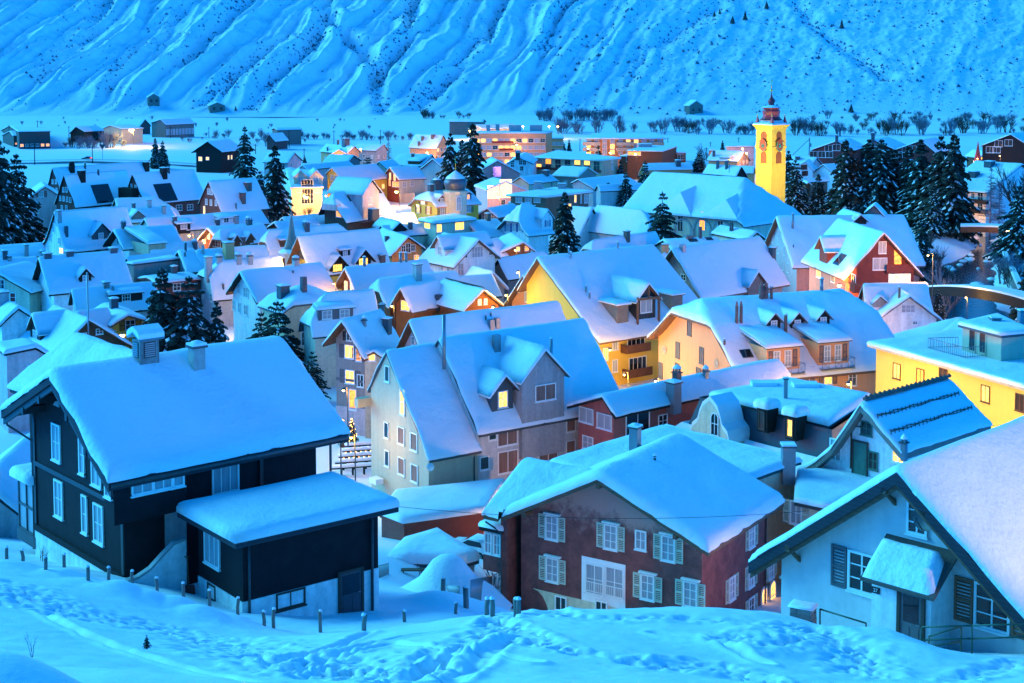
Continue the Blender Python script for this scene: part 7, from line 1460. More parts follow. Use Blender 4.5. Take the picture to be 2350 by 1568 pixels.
TR_ = [("huge spruce cutting the frame edge beside the lit yard", 4,320,566,'c',0,1.1),("broad spruce with white flecks in front of the lit yard", 42,352,560,'c',2,1.15),("spruce leaning out of the frame below the huge one", -18,420,600,'c',1,1.2),
 ("left one of the twin spruces above the brick-red row", 357,316,388,'c',1,1.),("right one of the twin spruces above the brick-red row", 374,322,388,'c',0,1.),("slim spruce standing against the black field barn", 563,287,412,'s',0,1.),("full dark spruce between brick-red row and yellow floodlit house", 632,330,505,'c',1,1.15),("shorter spruce in front of the last brick-red gable", 598,392,512,'c',0,1.2),
 ("tallest spruce above the villa with the onion turret", 1085,280,478,'c',1,1.1),("second spruce of the villa group, slightly lower", 1034,304,468,'c',3,1.3),("lowest spruce of the villa group", 1003,358,432,'c',0,1.2),("third tip among the villa spruces", 1060,318,455,'c',1,1.1),
 ("wide round pine before the orange-lit wall", 845,360,434,'p',0,1.1),("dark spruce behind the black chalet's chimneys", 376,612,896,'c',1,1.3),("snow-flecked spruce next to the dark one behind the chalet", 438,632,896,'c',2,1.25),("open frosty spruce, third behind the chalet", 500,690,896,'c',3,1.25),
 ("bushy pine over the chalet roof end", 640,688,880,'p',0,1.1),("smaller pine beside the bushy one", 602,715,870,'p',1,1.),("young snowy pine beside the taupe house", 718,805,925,'p',1,.9),
 ("perfect tall spruce rising between roofs in the village centre", 1296,438,590,'c',1,1.25),("ragged open spruce in front of the church wall", 1519,438,600,'s',0,1.35),("rounded pine left of the church roof", 1396,418,480,'p',0,1.),("spruce leaning on the church roof edge", 1436,395,485,'c',0,1.1),("spruce just above the church rake", 1480,368,455,'c',2,1.),
 ("thin spruce before the ochre block", 1424,365,425,'c',3,1.1),("shadowy spruce at the ochre block wall", 1350,341,400,'s',0,1.2),("tall ragged spruce over the ochre block", 1373,332,404,'s',0,1.2),("small dark spruce beside the ragged one", 1387,370,408,'c',0,1.2),
 ("small spruce beside the rose picture-window house", 1185,403,440,'c',1,1.),("spruce behind the flat brown house, nearer the middle", 1260,398,440,'c',0,1.),("spruce behind the flat brown house by its vent", 1299,394,440,'c',2,1.),("spruce at the corner of the pink apartments", 1291,319,350,'c',0,1.2),("twin of the apartment corner spruce", 1306,320,350,'c',1,1.),("low dark spruce clump before the pink apartments", 1246,330,352,'p',0,1.2),
 ("small spruce before the orange apartments", 1391,336,356,'p',1,1.),("dark bushy spruce at the school block", 1531,362,392,'p',0,1.3),("spruce at the snowy yard beside the school block", 1604,345,392,'c',2,1.4),("small spruce by the orange chimney block", 1658,322,350,'c',1,1.1),("spruce before the pale pink hung gable", 1684,326,382,'c',0,1.2),("low pine under the pale pink house", 1632,380,398,'p',1,1.3),
 ("spruce touching the floodlit church tower", 1824,366,494,'c',2,1.15),("shaded spruce behind the tower spruce", 1808,345,480,'c',3,1.2),("stocky spruce between church and inn roofs", 1877,398,496,'c',1,1.3),("first great spruce of the stand above the inn", 1938,318,500,'c',1,1.3),("rust-brown spruce in the stand", 1958,344,500,'r',0,1.3),("spruce with brown crown tip in the stand", 1992,318,500,'c',3,1.5),("snowy-boughed spruce in the middle of the stand", 2020,318,502,'c',2,1.2),
 ("dense spruce filling the heart of the stand", 2052,342,500,'c',2,1.3),("spruce left of the bare larch", 2083,332,505,'c',1,1.3),("tall slim spruce above the bare larch", 2110,318,520,'c',3,1.4),("tall spruce near the end of the stand", 2156,309,528,'c',0,1.1),("tallest spruce, last of the stand by the river", 2186,303,532,'c',1,1.15),("low dark spruce under the last tall one", 2140,430,540,'c',2,1.2),("dark spruce on the river bank below the larch", 2112,495,640,'c',0,.9),("small spruce lit yellow beside the red chalet", 2122,618,665,'p',1,1.),
 ("large snowy spruce at the frame edge over the river", 2336,425,590,'c',2,1.2),("spruce tip low at the frame edge by the arched bridge", 2352,612,720,'c',0,1.1),("small spruce at the end wall of the white gable wing", 2152,664,760,'c',0,1.),("little spruce by the field chalet with maroon verge", 699,357,377,'c',0,1.2),("round little pine before the dark grey gable", 800,354,378,'p',0,1.1),("spruce beside the bare brown larch in the far roofs", 874,342,374,'c',1,1.1),
 ("decorated tree with a bright star lamp at the rose-brown house", 1070,496,548,'c',3,1.),("round little pine before the flat lit house", 1036,518,540,'p',0,1.),("tiny spruce peeking over the frosted hip roof", 936,510,540,'c',0,1.)]
for a in TR_: tree(*a)
t = tree("snow-dusted fir sapling poking from the trampled slope", 337, 1457, 1488, 's', 0, 1.3, name='fir_sapling', group='plants in the snow')
for i, (p, hh) in enumerate([((1680,58),7),((1708,50),8),((1757,22),7),((1931,68),8),((1956,258),7),((1651,36),5),((1638,42),5),((545,258),4)]):
    c = toXW(p); j = int((c[0]+760)/1520*(len(mx)-1)); k = min(len(mw)-1, int(np.searchsorted(mw, c[1]))); t = thing('spruce_tree', 'lone dark fir on the open mountainside', 'tree', (MX[k,j], MY[k,j], MZ[k,j]), 'lone firs on the mountainside'); t.scale = (hh*1.2, hh*1.2, hh); link('trunk', TRK, t); link('crown', CON[i % 2], t)
for lb, x, yt, yb, me, nm_ in [('bare grey-brown larch in front of the spruce stand',2100,422,510,LAR[0],'larch_tree'),('frosted larch before the white apartment house',2272,383,520,LAR[1],'larch_tree'),('second frosted larch, shorter, at the white apartment house',2292,420,522,LAR[1],'larch_tree'),('tall bare larch at the rose picture-window house',1134,375,458,LAR[0],'larch_tree'),('rusty larch behind the grey gable house',892,316,380,LAR[0],'larch_tree'),
  ('bare tree at the frame edge above the river',2342,372,520,BTREE[0],'bare_tree'),('tangled bare tree on the river bank',2146,540,670,BTREE[0],'bare_tree'),('bare tree against the flat lit house',992,545,618,BTREE[0],'bare_tree'),('bare tree before the orange-lit wall',805,395,436,BTREE[0],'bare_tree'),('bare bushy tree below the red chalet by the water',2165,590,700,BTREE[1],'bare_tree'),('leafless shrub on the snowy lawn of the yellow house',706,470,500,BUSH[1],'bare_shrub'),('frosted birch by the school block',1612,325,385,BTREE[1],'bare_tree'),('bare tree over the white gable beside the loggia house',1105,585,640,BTREE[1],'bare_tree'),
  ('bare shrub at the foot of the river wall',2322,600,640,BUSH[1],'bare_shrub'),('tangle of shrubs on the river wall',2300,570,625,BUSH[0],'bare_shrub')]:
    P = atZ((x, yb), -40); P.z = G(P.x, P.y); h = atY((x, yt), P.y).z-P.z; t = thing(nm_, lb, 'tree' if 'shrub' not in nm_ else 'shrub', P, 'bare trees'); t.scale = (h, h, h); link('branches', me, t)
rs2 = random.Random(3)
def bushes(label, n, x0, x1, yb, h0, h1, kinds, jit=1.5, group='frosted bushes in the valley'):
    for i in range(n):
        x = x0+(x1-x0)*min(1, max(0, (i+rs2.gauss(.5, 2.2))/n)); y = yb+rs2.uniform(-jit, jit)*1.3; P = atZ((x, y), -40); P.z = G(P.x, P.y); h = h0*.5+(h1-h0*.5)*rs2.random()**1.3; t = link('bush', rs2.choice(kinds), None, P); tag(t, label, 'bush', group); t.scale = (h*rs2.uniform(.7, 1.2), h*rs2.uniform(.7, 1.2), h); t.rotation_euler = (0,0,rs2.random()*6.28)
bushes('frosted bush in the hedge at the mountain foot', 32, 1238, 1420, 280, 6, 11, [BUSH[0], BUSH[2]]); bushes('dark bush in the short row beside the station hall', 12, 955, 1075, 274, 6, 10, [BUSH[1], BUSH[2]]); bushes('frosted bush in the long stream hedge across the field', 70, 1280, 2350, 308, 6, 12, [BUSH[0], BUSH[2], BUSH[0], BUSH[1]], 2)
bushes('bare bush in the second hedge behind the stream hedge', 30, 1420, 2350, 290, 6, 11, [BUSH[1], BUSH[2]], 5); bushes('low frosted bush in the row before the pink far houses', 32, 672, 950, 317, 4, 7, [BUSH[0], BUSH[2]], 1.2); bushes('frosted willow bush along the bend of the road', 16, 150, 285, 340, 5, 9, [BUSH[0], BUSH[2], BUSH[1]], 3)
bushes('scattered bush on the white valley floor', 24, 420, 700, 322, 3, 6, [BUSH[0], BUSH[2]], 7); bushes('thin brush tuft on the far fields', 26, 0, 900, 287, 2, 4, [BUSH[0], BUSH[2]], 8); bushes('dark shrub at the foot of the slope', 26, 1900, 2350, 279, 4, 9, [BUSH[1], BUSH[0]], 8)
bushes('leafless riverside shrub below the spruces', 12, 2118, 2172, 600, 2, 4.5, [BUSH[1]], 40, 'riverside shrubs'); bushes('frosted shrub between barn and field', 10, 560, 640, 330, 4, 8, [BUSH[2], BUSH[0]], 5)
# ------------------------------------------------------------------ small things near by
def post(label, x, yt, yb, r=.075, group='wooden fence posts along the snowy path', name='fence_post', capped=False):
    P = onground((x, yb)); h = max(.5, atY((x, yt), P.y).z-P.z); t = thing(name, label, 'post', P, group); rr = random.Random(int(x)); m = MB(); m.tube([(0,0,-.4), (rr.uniform(-.03,.03), 0, h*.5), (rr.uniform(-.05,.05), 0, h)], [r*1.05, r, r*.95], 7); m.build('stake', ['lawnpost'], t)
    m = MB(); m.lathe((0,0,h-.02), [(r*1.1,0),(r*.9,.05),(.01,.09)], 7); m.build('snow_cap', ['snow'], t)
PL = [(16,1256,1288),(52,1262,1295),(104,1279,1322),(149,1272,1318),(202,1300,1350),(250,1302,1342),(304,1310,1350),(360,1326,1368),(421,1338,1386),(481,1354,1402),(547,1372,1416),(606,1403,1444),(629,1397,1445),(736,1402,1454),(835,1411,1448),(929,1402,1430),(1046,1383,1414),(1118,1378,1410),(1129,1376,1410),(1190,1380,1412),(1184,1400,1412)]
ORD = 'first second third fourth fifth sixth seventh eighth ninth tenth eleventh twelfth'.split()
for i, (x, a, b) in enumerate(PL):
    lb = ('weathered fence post, %s from the frame edge below the black chalet' % ORD[i]) if i < 11 else ['leaning post at the annex corner, left of a close pair','taller post of the close pair at the annex corner','fence post below the annex cellar door','post after the cellar door with a snow tip','lone post before the garden slope','short post in front of the garden gate','left post of the tight pair by the brown house','right post of the tight pair by the brown house','post at the brown house corner','stump beside the corner post'][i-11]
    post(lb, x, a, b)
post('thick pale gate post beside the garden railings', 1070, 1347, 1404, .14, 'garden gate posts', 'gate_post'); post('dark square gate post among the garden shrubs', 1017, 1326, 1373, .13, 'garden gate posts', 'gate_post')
def railing(name, label, pts, h, step, mat='metal', rails=(.12, 1.), cat='railing', group=None, r=.018):
    P = [onground(p) if len(p) == 2 else Vector(p) for p in pts]; t = thing(name, label, cat, P[0], group); m = MB(); O = P[0]
    for a, b in zip(P[:-1], P[1:]):
        n = max(1, int((b-a).length/step))
        for i in range(n+1): q = a.lerp(b, i/n)-O; m.tube([q-ZU*.2, q+ZU*h], r, 4)
    b_ = m.build('bars', [mat], t); m = MB()
    for a, b in zip(P[:-1], P[1:]):
        for f in rails: m.tube([a-O+ZU*h*f, b-O+ZU*h*f], r*1.5, 5)
    m.build('rail', [mat], t); return t
railing('garden_fence', 'low metal picket fence half sunk in the garden snow', [(962,1362), (1012,1368), (1054,1378)], .75, .22, cat='fence', group='garden fences'); railing('garden_gate_fence', 'taller barred metal gate beside the brown house corner', [(1080,1385), (1130,1362), (1160,1345)], 1.25, .2, cat='fence', group='garden fences')
railing('garden_fence', 'short spiked railing at the black chalet annex corner', [(868,1328), (892,1320)], .8, .2, cat='fence', group='garden fences')
def rail_tube(label, k, A, Bp, Y1, Y2, hpts):
    pass
# tube handrails by the pale house
def handrail(label, k, posts, rails, r=.028):
    """posts: (top px, bottom px, depth); rails join post fractions"""
    PT = [(atY(px(k, a), Y), atY(px(k, b), Y)) for a, b, Y in posts]; O = PT[0][1]; t = thing('handrail', label, 'railing', O, 'green tube handrails'); m = MB()
    for a, b in PT: m.tube([b-O-ZU*.3, a-O], r, 6)
    m.build('uprights', ['green'], t); m = MB()
    for i, fi, j, fj in rails: a = PT[i][1].lerp(PT[i][0], fi); b = PT[j][1].lerp(PT[j][0], fj); m.tube([a-O, b-O], r, 6)
    m.build('rail', ['green'], t)
handrail('dark green tube handrail rising to the porch steps', 'k5', [((1050,1095),(1050,1290),46.5),((1343,1185),(1343,1290),45)], [(0,1,1,1),(0,.45,1,.25),(0,.1,1,-.25)])
handrail('longer green handrail crossing in front of the boarded shutters', 'k5', [((1698,1210),(1692,1352),43.8),((2018,1200),(2018,1352),43.2),((2420,1188),(2420,1345),42.5)], [(0,1,1,1),(1,1,2,1),(0,.42,1,.45),(1,.45,2,.48)]); handrail('small slanting stair rail behind the long handrail', 'k5', [((1745,1268),(1742,1352),44.6),((1950,1205),(1950,1340),44.4)], [(0,1,1,1),(0,.2,1,.3)])
P = atY(px('k5', (940,1240)), 46.5); t = thing('stone_pillar', 'rough stone gate pillar with a snow cap beside the pale house', 'pillar', P); m = MB(); rr = random.Random(4); hgt = .9
for j in range(6):
    z0, z1 = -.3+j*(hgt+.3)/6, -.3+(j+1)*(hgt+.3)/6-.02; w = .42-.01*j
    for i, (a, b) in enumerate([(-w, -.05+rr.uniform(-.2,.2)), (0, 0)][:1]): m.box(((-w+b)/2, rr.uniform(-.03,.03), (z0+z1)/2), ((b+w)/2-.012, .3, (z1-z0)/2)); m.box(((w+b)/2, rr.uniform(-.03,.03), (z0+z1)/2), ((w-b)/2-.012, .3+rr.uniform(-.03,.03), (z1-z0)/2))
    m.box((0,0,(z0+z1)/2), (w-.04,.27,(z1-z0)/2+.02))
m.build('blocks', ['stone'], t); m = MB(); snowslab(m, subdiv([(-.4,-.3,0),(.4,-.3,0),(.4,.3,0),(-.4,.3,0)], 2), hgt-.01, .1); m.build('snow_cap', ['snow'], t); t.rotation_euler = (0,0,-.5)
P = atY(px('k5', (730,1275)), 44.5); P.z = min(P.z, G(P.x, P.y)+.1); t = thing('stone_slab', 'snow-covered stone slab edge beside the gate pillar', 'slab', P); m = MB(); m.box((0,0,.1), (.75,.4,.1)); m.build('slab', ['stone'], t); m = MB(); snowslab(m, subdiv([(-.75,-.4,0),(.75,-.4,0),(.75,.4,0),(-.75,.4,0)], 3), .2, .18); m.build('snow_cap', ['snow'], t); t.rotation_euler = (0,0,.5)
# snow shovel leaning by the chalet steps
c = AN.In[0].lerp(AN.In[1], .02)+AN.nr[0]*.55; z = G(c.x, c.y); t = thing('snow_shovel', 'red-bladed snow shovel leaning by the chalet steps', 'shovel', (c.x, c.y, z)); m = MB(); m.tube([(0,0,.3), (-.08,.05,1.75)], .03, 6); m.tube([(-.2,.05,1.8), (.04,.05,1.8), (-.08,.05,1.65), (-.2,.05,1.8)], .022, 5); m.build('shaft', ['eavewood'], t); m = MB(); m.prism([(-.28,.02,.0), (.28,.02,.0), (.25,.0,.45), (-.25,.0,.45)], Vector((0,.05,0))); m.build('blade', ['shutred'], t)
# snow mound, dead stems
P = atY(px('k4', (765,905)), 84); P.z = G(P.x, P.y)-.3; t = tag(link('snow_mound', None), 'smooth cone of snow over a buried garden hut', 'snow mound') if False else None
m = MB(); n = 26; prof = [(3.3,0),(3.0,.35),(2.6,.75),(2.1,1.15),(1.6,1.6),(1.15,2.2),(.8,2.75),(.5,3.0),(.2,3.1),(.01,3.12)]; m.lathe((0,0,0), prof, n, 0); m.v = [(x*(1+.10*mn.noise((x,y,z)))*1.15, y*(1+.1*mn.noise((y,x,z))), z) for x, y, z in m.v]; o = link('snow_mound', m.mesh('snow_mound', ['snow'])); o.location = P; tag(o, 'smooth cone of snow over a buried garden hut', 'snow mound')
def stems(label, p, k, h, n, Y=None, nm_='dead_stems'):
    P = onground(px(k, p)); t = link(nm_, bare_mesh(int(p[0]), n, 1, .55, 'twig', 2, 2, .012).mesh(nm_, ['twig']), None, P); t.scale = (h, h, h); tag(t, label, 'plant', 'plants in the snow')
stems('bare twig with dried seed heads in the slope snow', (205,1400), 'k2', .45, 3); stems('thorny bare shrub beside the snow cone', (590,910), 'k4', 1.4, 5); stems('tall dead stalks behind the dark gate post', (795,950), 'k4', 1.6, 5); stems('snow-bent shrub next to the gate', (870,930), 'k4', 2.2, 6); stems('leafless bush behind the barred gate', (1080,960), 'k4', 2.6, 7); stems('low bush at the black chalet plinth corner', (262,800), 'k2', 1.0, 6)
P = onground(px('k4', (838,955))); m = MB(); m.lathe((0,0,-.3), [(.1,-.3),(.75,-.1),(.85,.35),(.6,.85),(.2,1.1),(.01,1.12)], 12); o = link('snow_ball_shrub', m.mesh('snow_ball_shrub', ['snow']), None, P); tag(o, 'round snow-smothered shrub by the picket fence', 'shrub', 'plants in the snow')
P = onground(px('k4', (540,890))); t = thing('garden_bench', 'small garden bench top showing through the snow', 'bench', P); m = MB(); m.box((0,0,.5), (.75,.22,.04)); m.build('seat', ['eavewood'], t); m = MB(); [m.box((sx*.6,0,.2), (.05,.18,.3)) for sx in (-1,1)]; m.build('legs', ['metal'], t)
# cars
def car(name, label, P, yaw, mat, L=3.9, W_=1.65, H_=1.5, hatch=True, snow=True, group=None):
    t = thing(name, label, 'car', P, group); t.rotation_euler = (0,0,math.radians(yaw)); s_ = L/3.9
    pr = [(-1.9,.35),(-1.95,.75),(-1.75,1.0),(-1.45,1.42),(-.2,1.5),(.75,1.02),(1.7,.88),(1.95,.6),(1.92,.3)]
    m = MB(); n = 5
    ys = [(-1, .0), (-.92, .06), (.92, .06), (1, .0)]
    secs = []
    for f, up in [(-1, .94), (-.9, 1), (.9, 1), (1, .94)]:
        secs.append([(x*s_*(1 if abs(f) < .95 else .985), f*W_/2*(1-.16*max(0, z-.95)/.55), z*(H_/1.5)*(up if z > .9 else 1)) for x, z in pr])
    b = len(m.v); k = len(pr)
    for q in secs: m.v += q
    for i in range(3):
        for j in range(k): m.f.append((b+i*k+j, b+i*k+(j+1) % k, b+(i+1)*k+(j+1) % k, b+(i+1)*k+j)); m.m.append(0); m.s.append(True)
    m.f.append(tuple(b+j for j in range(k))); m.f.append(tuple(b+3*k+j for j in reversed(range(k)))); m.m += [0,0]; m.s += [False,False]; m.build('body', [mat], t)
    m = MB()
    for sy in (-1, 1):
        y = sy*(W_/2+.002); m.prism([(-1.35*s_,y*.985,1.0), (.55*s_,y*.985,1.0), (-.1*s_,y*.91,1.4), (-1.2*s_,y*.91,1.36)], Vector((0,.012*sy,0)))
    m.face([(-1.74*s_-.01,-W_*.4,1.04), (-1.74*s_-.01,W_*.4,1.04), (-1.48*s_-.01,W_*.36,1.38), (-1.48*s_-.01,-W_*.36,1.38)]); m.face([(.72*s_+.02,-W_*.4,1.06), (.72*s_+.02,W_*.4,1.06), (-.12*s_+.02,W_*.36,1.47), (-.12*s_+.02,-W_*.36,1.47)]); m.build('windows', ['glass'], t)
    for sx in (-1.2, 1.2):
        for sy in (-1, 1):
            m = MB(); m.tube([(sx*s_,sy*(W_/2-.18),.32), (sx*s_,sy*(W_/2+.02),.32)], .32, 14, 0, False); w = m.build('wheel', ['rubber'], t); m = MB(); m.tube([(sx*s_,sy*(W_/2+.0),.32), (sx*s_,sy*(W_/2+.035),.32)], .2, 10, 0, False); m.build('rim', ['metal'], w)
    for sy in (-1, 1): m = MB(); m.box((-1.88*s_,sy*W_*.4,.85), (.06,.1,.14)); m.build('tail_light', ['tail'], t); m = MB(); m.box((1.86*s_,sy*W_*.36,.68), (.07,.16,.08)); m.build('headlight', ['frame'], t)
    if snow: m = MB(); m.v = []; snowslab(m, subdiv([(-1.4*s_,-W_*.36,0),(-.15*s_,-W_*.36,0),(-.15*s_,W_*.36,0),(-1.4*s_,W_*.36,0)], 2), H_*.95, .14); m.build('snow_cap', ['snow'], t)
    return t
P = onground(px('k4', (985,775))); car('parked_car', 'small white hatchback parked behind the snowed garage', P+Vector((-.8,.9,0)), 150, 'carwhite', group='parked cars'); P = atZ(px('k3', (178,880)), -39.6); P.z = G(P.x, P.y); car('parked_car', 'black car parked on the lane behind the beige house', P, 35, 'carblack', snow=False, group='parked cars')
P = atZ((199,372), -40); P.z = G(P.x, P.y)+.12; car('moving_car', 'dark car with red tail lights on the valley road', P, 172, 'carblack', snow=False)
P = atZ(px('c5', (340,1262)), -40); P.z = G(P.x, P.y); car('parked_van', 'snow-topped van parked in the lit yard', P, 160, 'carwhite', L=5.0, W_=1.9, H_=2.0)
# picnic tables / log rails on the lane
for i, (x, y) in enumerate([(203,990),(195,1025),(183,1065),(172,1108),(160,1150)]):
    P = atZ(px('k3', (x, y+30)), -39.3); P.z = G(P.x, P.y); t = thing('lane_bench', ['snow-topped bench farthest up the lane','bench with fairy lights, second up the lane','middle snow-topped bench by the beige house wall','longer snow-topped bench, second lowest on the lane','lowest snow-topped bench beside the chalet annex'][i], 'bench', P, 'snowy benches on the lane'); t.rotation_euler = (0,0,.25)
    m = MB(); m.box((0,0,.8), (1.5+.15*i,.32,.07)); m.build('plank', ['dwood'], t)
    for sx in (-1.1, 0, 1.1): m = MB(); m.box((sx,0,.35), (.08,.2,.4)); m.build('leg', ['dwood'], t)
    m = MB(); snowslab(m, subdiv([(-1.5-.15*i,-.32,0),(1.5+.15*i,-.32,0),(1.5+.15*i,.32,0),(-1.5-.15*i,.32,0)], 3), .87, .2); m.build('snow_cap', ['snow'], t)
    if i in (1, 2):
        m = MB(); [m.lathe((-1.3+.5*j,-.36,.72), [(.01,-.05),(.05,0),(.01,.05)], 5) for j in range(6)]; m.build('fairy_light', ['fairy'], t)
for i, p in enumerate([(96,768),(153,785)]):
    P = atY(px('k3', p), G4.A.y-4.0); P.z = G(P.x, P.y); h_ = 2.6; t = thing('christmas_tree', ['small lit christmas tree left of the taupe house door','small lit christmas tree in a tub at the taupe house door'][i], 'tree', P, 'lit christmas trees'); q = link('crown', CON[0], t); q.scale = (h_,h_,h_); q.location = (0,0,.5); m = MB(); m.lathe((0,0,0), [(.35,0),(.4,.5)], 8); m.build('tub', ['rust'], t)
    m = MB(); rr = random.Random(i)
    for j in range(40): f = rr.random(); a = rr.random()*6.28; r = .62*(1-f)+.05; m.lathe((r*math.cos(a), r*math.sin(a), .7+f*h_*.9), [(.01,-.05),(.05,0),(.01,.05)], 5)
    m.build('fairy_lights', ['fairy'], t)
# poles
for i, (k, x, yt, yb) in enumerate([('c5',345,165,375),('c5',630,215,365),('c5',925,240,362),('c5',1235,230,362),('c5',1555,220,352),('c5',1903,225,342),('c5',317,372,568),('c5',843,390,560),('c6',395,250,402),('c6',803,255,378),('c6',1228,250,376),('c6',532,420,520),('c6',90,380,485),('c7',805,330,432),('c7',1955,410,545),('c7',1605,320,390),('c5',85,205,350),('c7',1993,360,420),('c7',2250,318,385)]):
    b = px(k, (x, yb)); P = atZ(b, -40); P.z = G(P.x, P.y); h = atY(px(k, (x, yt)), P.y).z-P.z; t = thing('utility_pole', 'thin dark line pole standing in the white field', 'pole', P, 'line poles across the valley'); m = MB(); m.tube([(0,0,-.5), (0,0,h)], [.2,.14], 6); m.build('mast', ['dwood'], t); m = MB(); m.box((0,0,h-.6), (.9,.07,.07)); m.build('crossarm', ['dwood'], t)
P = atZ(px('m1', (1850,880)), -40); t = thing('utility_pole', 'tall grey line pole with a slanting stay beside the maroon chalet', 'pole', P); h = atY(px('m1', (1850,580)), P.y).z-P.z; m = MB(); m.tube([(0,0,-.5), (0,0,h)], [.35,.25], 6); m.box((.4,0,h*.6), (.5,.3,.8)); m.build('mast', ['metal'], t); m = MB(); m.tube([(0,0,h*.92), (-8,-1,0)], .12, 5); m.build('stay', ['dwood'], t)
P = atZ(px('c5', (935,545)), -40); P.z = G(P.x, P.y); t = thing('road_sign', 'triangular give-way sign on a post by the valley road', 'road sign', P); m = MB(); m.tube([(0,0,0),(0,0,5.5)], .1, 5); m.build('post', ['metal'], t); m = MB(); m.prism([(-1.4,-.15,6.6),(1.4,-.15,6.6),(0,-.15,4.4)], Vector((0,.1,0))); m.build('plate', ['dmetal'], t)
# valley road
m = MB(); ys_ = [atZ((x, y), -39.9) for x, y in [(-120,377),(60,375),(200,374),(330,377),(470,384)]]
xs_ = [v.x+(ys_[-1].x-ys_[0].x)*0 for v in ys_]; n = 40; pts = []
for i in range(n+1):
    f = i/n*(len(ys_)-1); j = min(int(f), len(ys_)-2); p = ys_[j].lerp(ys_[j+1], f-j); pts.append(p)
for a, b in zip(pts[:-1], pts[1:]):
    for (o0, o1) in ((-3.2, 0), (0, 3.2)): m.face([(a.x, a.y+o0, G(a.x, a.y)+1.0), (b.x, b.y+o0, G(b.x, b.y)+1.0), (b.x, b.y+o1, G(b.x, b.y)+1.0), (a.x, a.y+o1, G(a.x, a.y)+1.0)])
struct(m.build('valley_road', ['packed_snow']))
# ------------------------------------------------------------------ bridges, river walls
def deck(label, a, b, w, th_, arch, wallmat, n=14, rail=True, name='bridge'):
    t = thing(name, label, 'bridge', a); d = (b-a); u = d.normalized(); v = Vector((-u.y, u.x, 0)); O = a; m = MB(); s_ = MB()
    up = lambda f: arch*4*f*(1-f)
    for i in range(n):
        f0, f1 = i/n, (i+1)/n; p0, p1 = d*f0+ZU*up(f0), d*f1+ZU*up(f1)
        for (mb, z0, z1, g) in ((m, -th_, 0, 0), (s_, .01, .3, .1)): mb.prism([p0-v*(w/2+g)+ZU*z0, p0+v*(w/2+g)+ZU*z0, p0+v*(w/2+g)+ZU*z1, p0-v*(w/2+g)+ZU*z1], p1-p0, 0, i in (0, n-1))
    m.build('deck', [wallmat], t); s_.build('snow_cover', ['snow'], t); return t
a = atY(px('k6', (1742,268)), 236); b = atY(px('k6', (2520,375)), 199); deck('arched dark footbridge over the river with a lit snowy top', a, b, 3.4, 1.5, 1.1, 'dwood')
a = atY(px('c4', (1772,938)), 328); b = atY(px('c4', (2175,945)), 325); deck('straight brown road bridge across the upper river', a, b, 5, 1.3, .1, 'brownwood')
P0 = atZ((2258,655), -41.2); 
for i, (pa, pb) in enumerate([((2300,575),(2330,640)),((2330,640),(2352,690))]): 
    a, b = atZ(pa, -39.5), atZ(pb, -39.5); t = thing('river_wall', ['snow-capped river wall sloping along the far bank','lower stretch of the snow-capped river wall'][i], 'wall', a, 'river walls'); d = b-a; v = Vector((-d.y, d.x, 0)).normalized(); m = MB(); m.prism([v*-.5-ZU*4, v*.5-ZU*4, v*.4+ZU*.6, v*-.4+ZU*.6], d); m.build('masonry', ['stone'], t); m = MB(); m.prism([v*-.6+ZU*.61, v*.6+ZU*.61, v*.45+ZU*1.0, v*-.45+ZU*1.0], d); m.build('snow_cap', ['snow'], t)
rs3 = random.Random(8); m = MB()
for i in range(60):
    s_ = rs3.random(); j = rs3.randrange(len(RIVW)-1); a, b = RIVW[j], RIVW[j+1]; x, y = a[0]+(b[0]-a[0])*s_, a[1]+(b[1]-a[1])*s_; sd = rs3.choice((-1,1)); x += sd*a[2]*rs3.uniform(.45, 1.2); r = rs3.uniform(.5, 1.7)
    m.lathe((x, y, RZ-.1), [(r*1.1,-.3),(r,.15),(r*.8,.45),(r*.4,.7),(.01,.78)], 7, mfun=lambda i: 0 if i == 0 else 1)
struct(m.build('river_boulders', ['rock','snow']), 'stuff')
# ------------------------------------------------------------------ wire between the near houses
P1, P2_w = atY(px('k4', (400,437)), 66), atY(px('k5', (980,468)), 70); t = thing('overhead_wire', 'thin overhead wire stretched across the brown house roof', 'wire', P1); m = MB(); m.tube([(P2_w-P1)*f-ZU*(.5*4*f*(1-f)) for f in [i/12 for i in range(13)]], .012, 4); m.build('strand', ['blackpaint'], t)
# ------------------------------------------------------------------ lamps
LAMPN = [0]
def lamp(label, k, p, Y, power, col=(1,.5,.12), h=None, arm=.8, size=.12, mat='lamp', bulb=True, style='post', group='street lamps', cast=None):
    c = atY(px(k, p), Y); g = G(c.x, c.y); t = thing('street_lamp', label, 'lamp', (c.x+arm, c.y+.3, g), group); hh = c.z-g; m = MB()
    m.tube([(0,0,-.3), (0,0,hh*.75), (-.05,0,hh+.15), (-arm*.5,-.15,hh+.3), (-arm,-.3,hh+.22)], [.07,.06,.05,.04,.035], 6); m.build('pole', ['dmetal'], t)
    m = MB(); m.lathe((-arm,-.3,hh+.06), [(.26,0),(.24,.08),(.08,.18),(.02,.2)], 8); hd = m.build('head', ['dmetal'], t); m = MB(); m.lathe((-arm,-.3,hh-.02), [(.01,-size),(size*.8,-size*.6),(size,0),(size*.8,.05)], 8); m.build('bulb', [mat], hd)
    ld = bpy.data.lights.new('glow', 'SPOT' if cast else 'POINT'); ld.energy = power*.75; ld.color = col; ld.shadow_soft_size = .25; lo = link('glow', ld, t, (-arm,-.3,hh-.25-size))
    if cast: ld.spot_size = 1.3; ld.spot_blend = .6; lo.rotation_euler = (Vector(cast)-Vector(lo.location)-t.location).to_track_quat('-Z', 'Y').to_euler()
    return t
YEL = (1,.56,.07); ORA = (1,.42,.06); PNK = (1,.46,.16)
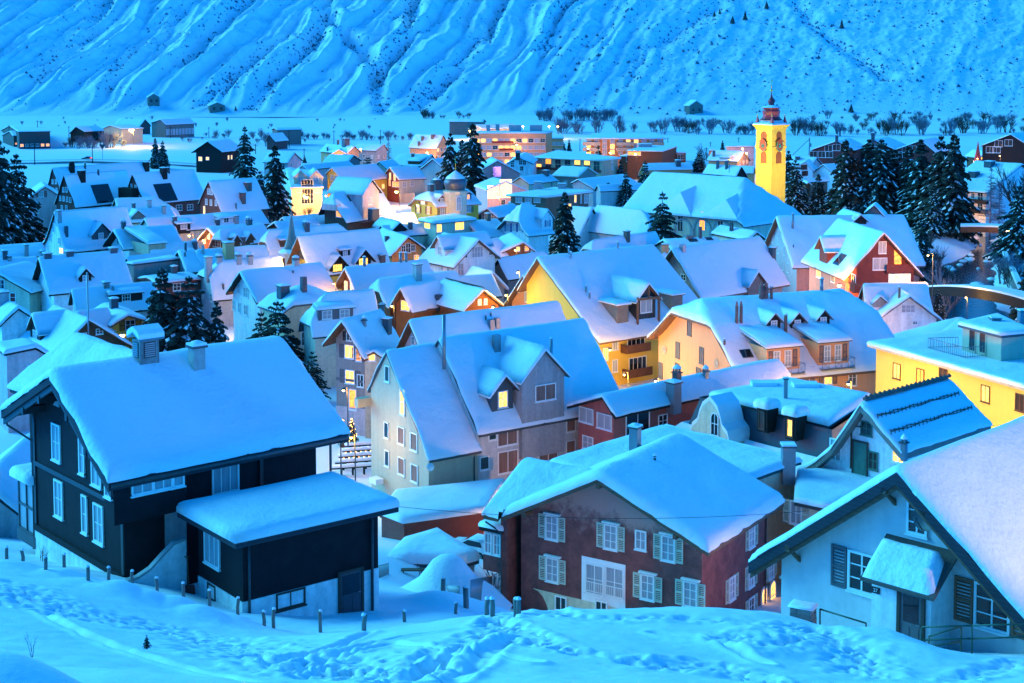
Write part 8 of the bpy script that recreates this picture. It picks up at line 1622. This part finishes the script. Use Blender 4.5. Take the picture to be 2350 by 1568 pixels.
lamp('bright yellow street lamp beside the shallow yellow gable', 'c1', (1115,1372), 171, 170, YEL, size=.3)
lamp('glaring lamp over the lit yard behind the big spruces', 'c5', (380,1072), 338, 3200, YEL, size=.5); lamp('second lamp in the lit yard, lower and hidden by spruce boughs', 'c5', (300,1150), 336, 2200, YEL, size=.3)
lamp('curved white lamp arm above the snow roofs', 'c1', (1722,466), 267, 500, ORA, size=.2); lamp('lamp lighting the carved timber gables', 'c5', (1850,1255), 262, 260, ORA); lamp('star-bright lamp in front of the yellow house stair', 'c6', (552,862), 372, 1000, ORA, size=.5); lamp('garden lamp at the right corner of the yellow house', 'c6', (730,850), 374, 800, ORA, size=.2)
lamp('lamp lighting the orange wall behind the big pine', 'c6', (960,770), 402, 1600, ORA, size=.2); lamp('bright lamp in the yard below the lit chalet', 'c6', (1372,812), 400, 700, ORA, size=.5)
lamp('blazing yard lamp at the stables in the valley', 'c5', (1196,248), 690, 5000, YEL, size=1.3)
lamp('curved street lamp against the balcony wall', 'k3', (1800,402), 166, 520, YEL, arm=-1.2); lamp('low lamp flooding the balcony street', 'k3', (1890,560), 163, 560, YEL, arm=.5); lamp('lamp before the pink half-hipped gable', 'k3', (2090,600), 150, 420, PNK, arm=.4)
lamp('lamp at the foot of the pink gable corner', 'k3', (2330,640), 141, 330, PNK, arm=.4); lamp('lamp under the pink house eave on the street side', 'k6', (900,900), 139, 300, PNK, arm=.4); lamp('lamp behind the slate mansard lighting dormer balconies', 'k6', (1230,880), 136, 420, ORA, arm=.4)
lamp('star-like lamp above the pink house ridge', 'k6', (1172,252), 200, 2600, ORA, size=.28, cast=atY(px('c4', (760,1420)), 210)); lamp('lamp at the corner of the white cross-gabled house', 'k6', (1335,520), 183, 420, ORA)
lamp('floodlight post at the middle of the yellow facade', 'k6', (1800,1060), 126, 480, YEL, arm=.3); lamp('floodlight post at the near end of the yellow facade', 'k6', (2200,1180), 117, 480, YEL, arm=.3); lamp('floodlight post at the far corner of the yellow facade', 'k6', (1480,960), 137, 420, YEL, arm=.3)
lamp('lantern lighting the lane at the taupe house door', 'k3', (100,660), 143, 200, ORA, arm=.4); lamp('lamp washing the lower beige gable wall with warm light', 'k3', (150,960), 121.5, 230, YEL, arm=.3); lamp('low lamp on the lane below the taupe house', 'k3', (60,860), 134, 110, PNK, arm=.3)
lamp('lamp hidden under the yellow gable with lit dormers', 'c2', (430,690), 222, 420, YEL, arm=.3); lamp('lamp beneath the orange-lit timber chalet', 'c2', (800,905), 202, 170, ORA, arm=.3); lamp('lamp below the glowing dormers', 'c2', (960,800), 214, 120, ORA, arm=.3); lamp('lamp at the orange twin-gabled house', 'c2', (1330,1110), 181, 150, ORA, arm=.3); lamp('lamp at the orange right-hand gable', 'c2', (2250,1120), 178, 160, ORA, arm=.3)
lamp('lamp beneath the half-timbered gable end', 'c3', (130,1010), 184, 300, YEL, arm=.3); lamp('lamp shining on the little roof gable beside the broad ivory house', 'c3', (240,800), 204, 300, YEL, arm=.3); lamp('lamp under the carved orange gable eaves', 'c3', (215,600), 246, 200, ORA, arm=.3); lamp('lamp lighting the yellow villa front', 'c2', (1560,190), 296, 1700, YEL, arm=.3); lamp('lamp at the flat lit house below the villa', 'c2', (1600,420), 294, 420, ORA, arm=.3); lamp('lamp by the orange three-window gable', 'c2', (1450,700), 247, 130, ORA, arm=.3)
lamp('lamp glowing yellow in the tree by the upper bridge', 'c4', (2205,985), 316, 380, YEL, size=.4); lamp('small lamp on the riverside path under spruces', 'c4', (1832,826), 352, 500, ORA, size=.3); lamp('slim lamp standard beside the river bend', 'c4', (1476,1208), 196, 1100, ORA); lamp('lamp at the head of the arched bridge', 'k6', (1900,250), 232, 110, YEL, arm=.3); lamp('lamp on the lower river bank', 'k6', (1980,330), 215, 300, YEL, arm=.3)
lamp('lamp on the spruce-hidden lane to the white apartments', 'c4', (1770,400), 400, 500, ORA, size=.4); lamp('lamp at the foot of the red spire', 'c4', (1925,325), 392, 300, ORA, arm=.3); lamp('lamp between red apartments and brown chalet', 'c4', (2130,300), 470, 600, ORA, arm=.3)
for lb, k, p, Y, e in [('lamp in front of the pink apartments', 'c7', (230,385), 560, 700), ('lamp at the orange apartments balcony corner', 'c7', (1080,458), 538, 900), ('lamp at the orange apartments near end', 'c7', (880,420), 540, 600), ('lamp at the pale pink hung gable', 'm1', (820,830), 482, 900), ('lamp on the barracks corner', 'm1', (755,755), 505, 1500), ('lamp before the big pink gable house', 'c6', (1650,455), 552, 1800), ('lamp by the boxy-towered pink house', 'c6', (880,480), 528, 1200), ('lamp at the grey gable corner', 'c6', (1045,425), 545, 600), ('lamp by the rose picture-window house', 'c7', (60,860), 368, 500), ('lamp at the depot in the valley', 'c6', (2150,270), 770, 3500), ('lamp at the end of the depot yard', 'c6', (2040,262), 775, 2500), ('lamp at the violet window gable', 'c7', (-60,745), 402, 500), ('lamp lighting the brown school corner', 'c7', (1310,470), 495, 600)]: lamp(lb, k, p, Y, e, ORA, arm=.4, size=.35)
lamp('low lamp in the hollow before the brown house, hidden by the knoll', 'D', (1420,1462), 79, 1300, PNK, arm=.2, cast=(4, 89, -30)); lamp('lamp in the lane behind the brown house wing', 'D', (1215,1190), 112, 420, PNK, arm=.2)  # both lamps are added out of view to warm the facades
lamp('lamp between grey steep house and inn gable', 'D', (1772,640), 226, 900, PNK, arm=.2); lamp('lamp in the lane under the hip-ended roof', 'D', (560,700), 206, 300, PNK, arm=.2); lamp('lamp in the lane by the carved brown gable', 'D', (600,610), 236, 420, ORA, arm=.2); lamp('lamp in the lane beside the white sweeping-roofed house', 'D', (1010,640), 214, 420, ORA, arm=.2); lamp('lamp at the street corner by the brick-red row end', 'D', (470,505), 300, 900, ORA, arm=.2)  # fill lamps added in gaps between houses to warm walls and lanes
lamp('lamp at the salmon side wall of the mountain inn', 'c4', (400,1470), 226, 700, ORA, arm=.2); lamp('lamp in the alley behind the brown house', 'k5', (860,900), 82, 120, ORA, arm=.2); lamp('lamp over the lane above the pale house roof', 'D', (3250,1040), 40, 1100, (1,.66,.52), arm=.2, cast=(19.5, 49, -15.5)); lamp('lamp at the path end beyond the snowy knoll', 'D', (1800,1330), 66, 60, ORA, arm=.2); lamp('lamp on the lane behind the black chalet', 'D', (-60,1130), 92, 240, PNK, arm=.2)
for i in range(6):
    c = atZ((1150+i*26, 283-i*.5), -40); lamp('small light on the station approach', 'D', (1180+i*20, 290), 800-i*8, 900, YEL, arm=.3, size=.5)
# tower floodlights
for lb, dx, dy, z, e in [('floodlight on the church ridge facing the pale clock', -11, -9, 19, 9500), ('floodlight on the church ridge facing the golden clock', 8, -12.5, 15, 5200)]:
    P = Vector((tc.x+dx, tc.y+dy, -40.2+z)); e *= .42; t = thing('floodlight', lb, 'floodlight', P, 'church floodlights'); m = MB(); m.box((0,0,-.2), (.25,.15,.2)); m.tube([(0,0,-.3), (0,0,-3)], .06, 5); m.build('housing', ['dmetal'], t); ld = bpy.data.lights.new('beam', 'SPOT'); ld.energy = e; ld.color = (1,.68,.14); ld.spot_size = 2.2; ld.spot_blend = .6; ld.shadow_soft_size = .3
    lo = link('beam', ld, t, (0,0,.1)); d = Vector((tc.x, tc.y, -40.2+16))-P; lo.rotation_euler = d.to_track_quat('-Z', 'Y').to_euler()
